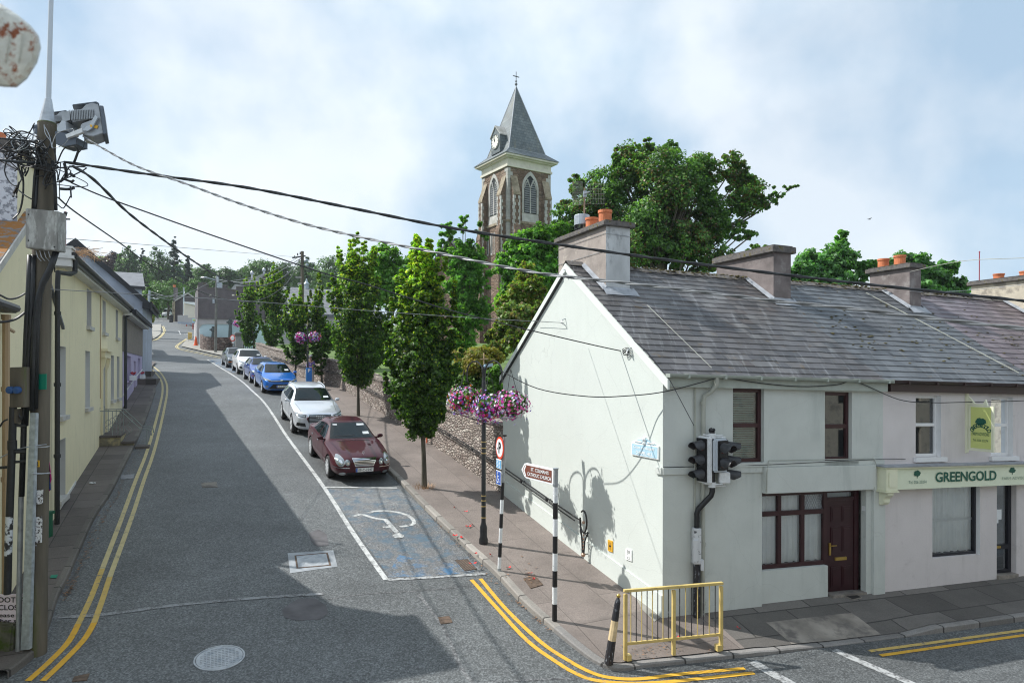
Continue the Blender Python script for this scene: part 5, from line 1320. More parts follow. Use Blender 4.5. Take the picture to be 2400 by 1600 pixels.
J = [((0,0,.93),(.13,.10)),((0,.0,1.12),(.13,.09)),((0,0,1.32),(.15,.09)),((0,-.01,1.42),(.055,.055)),((0,-.03,1.50),(.06,.065)),((0,-.04,1.58),(.072,.09)),((0,-.03,1.66),(.06,.08)),
   ((-.17,0,1.34),.045),((-.22,-.05,1.08),.036),((-.12,-.27,1.02),.028),((-.07,-.34,1.02),.022),
   ((.17,0,1.34),.045),((.22,-.05,1.08),.036),((.12,-.27,1.02),.028),((.07,-.34,1.02),.022),
   ((-.09,0,.86),.085),((-.10,-.02,.48),.058),((-.10,.02,.09),.04),((-.10,-.12,.04),.035),
   ((.09,0,.86),.085),((.10,-.02,.48),.058),((.10,.02,.09),.04),((.10,-.12,.04),.035)]
Bn = [(0,1),(1,2),(2,3),(3,4),(4,5),(5,6),(2,7),(7,8),(8,9),(9,10),(2,11),(11,12),(12,13),(13,14),(0,15),(15,16),(16,17),(17,18),(0,19),(19,20),(20,21),(21,22)]
body = skinned('body', J, Bn, MATS['skin'], t)
skinned('top', [((0,0,.90),(.17,.135)),((0,0,1.12),(.155,.11)),((0,0,1.33),(.17,.105)),((-.17,0,1.345),.058),((-.225,-.05,1.08),.05),((-.15,-.2,1.035),.043),((.17,0,1.345),.058),((.225,-.05,1.08),.05),((.15,-.2,1.035),.043)],
    [(0,1),(1,2),(2,3),(3,4),(4,5),(2,6),(6,7),(7,8)], MATS['top_purple'], t)
skinned('trousers', [((0,0,.92),(.155,.12)),((-.09,0,.82),.10),((-.10,-.02,.48),.075),((-.10,.02,.10),.062),((.09,0,.82),.10),((.10,-.02,.48),.075),((.10,.02,.10),.062)], [(0,1),(1,2),(2,3),(0,4),(4,5),(5,6)], MATS['trouser'], t)
m = MB(); m.ball((0,.015,1.64), .112, 14, (.95,1.05,.95)); m.ball((-.07,.0,1.60), .055, 8); m.ball((.07,.0,1.60), .055, 8)
o = m.build('hair', MATS['hair_white'], None, smooth=True); o.parent = t
m = MB(); m.ball((0,-.128,1.555), .014, 6, (1,1.3,1)); m.ball((-.08,-.02,1.56), .02, 6); m.ball((.08,-.02,1.56), .02, 6); o = m.build('nose_and_ears', MATS['skin'], None, smooth=True); o.parent = t
m = MB()
for s_ in (-1,1): m.lathe((s_*.033,-.118,1.585), [(.024,0),(.024,.006)], 10, (0,-1,0))
m.tube([(-.09,-.03,1.59),(-.06,-.115,1.59),(.06,-.115,1.59),(.09,-.03,1.59)], .004, 4); o = m.build('glasses', MATS['post_black'], None); o.parent = t
m = MB(); m.obox((0,-.122,1.52), (1,0,0), (0,1,0), (0,0,1), .022, .006, .004); o = m.build('mouth', pbr('lips', (.35,.12,.10), .5), None); o.parent = t
# five fingers per hand
for s_ in (-1, 1):
  jj = [((s_*.075,-.33,1.02),.024),((s_*.06,-.375,1.015),.026)]; bb = [(0,1)]
  for k in range(4):
    i0 = len(jj); bx = s_*(.082-.017*k); L_ = (.055,.07,.075,.06)[k]
    jj += [((bx,-.41,1.012),.009),((bx,-.41-L_*.5,1.0),.0085),((bx,-.41-L_,.975),.0075)]; bb += [(1,i0),(i0,i0+1),(i0+1,i0+2)]
  i0 = len(jj); jj += [((s_*.035,-.385,1.0),.010),((s_*.03,-.42,.985),.0085)]; bb += [(1,i0),(i0,i0+1)]
  skinned('hand', jj, bb, MATS['skin'], t, 1)
# ---- house across the street, where the photo was taken from (seen only mirrored in the windows)
m = MB(); fo = lambda u, d, z: Vector((u*.945+d*.32, -2.4+.3277*u-d, z))
hl = [(x, x+1.1, z, z+1.6) for x in list(range(-13,-3,4))+list(range(5,58,4)) for z in (-4.2,-1.4)]
panel(m, fo, -16, 60, -5.8, 1.6, hl, .15)
t = thing('opposite_house', 'cream house across the street, mirrored in the shop windows', 'house', (0,-1.5,-5))
m.build('wall', MATS['chimney_cream'], t)
m = MB()
for h in hl: m.poly([fo(h[0],.12,h[2]), fo(h[1],.12,h[2]), fo(h[1],.12,h[3]), fo(h[0],.12,h[3])])
m.build('windows', MATS['dark_frame'], t)
m = MB(); m.poly([fo(-16,0,1.6), fo(60,0,1.6), fo(60,4,4.2), fo(-16,4,4.2)]); m.build('roof', MATS['lead_flash'], t)
# ------------------------------------------------------------------ cars
def paint(name, col, metal=.35, rough=.32):
  return pbr(name, col, rough, metal, coat=1.0)
paint('paint_burgundy', (.050,.0035,.010), 0, .5); MATS['paint_burgundy'].node_tree.nodes['Principled BSDF'].inputs['Coat Weight'].default_value = .55; MATS['paint_burgundy'].node_tree.nodes['Principled BSDF'].inputs['Specular IOR Level'].default_value = .2; paint('paint_silver', (.66,.69,.74), .45, .35); paint('paint_blue', (.012,.16,.60), .3, .28)
paint('paint_navy', (.045,.10,.38), .3, .35); paint('paint_white', (.88,.89,.90), 0, .3); paint('paint_graphite', (.035,.045,.055), .4, .35); paint('van_white', (.78,.79,.80), 0, .35)
pbr('car_glass', (.008,.014,.015), .02, 0, spec=.55); pbr('chrome', (.75,.76,.78), .12, 1); pbr('lamp_glass', (.30,.33,.35), .08, .4, coat=1); pbr('tyre', (.018,.018,.019), .8); pbr('alloy', (.62,.64,.66), .3, .3); pbr('alloy_dark', (.16,.17,.18), .5, .3)
pbr('car_black', (.012,.012,.013), .4); pbr('plate_white', (.80,.80,.78), .4); pbr('amber_lens', (.7,.18,.02), .3); pbr('seat_beige', (.35,.28,.20), .8)
def interp_prof(keys, y):
  ks = [k[0] for k in keys]; return [float(np.interp(y, ks, [k[i] for k in keys])) for i in range(1, len(keys[0]))]
def make_car(label, sp, paintname, loc, heading, pitch, group='cars parked along the kerb'):
  """car in its own space: nose towards -Y, roof up; keys: y, half width, z bottom, belt z, belt half width, edge z, edge half width, centre z"""
  t = bpy.data.objects.new(sp.get('kind', 'parked_car'), None); COL.objects.link(t); OFF[t.name] = Vector((0,0,0)); tag(t, label, sp.get('cat', 'car'), group)
  keys = sp['keys']; m = MB(); rings = []
  for (y, wm, zb, zbe, wbe, ze, we, zc) in keys:
    half = [(0,zb),(wm*.86,zb),(wm*.985,zb+.14),(wm,zb+(zbe-zb)*.62),(wbe,zbe),(we,ze),(we*.55,ze+(zc-ze)*.75),(0,zc)]
    ring = [(x,z) for x,z in half]+[(-x,z) for x,z in half[-2:0:-1]]
    rings.append([m.p(x,y,z) for x,z in ring])
  n = len(rings[0])
  for a, b in zip(rings, rings[1:]):
    for k in range(n): m.face((a[k], a[(k+1)%n], b[(k+1)%n], b[k]))
  m.face(rings[0][::-1]); m.face(rings[-1])
  me = bpy.data.meshes.new('body'); me.from_pydata([tuple(v) for v in m.v], [], m.f)
  bm = bmesh.new(); bm.from_mesh(me); bmesh.ops.recalc_face_normals(bm, faces=bm.faces)
  # crease shoulder line
  cl = bm.edges.layers.float.get('crease_edge') or bm.edges.layers.float.new('crease_edge')
  bm.verts.ensure_lookup_table()
  for e in bm.edges:
    i, j = e.verts[0].index, e.verts[1].index
    if i//n != j//n and i % n == j % n and (i % n) in (4, n-4): e[cl] = .55
    if i//n != j//n and i % n == j % n and (i % n) in (5, n-5): e[cl] = .35
  bm.to_mesh(me); bm.free()
  ob = bpy.data.objects.new('tmp', me); COL.objects.link(ob)
  s_ = ob.modifiers.new('s', 'SUBSURF'); s_.levels = 3; s_.render_levels = 3
  cutm = MB(); wr = sp['wr']; axl = sp['axles']; ww = max(k[1] for k in keys)
  for y in axl:
    for s2 in (-1, 1):
      cutm.lathe((s2*(ww-.30), y, wr+.01), [(wr*1.13,0),(wr*1.13,.5)], 28, (s2,0,0))
  cme = bpy.data.meshes.new('c'); cme.from_pydata([tuple(v) for v in cutm.v], [], cutm.f)
  bm = bmesh.new(); bm.from_mesh(cme); bmesh.ops.recalc_face_normals(bm, faces=bm.faces); bm.to_mesh(cme); bm.free()
  co = bpy.data.objects.new('c', cme); COL.objects.link(co)
  b_ = ob.modifiers.new('b', 'BOOLEAN'); b_.object = co; b_.operation = 'DIFFERENCE'; b_.solver = 'EXACT'
  dg = bpy.context.evaluated_depsgraph_get(); bme = bpy.data.meshes.new_from_object(ob.evaluated_get(dg)); bpy.data.objects.remove(ob); bpy.data.objects.remove(co)
  bme.materials.clear(); bme.polygons.foreach_set('use_smooth', [True]*len(bme.polygons)); bme.set_sharp_from_angle(angle=R(38))
  body = add('body', bme, [MATS[paintname], MATS['car_black']], t); OFF[body.name] = Vector((0,0,0))
  for p_ in bme.polygons:       # inside of the arches is dark
    c_ = p_.center
    for y in axl:
      if math.hypot(c_.y-y, c_.z-wr-.01) < wr*1.125 and abs(c_.x) > .3: p_.material_index = 1
  bmx = bmesh.new(); bmx.from_mesh(bme); tree = BVHTree.FromBMesh(bmx); bmx.free()
  def cast(axis, u, v):
    if axis == 'F': o, d = Vector((u, -6, v)), Vector((0,1,0))
    elif axis == 'R': o, d = Vector((u, 6, v)), Vector((0,-1,0))
    elif axis == 'T': o, d = Vector((u, v, 6)), Vector((0,0,-1))
    elif axis == 'L': o, d = Vector((-4, u, v)), Vector((1,0,0))
    else: o, d = Vector((4, u, v)), Vector((-1,0,0))
    h = tree.ray_cast(o, d)
    return (h[0], h[1]) if h[0] is not None else (None, None)
  def patch(name, mt_, axis, quad, off=.006, n=(10,8), parent=t, shape=None):
    """quad: 4 corners (u,v) ; grid conforming to the body"""
    mb = MB(); ids = {}; q = [Vector(c) for c in quad]
    for i in range(n[0]+1):
      for j in range(n[1]+1):
        a, b = i/n[0], j/n[1]
        p = q[0].lerp(q[1], a).lerp(q[3].lerp(q[2], a), b)
        h, nn = cast(axis, p.x, p.y)
        if h is not None: ids[i,j] = mb.p(h+nn*off)
    for i in range(n[0]):
      for j in range(n[1]):
        k = [(i,j),(i+1,j),(i+1,j+1),(i,j+1)]
        if all(x in ids for x in k):
          vv = [mb.v[ids[x]] for x in k]
          if max((vv[a]-vv[(a+1)%4]).length for a in range(4)) < .45: mb.face([ids[x] for x in k])
    if mb.f: o = mb.build(name, MATS[mt_] if isinstance(mt_, str) else mt_, parent, smooth=True); OFF[o.name] = Vector((0,0,0)); return o
  def oval(name, mt_, c, ru, rv, off=.01, parent=t, n=18, tilt=0, axis='F', dome=.0):
    mb = MB(); h, nn = cast(axis, *c)
    if h is None: return
    ctr = mb.p(h+nn*(off+dome)); rs = [[], []]
    for k in range(n):
      a = 2*math.pi*k/n
      for jj, f in enumerate((.6, 1)):
        x, y = ru*math.cos(a)*f, rv*math.sin(a)*f; x, y = x*math.cos(tilt)-y*math.sin(tilt), x*math.sin(tilt)+y*math.cos(tilt)
        h2, n2_ = cast(axis, c[0]+x, c[1]+y)
        if h2 is None: return
        rs[jj].append(mb.p(h2+n2_*(off+(dome*.7 if jj == 0 else 0))))
    for k in range(n):
      mb.face((ctr, rs[0][k], rs[0][(k+1)%n])); mb.face((rs[0][k], rs[1][k], rs[1][(k+1)%n], rs[0][(k+1)%n]))
    o = mb.build(name, MATS[mt_], parent, smooth=True); OFF[o.name] = Vector((0,0,0)); return o
  if 'parts' in sp: sp['parts'](t, patch, oval, cast)
  # wheels
  wm = None
  for y in axl:
    for s2 in (-1, 1):
      W_ = bpy.data.objects.new('wheel', None); COL.objects.link(W_); W_.parent = t; W_.location = (s2*(ww-.115), y, wr); OFF[W_.name] = Vector((0,0,0))
      if s2 == 1: W_.rotation_euler = (0,0,math.pi)
      if wm is None:
        mb = MB(); mb.lathe((-.11,0,0), [(wr*.70,0),(wr*.93,0),(wr,.03),(wr,.19),(wr*.93,.22),(wr*.70,.22)], 30, (1,0,0), caps=False); ty = mb.build('tyre', MATS['tyre'], None, smooth=True)
        mb = MB(); mb.lathe((-.10,0,0), [(wr*.71,-.006),(wr*.71,.02),(wr*.66,.025),(wr*.64,.05),(.0,.06)], 30, (1,0,0)); rim0 = None
        rmb = MB(); rmb.lathe((-.115,0,0), [(wr*.72,0),(wr*.72,.02),(wr*.65,.02),(wr*.65,.0)], 30, (1,0,0), caps=False)
        ns = sp.get('spokes', 5)
        for k in range(ns):
          a = 2*math.pi*k/ns; d = Vector((0,math.cos(a),math.sin(a))); pz_ = Vector((0,-math.sin(a),math.cos(a)))
          rmb.obox(Vector((-.100,0,0))+d*wr*.36, d, pz_, (1,0,0), wr*.34, sp.get('sw', .032)*1.35, .014)
        rmb.lathe((-.12,0,0), [(.06,0),(.06,.03)], 14, (1,0,0))
        rm = rmb.build('rim', MATS[sp.get('rim','alloy')], None); hub = mb.build('disc', MATS['alloy_dark'], None, smooth=True); wm = (ty.data, rm.data, hub.data)
        for o in (ty, rm, hub): o.parent = W_
      else:
        for nm_, d_2 in zip(('tyre','rim','disc'), wm): o = bpy.data.objects.new(nm_, d_2); COL.objects.link(o); o.parent = W_
  t.location = loc; t.rotation_euler = Matrix.Rotation(heading, 3, 'Z').__matmul__(Matrix.Rotation(pitch, 3, 'X')).to_euler()
  return t
def std_parts(P):
  def f(t, patch, oval, cast):
    g_ = 'car_glass'
    ws = P['ws']; patch('windscreen', g_, 'F', ws, .006, (18,12))
    patch('windscreen_surround', 'car_black', 'F', [(ws[0][0]*1.035,ws[0][1]-.025),(ws[1][0]*1.035,ws[1][1]-.025),(ws[2][0]*1.035,ws[2][1]+.02),(ws[3][0]*1.035,ws[3][1]+.02)], .003, (18,12))
    if 'rw' in P: patch('rear_window', g_, 'R', P['rw'], .006, (14,8))
    for ax, s in (('L',-1),('R_',1)):
      axn = 'L' if ax == 'L' else 'S'
      for q in P['side']:
        w = patch('side_window', g_, axn, q, .006, (10,8))
      for dq in P['doors']:
        y0, y1, z0, z1 = dq
        d = patch('door', P['paint'], axn, [(y0,z0),(y1,z0),(y1,z1),(y0,z1)], .0035, (8,10))
        for yy in (y0, y1): patch('door_gap', 'car_black', axn, [(yy-.007,z0),(yy+.007,z0),(yy+.007,z1),(yy-.007,z1)], .005, (1,10), d)
        h, nn = cast(axn, y1-.16, z1-.10)
        if h is not None and d: mb = MB(); mb.obox(h+Vector((s*.028,0,0)), (0,1,0), (1,0,0), (0,0,1), .09, .012, .014); o = mb.build('handle', MATS[P.get('handle','chrome')], d, bevel=.005)
      # mirror
      y, z = P['mirror']; h, nn = cast(axn, y, z)
      if h is not None:
        mb = MB(); mb.ball(h+Vector((s*.14,-.02,.05)), .10, 12, (.95,.5,.62)); mb.obox(h+Vector((s*.04,0,0)), (1,0,0), (0,1,0), (0,0,1), .07, .03, .02); mr = mb.build('wing_mirror', MATS[P['paint']], t, smooth=True)
        mb = MB(); mb.obox(h+Vector((s*.145,.03,.05)), (1,0,0), (0,1,0), (0,0,1), .075, .012, .042); mb.build('mirror_glass', MATS['car_black'], mr)
      if 'trim' in P: y0, y1, z = P['trim']; patch('side_trim', P.get('trimm', 'chrome'), axn, [(y0,z-.012),(y1,z-.012),(y1,z+.012),(y0,z+.012)], .012, (14,1))
      if 'sill' in P: y0, y1, z0, z1 = P['sill']; patch('sill', 'car_black', axn, [(y0,z0),(y1,z0),(y1,z1),(y0,z1)], .012, (14,2))
    # number plate
    if P.get('plate'):
      px_, z, wv = P.get('platepos', (0,.42,.26)); h, nn = cast('F', px_, z)
      if h is not None:
        y = min(cast('F', px_+d_, z)[0].y for d_ in (-.24,0,.24))-.02
        mb = MB(); mb.obox((px_, y, z), (1,0,0), (0,1,0), (0,0,1), .26, .008, .058); pl = mb.build('number_plate', MATS['plate_white'], t)
        mb = MB(); mb.obox((px_-.235, y-.009, z), (1,0,0), (0,1,0), (0,0,1), .025, .002, .056); mb.build('country_band', MATS['sign_blue'], pl)
        mb = MB(); text_mb(mb, P['plate'], (px_+.02, y-.008, z), (1,0,0), (0,0,1), .42, .075, bold=.01); mb.build('characters', MATS['sign_black'], pl)
    if P.get('disc'):
      ws_ = P['ws']; u = ws_[1][0]*.8; patch('parking_disc', 'paper', 'F', [(u-.16,ws_[0][1]+.06),(u+.05,ws_[0][1]+.06),(u+.04,ws_[0][1]+.12),(u-.16,ws_[0][1]+.12)], .009, (3,2))
    mb = MB()
    for s in (-1, 1):
      h, nn = cast('F', s*ws[1][0]*.15-.25, ws[0][1]+.03)
    if P.get('wiper', True):
      patch('wiper', 'car_black', 'F', [(-.55,ws[0][1]+.02),(.1,ws[0][1]+.035),(.1,ws[0][1]+.05),(-.55,ws[0][1]+.04)], .012, (8,1));
    P['front'](t, patch, oval, cast)
  return f
def bars(patch, x0, x1, z0, z1, n, mt_, parent, taper=0, off=.016, th=.35, name='grille_bar'):
  for k in range(n):
    z = z0+(z1-z0)*(k+.5)/n; h = (z1-z0)/n*th/2*1.2; tp = taper*(1-(k+.5)/n)
    patch(name, mt_, 'F', [(x0+tp,z-h),(x1-tp,z-h),(x1-tp,z+h),(x0+tp,z+h)], off, (8,1), parent)
# burgundy saloon
def front_burg(t, patch, oval, cast):
  g0 = patch('grille', 'chrome', 'F', [(-.27,.50),(.27,.50),(.36,.735),(-.36,.735)], .012, (10,4))
  patch('grille_mesh', 'car_black', 'F', [(-.25,.515),(.25,.515),(.335,.715),(-.335,.715)], .016, (10,4), g0)
  bars(patch, -.335, .335, .515, .715, 5, 'chrome', g0, .08, .022, .45)
  for s in (-1, 1):
    for (x, z, ru, rv) in ((s*.69,.65,.105,.135),(s*.495,.62,.065,.082)):
      a = oval('headlight', 'chrome', (x,z), ru*1.06, rv*1.05, .008, tilt=s*-.25); oval('lens', 'lamp_glass', (x,z), ru, rv, .014, a or t, tilt=s*-.25, dome=.02); oval('reflector', 'chrome', (x+s*-.01,z-.02), ru*.42, rv*.38, .034, a or t)
    oval('fog_lamp', 'lamp_glass', (s*.63,.30), .09, .05, .012)
    patch('bumper_trim', 'chrome', 'F', [(s*.44,.455),(s*.86,.475),(s*.86,.49),(s*.44,.475)], .014, (6,1))
  patch('lower_intake', 'car_black', 'F', [(-.55,.20),(.55,.20),(.50,.33),(-.50,.33)], .010, (8,3))
  h, nn = cast('T', 0, -2.02)
  mb = MB(); b_ = cast('F', 0, .76)[0]; mb.tube([b_+Vector((0,.10,.02)), b_+Vector((0,.10,.07))], .005, 5)
  ctr = b_+Vector((0,.10,.105)); mb.tube([ctr+Vector((.035*math.cos(a),0,.035*math.sin(a))) for a in np.linspace(0,6.283,16)], .004, 5)
  for a in (math.pi/2, math.pi*7/6, -math.pi/6): mb.tube([ctr, ctr+Vector((.035*math.cos(a),0,.035*math.sin(a)))], .004, 4)
  mb.build('bonnet_emblem', MATS['chrome'], t)
  for s in (-1,1): patch('bonnet_gap', 'car_black', 'T', [(s*.60,-2.05),(s*.61,-2.05),(s*.69,-1.0),(s*.68,-1.0)], .004, (1,14))
  patch('vent', 'car_black', 'T', [(-.5,-.98),(.5,-.98),(.5,-.95),(-.5,-.95)], .004, (8,1))
  patch('sun_strip', 'paper', 'F', [(.25,1.30),(.50,1.30),(.49,1.34),(.26,1.35)], .010, (4,2)); patch('sun_strip', 'paper', 'F', [(-.50,1.32),(-.36,1.32),(-.36,1.345),(-.49,1.345)], .010, (3,1))
KS = [(-2.43,.52,.34,.52,.50,.60,.42,.63),(-2.39,.74,.22,.62,.70,.70,.52,.755),(-2.18,.86,.18,.70,.80,.775,.60,.815),(-1.75,.905,.18,.78,.845,.85,.64,.885),(-1.15,.91,.17,.865,.865,.925,.68,.955),
    (-.88,.91,.17,.90,.87,.955,.70,.985),(-.80,.91,.17,.91,.87,.985,.70,1.01),(-.10,.91,.17,.93,.86,1.36,.56,1.40),(.0,.91,.17,.935,.86,1.40,.56,1.435),(.55,.91,.17,.95,.86,1.435,.565,1.465),(1.0,.91,.17,.96,.86,1.38,.56,1.42),
    (1.10,.91,.17,.965,.855,1.34,.56,1.385),(1.72,.905,.18,.985,.84,1.03,.64,1.06),(1.82,.90,.18,.985,.83,1.01,.64,1.035),(2.30,.86,.22,.95,.77,.985,.60,.995),(2.42,.72,.34,.85,.66,.88,.5,.9)]
spec_burg = dict(kind='saloon_car', keys=KS, wr=.325, axles=(-1.50,1.36), spokes=10, sw=.02, parts=std_parts(dict(paint='paint_burgundy', ws=[(-.66,1.03),(.66,1.03),(.53,1.365),(-.53,1.365)], rw=[(-.58,1.08),(.58,1.08),(.48,1.35),(-.48,1.35)],
  side=[[(-.50,.985),(.20,.99),(.20,1.335),(-.12,1.30)],[(.26,.99),(1.22,1.02),(1.02,1.26),(.26,1.335)]], doors=[(-.72,.22,.28,.93),(.22,1.15,.30,.94)], mirror=(-.58,.97), trim=(-1.1,1.05,.50), trimm='paint_burgundy', plate='09-C-2247', platepos=(.0,.40,.26), disc=True, front=front_burg)))
# silver four by four
def front_suv(t, patch, oval, cast):
  g0 = patch('grille', 'chrome', 'F', [(-.38,.44),(.38,.44),(.50,.70),(-.50,.70)], .010, (10,6)) ;
  patch('grille_top', 'chrome', 'F', [(-.50,.70),(.50,.70),(.43,.865),(-.43,.865)], .010, (10,4), g0)
  patch('grille_mesh', 'car_black', 'F', [(-.35,.465),(.35,.465),(.465,.70),(-.465,.70)], .015, (10,5), g0); patch('grille_mesh', 'car_black', 'F', [(-.465,.70),(.465,.70),(.40,.84),(-.40,.84)], .015, (10,4), g0)
  bars(patch, -.40, .40, .47, .83, 7, 'signal_grey', g0, 0, .021, .28)
  for k in range(4):
    h, nn = cast('F', -.105+.07*k, .765)
    mb = MB(); c_ = h+Vector((0,-.03,0)); mb.tube([c_+Vector((.05*math.cos(a),0,.05*math.sin(a))) for a in np.linspace(0,6.283,16)], .009, 5); mb.build('emblem_ring', MATS['chrome'], g0)
  for s in (-1, 1):
    a = patch('headlight', 'car_black', 'F', [(s*.55,.735),(s*.87,.80),(s*.89,.895),(s*.50,.84)], .010, (8,4))
    patch('lens', 'lamp_glass', 'F', [(s*.57,.755),(s*.86,.812),(s*.87,.875),(s*.54,.825)], .014, (8,3), a)
    patch('side_intake', 'car_black', 'F', [(s*.52,.40),(s*.86,.44),(s*.84,.56),(s*.56,.535)], .010, (6,3)); patch('intake_bar', 'chrome', 'F', [(s*.52,.385),(s*.87,.42),(s*.87,.44),(s*.52,.405)], .015, (6,1))
  patch('lower_trim', 'signal_grey', 'F', [(-.62,.27),(.62,.27),(.60,.33),(-.60,.33)], .010, (8,2))
  for s in (-1,1):
    mb = MB(); pts = [cast('T', s*.60, y)[0]+Vector((0,0,.045)) for y in np.linspace(.15,1.85,8)]; mb.tube([pts[0]-Vector((0,.06,.05))]+pts+[pts[-1]+Vector((0,.06,-.05))], .018, 6); mb.build('roof_rail', MATS['signal_grey'], t)
    patch('bonnet_gap', 'car_black', 'T', [(s*.66,-2.0),(s*.67,-2.0),(s*.74,-1.0),(s*.73,-1.0)], .004, (1,14))
  h = cast('T', 0, 1.9)[0]; mb = MB(); mb.ball(h+Vector((0,0,.03)), .05, 8, (.4,1,1)); mb.build('roof_fin', MATS['paint_silver'], t)
KV = [(-2.33,.60,.36,.60,.56,.72,.50,.76),(-2.29,.82,.26,.70,.76,.84,.60,.90),(-2.10,.91,.24,.82,.86,.92,.68,.965),(-1.60,.945,.24,.93,.90,1.0,.72,1.045),(-1.10,.945,.24,1.0,.905,1.06,.745,1.10),
    (-.85,.945,.24,1.04,.905,1.09,.75,1.13),(-.78,.945,.24,1.05,.905,1.12,.75,1.15),(-.12,.945,.24,1.07,.90,1.52,.62,1.57),(0,.945,.24,1.07,.90,1.565,.62,1.61),(.7,.945,.24,1.09,.90,1.60,.63,1.655),(1.5,.94,.24,1.11,.885,1.57,.61,1.625),(1.78,.93,.24,1.12,.875,1.52,.60,1.57),
    (2.10,.91,.26,1.10,.85,1.16,.66,1.22),(2.24,.88,.28,.95,.82,.98,.66,1.0),(2.33,.70,.40,.80,.64,.84,.5,.86)]
def suv_spec(p, plate, front, disc, kind='four_by_four_car', bl=0):
  return dict(kind=kind, keys=KV, wr=.36, axles=(-1.40,1.42), spokes=5, sw=.045, parts=std_parts(dict(paint=p, ws=[(-.72,1.17),(.72,1.17),(.59,1.545),(-.59,1.545)], rw=[(-.6,1.2),(.6,1.2),(.54,1.5),(-.54,1.5)],
    side=[[(-.55,1.10),(.25,1.115),(.25,1.49),(-.10,1.46)],[(.31,1.115),(1.05,1.13),(1.05,1.47),(.31,1.49)],[(1.11,1.135),(1.68,1.18),(1.55,1.40),(1.11,1.465)]], doors=[(-.70,.28,.38,1.04),(.28,1.12,.38,1.05)], mirror=(-.55,1.10), sill=(-.95,.98,.25,.36), plate=plate, platepos=(0,.40,.26), disc=disc, front=front)))
# bright blue hatchback
def front_hatch(t, patch, oval, cast):
  patch('grille', 'car_black', 'F', [(-.62,.655),(.62,.655),(.72,.735),(-.72,.735)], .010, (12,3)); patch('grille_trim', 'chrome', 'F', [(-.50,.69),(.50,.69),(.52,.705),(-.52,.705)], .016, (12,1))
  i = patch('lower_intake', 'car_black', 'F', [(-.66,.30),(.66,.30),(.42,.54),(-.42,.54)], .010, (10,5)); patch('bumper_trim', 'chrome', 'F', [(-.70,.265),(.70,.265),(.69,.285),(-.69,.285)], .014, (10,1))
  oval('emblem', 'chrome', (0,.715), .075, .05, .02)
  for s in (-1, 1):
    a = patch('headlight', 'chrome', 'F', [(s*.46,.70),(s*.84,.72),(s*.87,.83),(s*.60,.765)], .010, (8,4)); patch('lens', 'lamp_glass', 'F', [(s*.50,.708),(s*.82,.73),(s*.85,.815),(s*.62,.757)], .014, (7,3), a)
    oval('fog_lamp', 'lamp_glass', (s*.72,.42), .07, .06, .012)
KH = [(-2.13,.58,.32,.56,.54,.66,.44,.69),(-2.09,.78,.20,.66,.72,.74,.55,.785),(-1.90,.86,.17,.74,.80,.82,.62,.865),(-1.40,.88,.17,.85,.84,.91,.66,.955),(-1.05,.88,.17,.91,.845,.97,.68,1.01),
    (-.95,.88,.17,.92,.845,1.0,.68,1.03),(-.15,.88,.17,.96,.84,1.36,.57,1.40),(-.03,.88,.17,.965,.84,1.40,.57,1.435),(.5,.88,.17,.985,.84,1.425,.575,1.465),(1.3,.88,.17,1.02,.82,1.38,.56,1.43),(1.55,.87,.18,1.03,.81,1.33,.55,1.385),
    (1.93,.85,.20,1.0,.78,1.04,.60,1.09),(2.06,.82,.24,.85,.76,.88,.6,.9),(2.13,.66,.36,.74,.6,.77,.5,.78)]
def hatch_spec(p, plate, front, kind='hatchback_car', disc=True, keys=KH):
  return dict(kind=kind, keys=keys, wr=.315, axles=(-1.28,1.30), spokes=5, sw=.04, parts=std_parts(dict(paint=p, ws=[(-.66,1.045),(.66,1.045),(.54,1.375),(-.54,1.375)], rw=[(-.55,1.1),(.55,1.1),(.48,1.34),(-.48,1.34)],
    side=[[(-.62,1.0),(.18,1.02),(.18,1.34),(-.22,1.30)],[(.24,1.02),(.98,1.05),(.95,1.31),(.24,1.34)],[(1.03,1.06),(1.35,1.09),(1.28,1.25),(1.03,1.30)]], doors=[(-.80,.21,.30,.95),(.21,1.02,.32,.97)], mirror=(-.68,.98), plate=plate, platepos=(0,.42,.26), disc=disc, handle='paint_blue' if p == 'paint_blue' else 'car_black', front=front)))
def front_plain(t, patch, oval, cast):
  patch('grille', 'car_black', 'F', [(-.36,.62),(.36,.62),(.38,.70),(-.38,.70)], .010, (8,2)); patch('lower_intake', 'car_black', 'F', [(-.60,.30),(.60,.30),(.55,.38),(-.55,.38)], .010, (8,2))
  patch('bumper_strip', 'car_black', 'F', [(-.80,.50),(.80,.50),(.80,.53),(-.80,.53)], .012, (10,1))
  for s in (-1, 1):
    a = patch('headlight', 'chrome', 'F', [(s*.44,.615),(s*.80,.62),(s*.82,.735),(s*.46,.715)], .010, (7,4)); patch('lens', 'lamp_glass', 'F', [(s*.46,.625),(s*.78,.63),(s*.80,.72),(s*.48,.705)], .014, (6,3), a)
    patch('indicator', 'amber_lens', 'F', [(s*.55,.455),(s*.78,.455),(s*.78,.49),(s*.55,.49)], .014, (4,1))
def front_white(t, patch, oval, cast):
  patch('grille', 'car_black', 'F', [(-.42,.78),(.42,.78),(.46,.84),(-.46,.84)], .010, (8,2)); i = patch('lower_intake', 'car_black', 'F', [(-.46,.34),(.46,.34),(.60,.60),(-.60,.60)], .010, (8,4))
  for s in (-1, 1):
    a = patch('headlight', 'chrome', 'F', [(s*.54,.76),(s*.86,.84),(s*.88,.93),(s*.56,.84)], .010, (7,4)); patch('lens', 'lamp_glass', 'F', [(s*.57,.775),(s*.85,.85),(s*.86,.91),(s*.58,.83)], .014, (6,3), a)
    patch('side_intake', 'car_black', 'F', [(s*.66,.40),(s*.88,.46),(s*.84,.58),(s*.72,.54)], .010, (4,3))
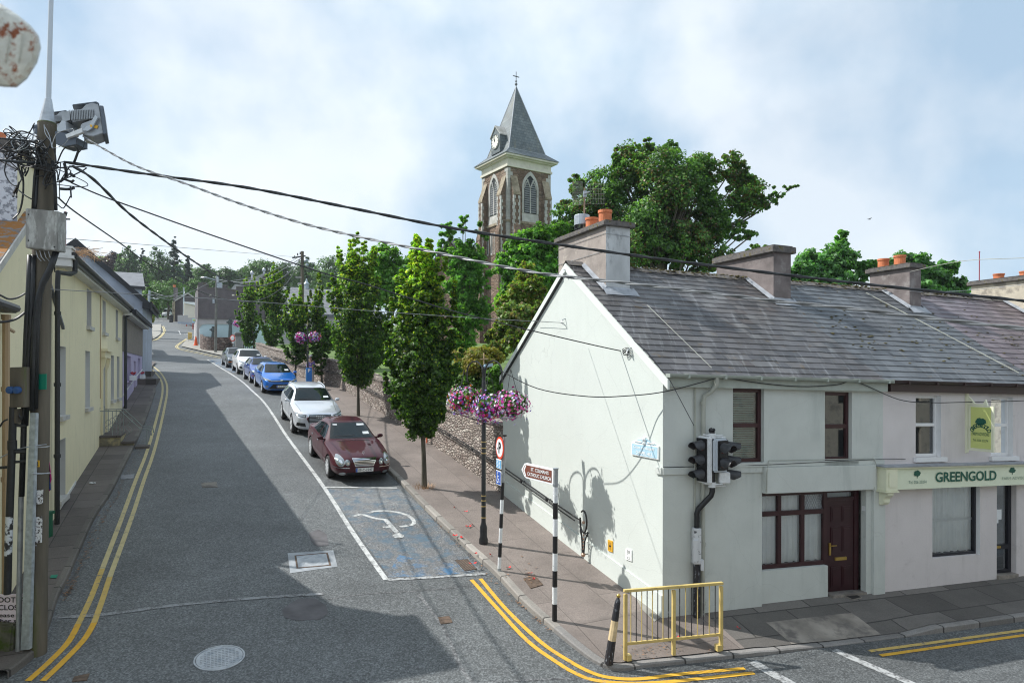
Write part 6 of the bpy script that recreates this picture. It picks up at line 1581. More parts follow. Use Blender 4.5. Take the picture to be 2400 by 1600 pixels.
def park(px, py, spec, label, paintname, turn=0., plate=None):
  # (px,py): road contact of the front wheel nearer to the parking line
  c = G(px, py); i = min(range(len(PARK)-1), key=lambda k: ((PARK[k]+PARK[k+1])/2-c).length); d = (PARK[i+1]-PARK[i]).normalized()     # downhill direction
  d = Vector((d.x, d.y, 0)).normalized(); d = Matrix.Rotation(turn, 3, 'Z')@d
  heading = math.atan2(d.y, d.x)+math.pi/2       # nose (-Y local) towards d
  ax0, ax1 = spec['axles']; hw = max(k[1] for k in spec['keys'])-.115
  lat = Vector((-d.y, d.x, 0))                    # to the car's left
  side = 1 if (PARK[i]-c).dot(lat) > 0 else -1
  o = c-lat*side*hw+d*ax0                         # origin of the car (local y=0)
  def gg(v): return gz(v.x, v.y)
  zf = (gg(o-d*ax0+lat*hw)+gg(o-d*ax0-lat*hw))/2; zr_ = (gg(o-d*ax1+lat*hw)+gg(o-d*ax1-lat*hw))/2
  sl = (zr_-zf)/(ax1-ax0); pitch = math.atan(sl); z0 = zf-ax0*math.tan(pitch)
  t = make_car(label, spec, paintname, (o.x, o.y, z0), heading, pitch)
  print(label[:20], 'at', [round(v, 2) for v in o], 'z', round(z0,2)); return t
park(775,1118, spec_burg, 'burgundy saloon car with round headlights and chrome grille, nearest of the parked row', 'paint_burgundy')
park(689,1014, suv_spec('paint_silver', '', front_suv, True), 'silver four by four with wide black grille parked behind the burgundy saloon', 'paint_silver')
park(618,921, hatch_spec('paint_blue', '142-C-6304', front_hatch), 'bright blue hatchback with black grille parked uphill of the silver car', 'paint_blue')
KN = [tuple([k[0]]+[v*.96 for v in k[1:2]]+list(k[2:4])+[k[4]*.96]+[k[5]*.98, k[6]*.97, k[7]*.98]) for k in KH]
park(589,898, hatch_spec('paint_navy', '', front_plain, disc=False, keys=KN), 'older blue hatchback with square headlights parked behind the bright blue one', 'paint_navy')
sw_ = suv_spec('paint_white', '', front_white, True); park(559,877.5, sw_, 'white sport utility car parked near the top of the row', 'paint_white')
park(533,862.5, hatch_spec('paint_graphite', '', front_plain, disc=False), 'dark grey car at the far end of the parked row', 'paint_graphite')
# white van far up the road
KW = [(-2.6,.60,.40,.80,.55,.90,.50,.95),(-2.55,.90,.26,.90,.85,1.05,.70,1.12),(-2.2,.96,.24,1.05,.92,1.20,.76,1.26),(-1.75,.97,.24,1.18,.93,1.30,.78,1.36),(-1.65,.97,.24,1.2,.93,1.36,.78,1.40),(-1.05,.97,.24,1.25,.94,2.0,.74,2.08),(-.8,.97,.24,1.25,.95,2.25,.76,2.34),(0,.97,.24,1.3,.96,2.36,.80,2.45),(2.3,.97,.24,1.3,.96,2.36,.80,2.45),(2.55,.95,.26,1.3,.94,2.3,.78,2.38),(2.62,.80,.4,1.3,.8,2.1,.7,2.2)]
def front_van(t, patch, oval, cast):
  patch('grille', 'car_black', 'F', [(-.45,.80),(.45,.80),(.48,.92),(-.48,.92)], .010, (8,2)); patch('bumper', 'car_black', 'F', [(-.85,.35),(.85,.35),(.85,.6),(-.85,.6)], .012, (10,2))
  for s in (-1,1): patch('headlight', 'lamp_glass', 'F', [(s*.56,.82),(s*.86,.85),(s*.88,1.0),(s*.58,.95)], .012, (5,3))
sv_ = dict(kind='van', cat='van', keys=KW, wr=.34, axles=(-1.75,1.6), spokes=6, parts=std_parts(dict(paint='van_white', ws=[(-.76,1.42),(.76,1.42),(.72,1.98),(-.72,1.98)], side=[[(-1.5,1.32),(-.65,1.35),(-.65,1.95),(-1.15,1.9)]], doors=[(-1.6,-.6,.4,1.25)], mirror=(-1.5,1.35), plate='06-C-1180', platepos=(0,.48,.26), wiper=False, front=front_van)))
c = G(384,746); t = make_car('white van parked facing downhill far up the road under the trees', sv_, 'van_white', (c.x, c.y+2.6, gz(c.x, c.y+2.6)), .47-.35, .09, None)
# ------------------------------------------------------------------ left-hand row
wall_mat('render_yellow', (.77,.70,.475), (.46,.42,.28), .5, .05, .8, cracks=.15)
pbr('render_yellow_old', (.70,.61,.36), .85, var=.08, vs=1.2, bmp=.4, bs=20, spots=(2.2,.60,.72,(.34,.30,.20)))
pbr('reveal_grey', (.50,.50,.48), .7)
pbr('sill_grey', (.48,.47,.44), .8, var=.15, vs=6)
pbr('render_lavender', (.46,.40,.56), .8, var=.04, vs=2, bmp=.2)
pbr('pebble_dash', (.24,.205,.175), .95, var=.12, vs=3, bmp=1., bs=55, spots=(40,.55,.65,(.40,.36,.32)))
pbr('render_bluegrey', (.37,.41,.48), .85, var=.14, vs=1.3, bmp=.3, bs=25, spots=(1.2,.55,.7,(.27,.28,.30)))
pbr('roughcast_white', (.62,.64,.70), .95, var=.05, vs=2, bmp=.8, bs=30, spots=(11,.48,.56,(.26,.27,.31)))
pbr('mossy_slate', (.20,.18,.17), .95, var=.3, vs=4, bmp=.9, bs=14, spots=(7,.44,.50,(.30,.13,.03)))
pbr('slate_far', (.13,.14,.16), .6, var=.25, vs=2, bmp=.3)
pbr('black_verge', (.02,.022,.027), .6, var=.2, vs=4)
pbr('white_timber', (.66,.66,.63), .6, var=.1, vs=6)
pbr('dirty_concrete', (.20,.18,.13), .95, var=.4, vs=3, bmp=.7, bs=15, spots=(2.3,.45,.56,(.40,.34,.19)))
pbr('mossy_concrete', (.12,.12,.085), .95, var=.35, vs=5, bmp=.8, bs=18, spots=(3,.5,.6,(.07,.11,.015)))
pbr('pole_wood', (.115,.10,.075), .85, var=.45, vs=5, bmp=.8, bs=8, spots=(2.2,.56,.68,(.085,.105,.02)), stretch=(1,1,.12))
pbr('galv_channel', (.42,.47,.50), .45, .5, var=.25, vs=14, bmp=.2)
pbr('box_concrete', (.26,.26,.245), .9, var=.25, vs=6, bmp=.6, bs=25, spots=(9,.5,.62,(.45,.46,.44)), stretch=(1,1,.35))
pbr('cable_black', (.016,.018,.02), .45, var=.3, vs=20)
pbr('green_board', (.0,.20,.125), .5); pbr('tag_yellow', (.75,.42,.03), .5, var=.15, vs=14); pbr('poster_white', (.70,.71,.72), .8, spots=(26,.52,.56,(.06,.05,.05))); pbr('poster_blue', (.03,.06,.20), .5); pbr('poster_magenta', (.50,.03,.20), .5)
pbr('connector_blue', (.02,.08,.24), .4)
LFN = lambda u, d, z: Lp(u, -d, z)
def lholes(rows): return [(lc(a), lc(b), lz(u, lc(b)), lz(t, lc(b))) for a, b, t, u in rows]
ZE = 2.74
H_ = lholes(((203,214,680,766),(240,247.5,708,783),(271,276.5,733,797),(138,154,813,958),(200,211,829,955),(260,267,835,940),(274,280,838,936),(135,154,1027,1160)))
fix = lambda rows, z0, z1: [(a, b, z0, z1) for a, b, _, _ in rows]
H_ = fix(H_[:3], 1.33, 2.44)+fix(H_[3:7], -1.08, .60)+fix(H_[7:], -3.05, -1.64)
door_h = (lc(238), lc(247), -2.14, .31)
t = thing('yellow_house', 'long cream-yellow house with three rows of deep-set windows, down the left side', 'house', Lp(7, -3, -3))
CY0, CY1 = .3, lc(287)
m = MB(); panel(m, LFN, CY0, CY1, -5, ZE, H_+[door_h], .26); m.build('front_wall', MATS['render_yellow'], t)
m = MB(); m.poly([Lp(CY1,0,-5), Lp(CY1,-7,-5), Lp(CY1,-7,ZE), Lp(CY1,-3.5,ZE+2.2), Lp(CY1,0,ZE)]); m.poly([Lp(CY0,0,-5), Lp(CY0,-7,-5), Lp(CY0,-7,ZE), Lp(CY0,-3.5,ZE+2.2), Lp(CY0,0,ZE)]); m.poly([Lp(CY0,-7,-5), Lp(CY1,-7,-5), Lp(CY1,-7,ZE), Lp(CY0,-7,ZE)]); m.build('back_wall', MATS['render_yellow'], t)
m = MB(); m.poly([Lp(CY0-.0,.22,ZE-.10), Lp(CY1,.22,ZE-.10), Lp(CY1,-3.5,ZE+2.25), Lp(CY0,-3.5,ZE+2.25)]); m.poly([Lp(CY0,-7.2,ZE-.1), Lp(CY1,-7.2,ZE-.1), Lp(CY1,-3.5,ZE+2.25), Lp(CY0,-3.5,ZE+2.25)]); m.build('roof', MATS['slate_far'], t)
for h in H_:
  w = window(t, LFN, h, .22, MATS['white_upvc'], rails=((h[2]+h[3])/2,), fw=.06)
  m = MB(LFN); m.box(h[1]-.006, h[1]-.002, .0, .21, h[2], h[3]); m.box(h[0], h[1], 0, .21, h[3]-.006, h[3]-.002); m.build('reveal', MATS['reveal_grey'], w)
  m = MB(LFN); m.box(h[0]-.06, h[1]+.05, -.09, .2, h[2]-.10, h[2]+.003); m.build('sill', MATS['sill_grey'], w)
h = door_h
m = MB(LFN); m.box(h[1]-.006, h[1]-.002, .0, .21, h[2], h[3]); m.build('door_reveal', MATS['reveal_grey'], t)
m = MB(LFN); m.box(h[0], h[1], .2, .26, h[2], h[3]); dr = m.build('door', MATS['white_timber'], t); m = MB(LFN); m.box(h[0]+.1, h[1]-.1, .185, .199, h[2]+.3, h[2]+1.0); m.box(h[0]+.1, h[1]-.1, .185, .199, h[2]+1.2, h[3]-.2); m.build('door_panel', MATS['reveal_grey'], dr)
m = MB(LFN); m.box(h[0]-.2, h[0]-.02, -.06, -.001, h[2], h[3]+.15); m.box(h[1]+.02, h[1]+.2, -.06, -.001, h[2], h[3]+.15); m.box(h[0]-.3, h[1]+.3, -.14, -.001, h[3]+.15, h[3]+.36); m.box(h[0]-.38, h[1]+.38, -.22, -.001, h[3]+.36, h[3]+.44)
for x in (h[0]-.13, h[1]+.13): m.prism([(x-.07,-.061,h[3]+.15),(x-.07,-.16,h[3]+.15),(x-.07,-.10,h[3]-.15),(x-.07,-.061,h[3]-.25)], (.14,0,0))
m.build('door_surround', MATS['render_yellow'], t)
m = MB(LFN); m.box(CY0-.0, CY1, -.26, -.001, ZE-.22, ZE-.06); sf = m.build('soffit', MATS['white_timber'], t)
m = MB(LFN); m.tube([Vector((CY0-.4,-.34,ZE-.03)), Vector((CY1+.2,-.34,ZE-.03))], .075, 8); m.box(CY0, CY1, -.33, -.262, ZE-.16, ZE-.02); m.build('gutter', MATS['black_paint'], t)
m = MB(LFN); m.box(CY0-.45, CY0, -.30, .1, ZE-.30, ZE+.12); m.box(CY0-.5, CY0+.02, -.36, .12, ZE-.12, ZE-.05); m.box(CY0-.47, CY0+.0, -.33, .1, ZE+.121, ZE+.17); m.build('cornice_block', MATS['white_timber'], t)
cd_ = lc(134.5,.12)
m = MB(LFN); m.tube([Vector(p) for p in ((CY0-.2,-.34,ZE-.05),(CY0-.2,-.34,ZE-.40),(CY0-.45,-.28,ZE-.48),(cd_,-.13,ZE-.52),(cd_,-.12,ZE-.8),(cd_,-.12,-3.5)) ], .055, 8);
for z in (1.3,-.3,-1.9): m.lathe((cd_,-.12,z), [(.07,-.04),(.07,.04)], 8)
m.build('downpipe', MATS['cable_black'], t, smooth=True)
cx_ = lc(283,.1); m = MB(LFN); m.tube([Vector(p) for p in ((CY1+.1,-.34,ZE-.1),(CY1+.1,-.2,ZE-.35),(CY1-.05,-.12,ZE-.45),(CY1-.02,-.12,-2.3))], .06, 8); m.build('downpipe', MATS['cable_black'], t, smooth=True)
m = MB(LFN); m.tube([Vector((lc(234),-.02,2.6)), Vector((lc(234),-.02,-.9))], .012, 4); m.tube([Vector((.0,-.03,2.1)), Vector((.0,-.03,-.2)), Vector((-.25,-.03,-.2))], .015, 4); m.build('wall_pipes', pbr('pipe_tan', (.42,.30,.18), .6), t)
m = MB(LFN); c1_ = lc(134)+.0; m.prism([(c1_+.25,-.012,gz(*LO+LW*(c1_+.25))+.13),(c1_+2.4,-.012,gz(*(LO+LW*(c1_+2.4)))+.13),(c1_+2.4,-.012,gz(*(LO+LW*(c1_+2.4)))+.22),(c1_+.25,-.012,gz(*(LO+LW*(c1_+.25)))+.22)], (0,.011,0)) if False else None
def gl(c, e=0): q = LO+LW*c+LN*e; return gz(q.x, q.y)
m.prism([(c,-.02,gl(c)+.12+o) for c, o in ((.35,0),(2.6,0),(2.6,.08),(.35,.08))], (0,.019,0)); m.build('skirting_strip', MATS['white_timber'], t)
m = MB()
rnd = random.Random(11)
for k in range(40):      # dry grass tuft in the gutter corner
  b0 = Lp(CY0-.1+rnd.uniform(-.15,.5), .32, ZE+.0); m.tube([b0, b0+Vector((rnd.uniform(-.1,.35), rnd.uniform(-.1,.2), rnd.uniform(.05,.22))), b0+Vector((rnd.uniform(.0,.75), rnd.uniform(-.1,.3), rnd.uniform(-.12,.22)))], .005, 3)
tag(m.build('dry_grass', pbr('straw', (.50,.33,.20), .9)), 'tuft of dry grass growing in the near end of the yellow house gutter', 'grass', kind='stuff')
# steps with railings at the yellow house door
cp = lc(233); t = thing('door_steps', 'stained concrete landing and steps below the yellow house door', 'steps', Lp(cp, .5, gl(cp, .5)))
m = MB(); f_ = lambda c, e, z: Lp(c, e, z); m.fn = f_
m.box(cp, cp+2.0, -.02, .60, -3.2, -2.20); m.box(cp, cp+1.3, .601, 1.0, -3.2, -2.42); m.build('block', MATS['dirty_concrete'], t, bevel=.015)
m = MB(f_); m.box(cp-.03, cp+2.0, -.0, .62, -2.199, -2.13); m.box(cp-.03, cp+1.3, .63, 1.03, -2.419, -2.34); m.build('slab', MATS['left_paving'], t, bevel=.01)
m = MB(f_); m.box(cp-.1, cp+.9, 1.04, 1.47, -3.2, -2.52); m.build('kerb_block', MATS['left_paving'], t, bevel=.015)
pbr('rail_grey', (.22,.25,.24), .5)
for k, co in enumerate((cp+.12, cp+1.25)):
  t = thing('step_railing', ('near' if k == 0 else 'far')+' wrought railing with scrolls on the yellow house doorsteps', 'railing', Lp(co, .3, -2.1), 'railings on the yellow house steps')
  m = MB(f_); z1 = -1.32; m.tube([Vector((co,.0,z1+.12)), Vector((co,0,z1)), Vector((co,.60,z1)), Vector((co,1.18,z1-.62)), Vector((co,1.38,z1-.62)), Vector((co,1.50,z1-.70)), Vector((co,1.52,z1-.85))], .018, 6); m.build('handrail', MATS['rail_grey'], t)
  m = MB(f_)
  for e in (.12,.36,.58): m.tube([Vector((co,e,z1)), Vector((co,e,-2.13))], .012, 5)
  m.tube([Vector((co,1.38,z1-.62)), Vector((co,1.38,-3.0 if k == 0 else -2.7))], .012, 5)
  m.build('upright', MATS['rail_grey'], t)
  m = MB(f_)
  for (e, z) in ((.24,-1.78),(.47,-1.65)):
    pts = [Vector((co, e+.07*math.cos(a)*(1 if a < 0 else 1), z+.09+.07*math.sin(a))) for a in np.linspace(-1.2, 3.9, 10)][::-1]+[Vector((co, e-.07*math.cos(a), z-.09+.07*math.sin(-a))) for a in np.linspace(-1.9, 3.2, 10)]
    m.tube(pts, .008, 4)
  m.tube([Vector((co,.80+.06*math.sin(x*9), -1.62-.5*x)) for x in np.linspace(0,1.2,14)], .008, 4)
  m.build('scrolls', MATS['rail_grey'], t)
# stepped terraces of the pavement beside the lavender house
for k, (px, py, L_, wd) in enumerate(((350,908,4,1.6),(343,888,4,1.45),(337,875,4,1.3))):
  c0_ = (Vector(G(px,py)[:2])-LO).dot(LW); m = MB(f_); e1 = le((366,354,344)[k], c0_); z = gl(c0_, .8)+.42; m.box(c0_, c0_+L_, -.1, e1, z-1, z)
  tag(m.build('pavement_step', MATS['left_paving'], None, bevel=.02), ('lowest','middle','topmost')[k]+' raised pavement step beside the lavender house', 'step', 'raised pavement steps')
# pebble-dashed and lavender house
C0, C1 = CY1, lc(333); ZB = lz(830, (C0+C1)/2); zb0 = lz(826, C0); zb1 = lz(835, C1); ZB = (zb0+zb1)/2; ZE2 = 2.55
t = thing('lavender_house', 'house with brown pebble-dash above and lavender paint below on the left', 'house', Lp(20, -3, -1))
hw_ = fix(lholes(((297.5,306.5,829,895),(323,329,834,888))), -.42, ZB-.15); dh_ = (lc(313.5), lc(318.3), -1.2, ZB-.35)
m = MB(); panel(m, LFN, C0+.002, C1, -4, ZB, hw_+[dh_], .25); m.build('lower_wall', MATS['render_lavender'], t)
m = MB(); m.poly([Lp(C0,.03,ZB), Lp(C1,.03,ZB), Lp(C1,.03,ZE2), Lp(C0,.03,ZE2)]); m.poly([Lp(C0,-.1,ZB-.001), Lp(C1,-.1,ZB-.001), Lp(C1,.03,ZB-.001), Lp(C0,.03,ZB-.001)]); m.build('upper_wall', MATS['pebble_dash'], t)
for h in hw_:
  w = window(t, LFN, h, .22, MATS['white_upvc'], fw=.06); m = MB(LFN); m.box(h[0]-.05, h[1]+.05, -.08, .2, h[2]-.09, h[2]+.003); m.build('sill', MATS['render_lavender'], w)
  m = MB(LFN); m.box(h[0]+.1, h[1]-.15, -.26, -.09, h[2]+.01, h[2]+.22);
  o = m.build('window_box', MATS['white_upvc'], None); tag(o, ('nearer' if h is hw_[0] else 'farther')+' white window box of red flowers on the lavender wall', 'window box', 'window boxes')
  m = MB(LFN);
  for q in range(14): m.ball((h[0]+.1+rnd.random()*(h[1]-h[0]-.3), -.16+rnd.uniform(-.06,.06), h[2]+.28+rnd.uniform(0,.09)), .05, 5)
  m.build('flowers', pbr('geranium', (.35,.02,.04), .7), o)
h = dh_; m = MB(LFN); m.box(h[0], h[1], .2, .26, h[2], h[3]); m.build('door', MATS['white_timber'], t)
m = MB(LFN);
for ca_, cb_ in ((C0+.05, dh_[0]-.05), (dh_[1]+.05, C1)): m.prism([(c,-.03,gl(c)+z) for c, z in ((ca_,.62),(cb_,.62),(cb_,.68),(ca_,.68))], (0,.029,0))
m.build('white_line', MATS['white_upvc'], t)
m = MB(); m.poly([Lp(C0,.38,ZE2-.02), Lp(C1,.38,ZE2-.02), Lp(C1,-3.5,ZE2+2.0), Lp(C0,-3.5,ZE2+2.0)]); m.poly([Lp(C1,0,-4), Lp(C1,-7,-4), Lp(C1,-7,ZE2), Lp(C1,-3.5,ZE2+1.95), Lp(C1,0,ZE2)]); m.build('roof', MATS['slate_far'], t)
m = MB(LFN); m.box(C0, C1+.2, -.34, -.0, ZE2-.16, ZE2-.04); m.build('soffit', MATS['white_timber'], t)
m = MB(LFN); m.tube([Vector((C0+.2,-.44,ZE2+.0)), Vector((C1+.3,-.44,ZE2+.0))], .07, 8)
c = C0+.3
while c < C1+.2: m.box(c, c+.30, -.50, -.30, ZE2+.06, ZE2+.13); c += .42
m.build('eaves_tiles', MATS['black_verge'], t)
# tall blue-grey gabled house beyond
cg = lc(333)+.05; t = thing('gabled_house', 'tall blue-grey rendered house with black-edged gable behind the lavender house', 'house', Lp(cg+4, -3.3, 0))
ap = (-3.2, 7.05); e0, e1, ez = -6.6, 0.02, 4.0
m = MB(); m.poly([Lp(cg,e0,-3), Lp(cg,e1,-3), Lp(cg,e1,ez), Lp(cg,ap[0],ap[1]), Lp(cg,e0,ez)]); m.poly([Lp(cg,e1,-3), Lp(cg+8,e1,-3), Lp(cg+8,e1,ez), Lp(cg,e1,ez)]); m.poly([Lp(cg+8,e0,-3), Lp(cg+8,e1,-3), Lp(cg+8,e1,ez), Lp(cg+8,ap[0],ap[1]), Lp(cg+8,e0,ez)]); m.build('wall', MATS['render_bluegrey'], t)
m = MB();
for s_, ee in ((1, e1+.36), (-1, e0-.3)):
  a, b = (ap[0], ap[1]+.22), (ee, ez-.30+.22*1);
  m.prism([Lp(cg-.25,a[0],a[1]), Lp(cg-.25,b[0],b[1]), Lp(cg-.25,b[0],b[1]-.32), Lp(cg-.25,a[0],a[1]-.42)], Lp(1,0,0)*0+(Lp(9,0,0)-Lp(0,0,0)))
m.build('roof', MATS['black_verge'], t)
m = MB(LFN); m.box(cg-.25, cg+.3, -.48, -.02, ez-.42, ez-.10); m.tube([Vector((cg-.3,-.46,ez-.1)), Vector((cg+8,-.46,ez-.1))], .07, 6); m.build('eaves', MATS['black_verge'], t)
# slated house beyond, seen as a small slope of roof
def fbox(name, label, cat, px0, px1, py0, py1, Y, D, matn, group=None):
  a, b = at(px0,py0,Y), at(px1,py1,Y); t = thing(name, label, cat, ((a.x+b.x)/2, Y+D/2, b.z), group); m = MB(); m.box(a.x, b.x, Y, Y+D, b.z, a.z); m.build('wall', MATS[matn], t); return t, a, b
Y = 56; t = thing('slate_roofed_house', 'house beyond the gabled one, its small grey slate roof slope showing', 'house', at(300,800,Y))
m = MB(); m.prism([at(262,674,Y), at(332,674,Y), at(332,820,Y), at(262,820,Y)], (-3.9,7,0)); m.build('wall', MATS['render_bluegrey'], t)
m = MB(); P = [at(270,640,Y+3), at(333,643,Y+3), at(339,674,Y-.3), at(285,671,Y-.3)]
m.prism([at(258,638,Y+3), at(334,642,Y+3), at(339,673,Y-.4), at(262,668,Y-.4)], (0,0,-.12)); m.build('roof', MATS['slate_far'], t)
m = MB(); m.prism([at(262,669,Y-.42), at(339,674,Y-.42), at(338,680,Y-.42), at(262,675,Y-.42)], (0,.1,0)); m.build('fascia', MATS['black_verge'], t)
# ---- corner house at the far left with mossy roof and rough white chimney
ca = lc(62); za = lz(512, ca); c0 = lc(0); k = (za-lz(600, c0))/(ca-c0)
t = thing('mossy_roof_house', 'cream house at the left edge with orange mossy slates and whitewashed roughcast chimney', 'house', Lp(-4, -3, -4))
cE = ca-4.6; zE = za-k*4.6; cB = CY0-.003
m = MB(); m.poly([Lp(cE,0,-5.5), Lp(cB,0,-5), Lp(cB,0,za-k*(cB-ca)), Lp(ca,0,za), Lp(cE,0,zE)]); m.build('gable_wall', MATS['render_yellow'], t)
m = MB(); m.poly([Lp(cE,0,-5.5), Lp(cE,-9,-5.5), Lp(cE,-9,zE), Lp(cE,0,zE)]); m.build('front_wall', MATS['render_yellow'], t)
m = MB(); m.prism([Lp(cE-.3,.10,zE-.3*k), Lp(ca,.10,za+.02), Lp(ca,-9,za+.02), Lp(cE-.3,-9,zE-.3*k)], (0,0,.09)); m.build('roof', MATS['mossy_slate'], t)
m = MB(); m.prism([Lp(cB+.3,.06,za-k*(cB+.3-ca)), Lp(ca,.06,za+.02), Lp(ca,-9,za+.02), Lp(cB+.3,-9,za-k*(cB+.3-ca))], (0,0,.08)); m.build('rear_roof', MATS['slate_far'], t)
m = MB(f_); m.prism([(cE-.3,.10,zE-.3*k-.06),(ca,.10,za-.05),(ca,.10,za+.10),(cE-.3,.10,zE-.3*k+.08)], (0,.03,0)); m.build('verge', MATS['sill_grey'], t)
cc0 = ca-.55; cc1 = lc(81,-.05); zc = lz(352, cc0)
m = MB(f_); m.poly([(cc0,-2.2,.5),(cc0,-.04,.5),(cc0,-.04,zc),(cc0,-2.2,zc)]); m.m = 1; m.poly([(cc0,-.04,.5),(cc1,-.04,.5),(cc1,-.04,zc),(cc0,-.04,zc)]); m.m = 0; m.poly([(cc1,-2.2,.5),(cc1,-.04,.5),(cc1,-.04,zc),(cc1,-2.2,zc)])
ch = m.build('chimney', [MATS['roughcast_white'], MATS['render_yellow']], t)
m = MB(f_); m.box(cc0-.10, cc1+.08, -2.3, .06, zc, zc+.13); m.build('cap', MATS['cap_stone'], ch, bevel=.02)
m = MB(); m.lathe(Lp((cc0+cc1)/2-.1,-.5,zc+.13), [(.17,0),(.15,.1),(.15,.3),(0,.3)], 12); m.build('chimney_pot', MATS['terracotta'], ch)
ce = lc(34,.2); m = MB(f_); zg = lz(728, ce, .2); m.tube([Vector((ce-3,.22,zg+.02)), Vector((ce,.22,zg+.02))], .07, 8); m.box(ce-3, ce+.02, .02, .22, zg-.06, zg+.02); m.build('gutter', MATS['cable_black'], t)
cp_ = lc(14,.1); m = MB(f_); m.tube([Vector((cp_,.1,zg-.1)), Vector((cp_,.1,-4.3))], .055, 8)
for z in (.9,-.3,-1.8): m.lathe((cp_,.1,z), [(.07,-.04),(.07,.04)], 8)
m.tube([Vector((cp_+.0,.1,zg-.3)), Vector((cp_+.5,.1,zg-.35))], .03, 6); m.build('downpipe', MATS['pipe_tan'], t)
# ------------------------------------------------------------------ utility pole, boxes, floodlights
PB = G(88,1517,.1); YP = PB.y; q_ = lambda px, py, dy=0: Vector(at(px, py, YP+dy))
t = thing('utility_pole', 'mossy wooden utility pole wrapped in black cables, with a weathered grey box', 'utility pole', PB)
m = MB(); pts = [q_(88,1540), q_(88,1517), q_(91,1250), q_(95,900), q_(98,600), q_(104,440), q_(109,293)]; m.tube(pts, [.135,.135,.132,.13,.132,.13,.127], 18); m.build('post', MATS['pole_wood'], t, smooth=True)
m = MB(); m.lathe(q_(109,293), [(.13,0),(.12,.02),(0,.03)], 18); m.build('top', MATS['mossy_concrete'], t)
m = MB(); sc = YP/1600
m.prism([q_(70,969,-.22), q_(84,970,-.22), q_(70,1524,-.22), q_(49,1526,-.22)], (0,.07,0)); m.build('channel', MATS['galv_channel'], t, bevel=.006)
m = MB(); m.tube([q_(70,600,-.17), q_(68,660,-.17), q_(62,780,-.17), q_(58,900,-.17), q_(55,1050,-.17), q_(51,1165,-.17)], .040, 8); m.tube([q_(78,600,-.16), q_(76,680,-.17), q_(72,760,-.18), q_(66,860,-.18), q_(61,1000,-.18)], .034, 8); m.build('cable_bundle', MATS['cable_black'], t, smooth=True)
m = MB(); m.tube([q_(131,592,-.16), q_(120,625,-.18), q_(100,665,-.2), q_(90,700,-.2), q_(82,760,-.2), q_(79,850,-.2), q_(76,965,-.2)], .045, 8); m.tube([q_(134,592,-.14), q_(117,640,-.17), q_(96,680,-.19), q_(88,760,-.19), q_(84,960,-.19)], .03, 8); m.build('cable_bundle', MATS['cable_black'], t, smooth=True)
m = MB(); m.tube([q_(50,1165,-.16), q_(46,1380,-.16), q_(44,1555,-.16)], .036, 8); m.build('conduit', MATS['post_grey'], t, smooth=True)
m = MB(); m.tube([q_(88,400,-.12), q_(82,480,-.13), q_(80,495,-.13)], .03, 6); m.tube([q_(92,330,-.13), q_(80,420,-.15), q_(76,495,-.15)], .022, 6); m.tube([q_(122,380,-.1), q_(128,440,-.12), q_(130,495,-.12)], .028, 6); m.tube([q_(126,600,-.1),q_(128,640,-.05)], .01, 4); m.build('upper_cables', MATS['cable_black'], t, smooth=True)
x0, x1 = at(58,0,YP-.30).x, at(135,0,YP-.30).x
m = MB(); m.prism([q_(58,490,-.30), q_(135,497,-.30), q_(134,590,-.30), q_(58,583,-.30)], (0,.2,0)); bx = m.build('box', MATS['box_concrete'], t, bevel=.012)
m = MB()
for px, py in ((66,505),(66,566),(127,581)): m.ball(q_(px,py,-.30), .012 if px < 100 else .014, 6)
m.build('bolts', MATS['cable_black'], bx)
m = MB();
for px in (84,93,103,113): m.tube([q_(px,590,-.2), q_(px+4,605,-.2), q_(px+12,614,-.16)], .007, 5)
m.build('box_tails', MATS['galvanised'], bx)
m = MB(); m.tube([q_(144,510,-.05), q_(144,565,-.05)], .055, 10); m.tube([q_(142,565,-.05), q_(141,580,-.05)], .035, 8); jb = m.build('cable_joint', MATS['black_paint'], t, smooth=True)
m = MB(); m.lathe(q_(144,545,-.05), [(.062,-.03),(.062,.03)], 12); m.build('joint_band', MATS['galvanised'], jb)
m = MB(); m.prism([q_(80,879,-.145), q_(108,878,-.145), q_(107.5,914.5,-.145), q_(80,915,-.145)], (0,.02,0)); m.build('green_plate', MATS['green_board'], t)
m = MB(); m.prism([q_(81,1080,-.145), q_(92,1081,-.145), q_(92,1096,-.145), q_(81,1096,-.145)], (0,.012,0)); tg = m.build('number_tag', MATS['tag_yellow'], t)
m = MB(); text_mb(m, '2', q_(88,1088,-.148), (1,0,0), up, .035, .07, bold=.03); m.build('numeral', MATS['sign_black'], tg)
for (a, b, c_, d) in ((80,1152,101,1185),(76.5,1215,99,1276)): m = MB(); m.prism([q_(a,b,-.147), q_(c_,b-3,-.147), q_(c_-1,d-3,-.147), q_(a,d,-.147)], (0,.012,0)); m.build('torn_notice', MATS['poster_white'], t)
m = MB()
for py, sx in ((1048,0),(1110,0),(1275,0),(748,0)): m.lathe(q_(92 if py < 1200 else 88,py), [(.142,-.008),(.142,.008)], 16)
m.tube([q_(75,1112,-.25), q_(119,1111,-.14)], .008, 4); m.tube([q_(0,1075,-.3), q_(40,1055,-.25), q_(62,1050,-.24), q_(110,1043,-.12)], .008, 4); m.build('strap', MATS['galvanised'], t)
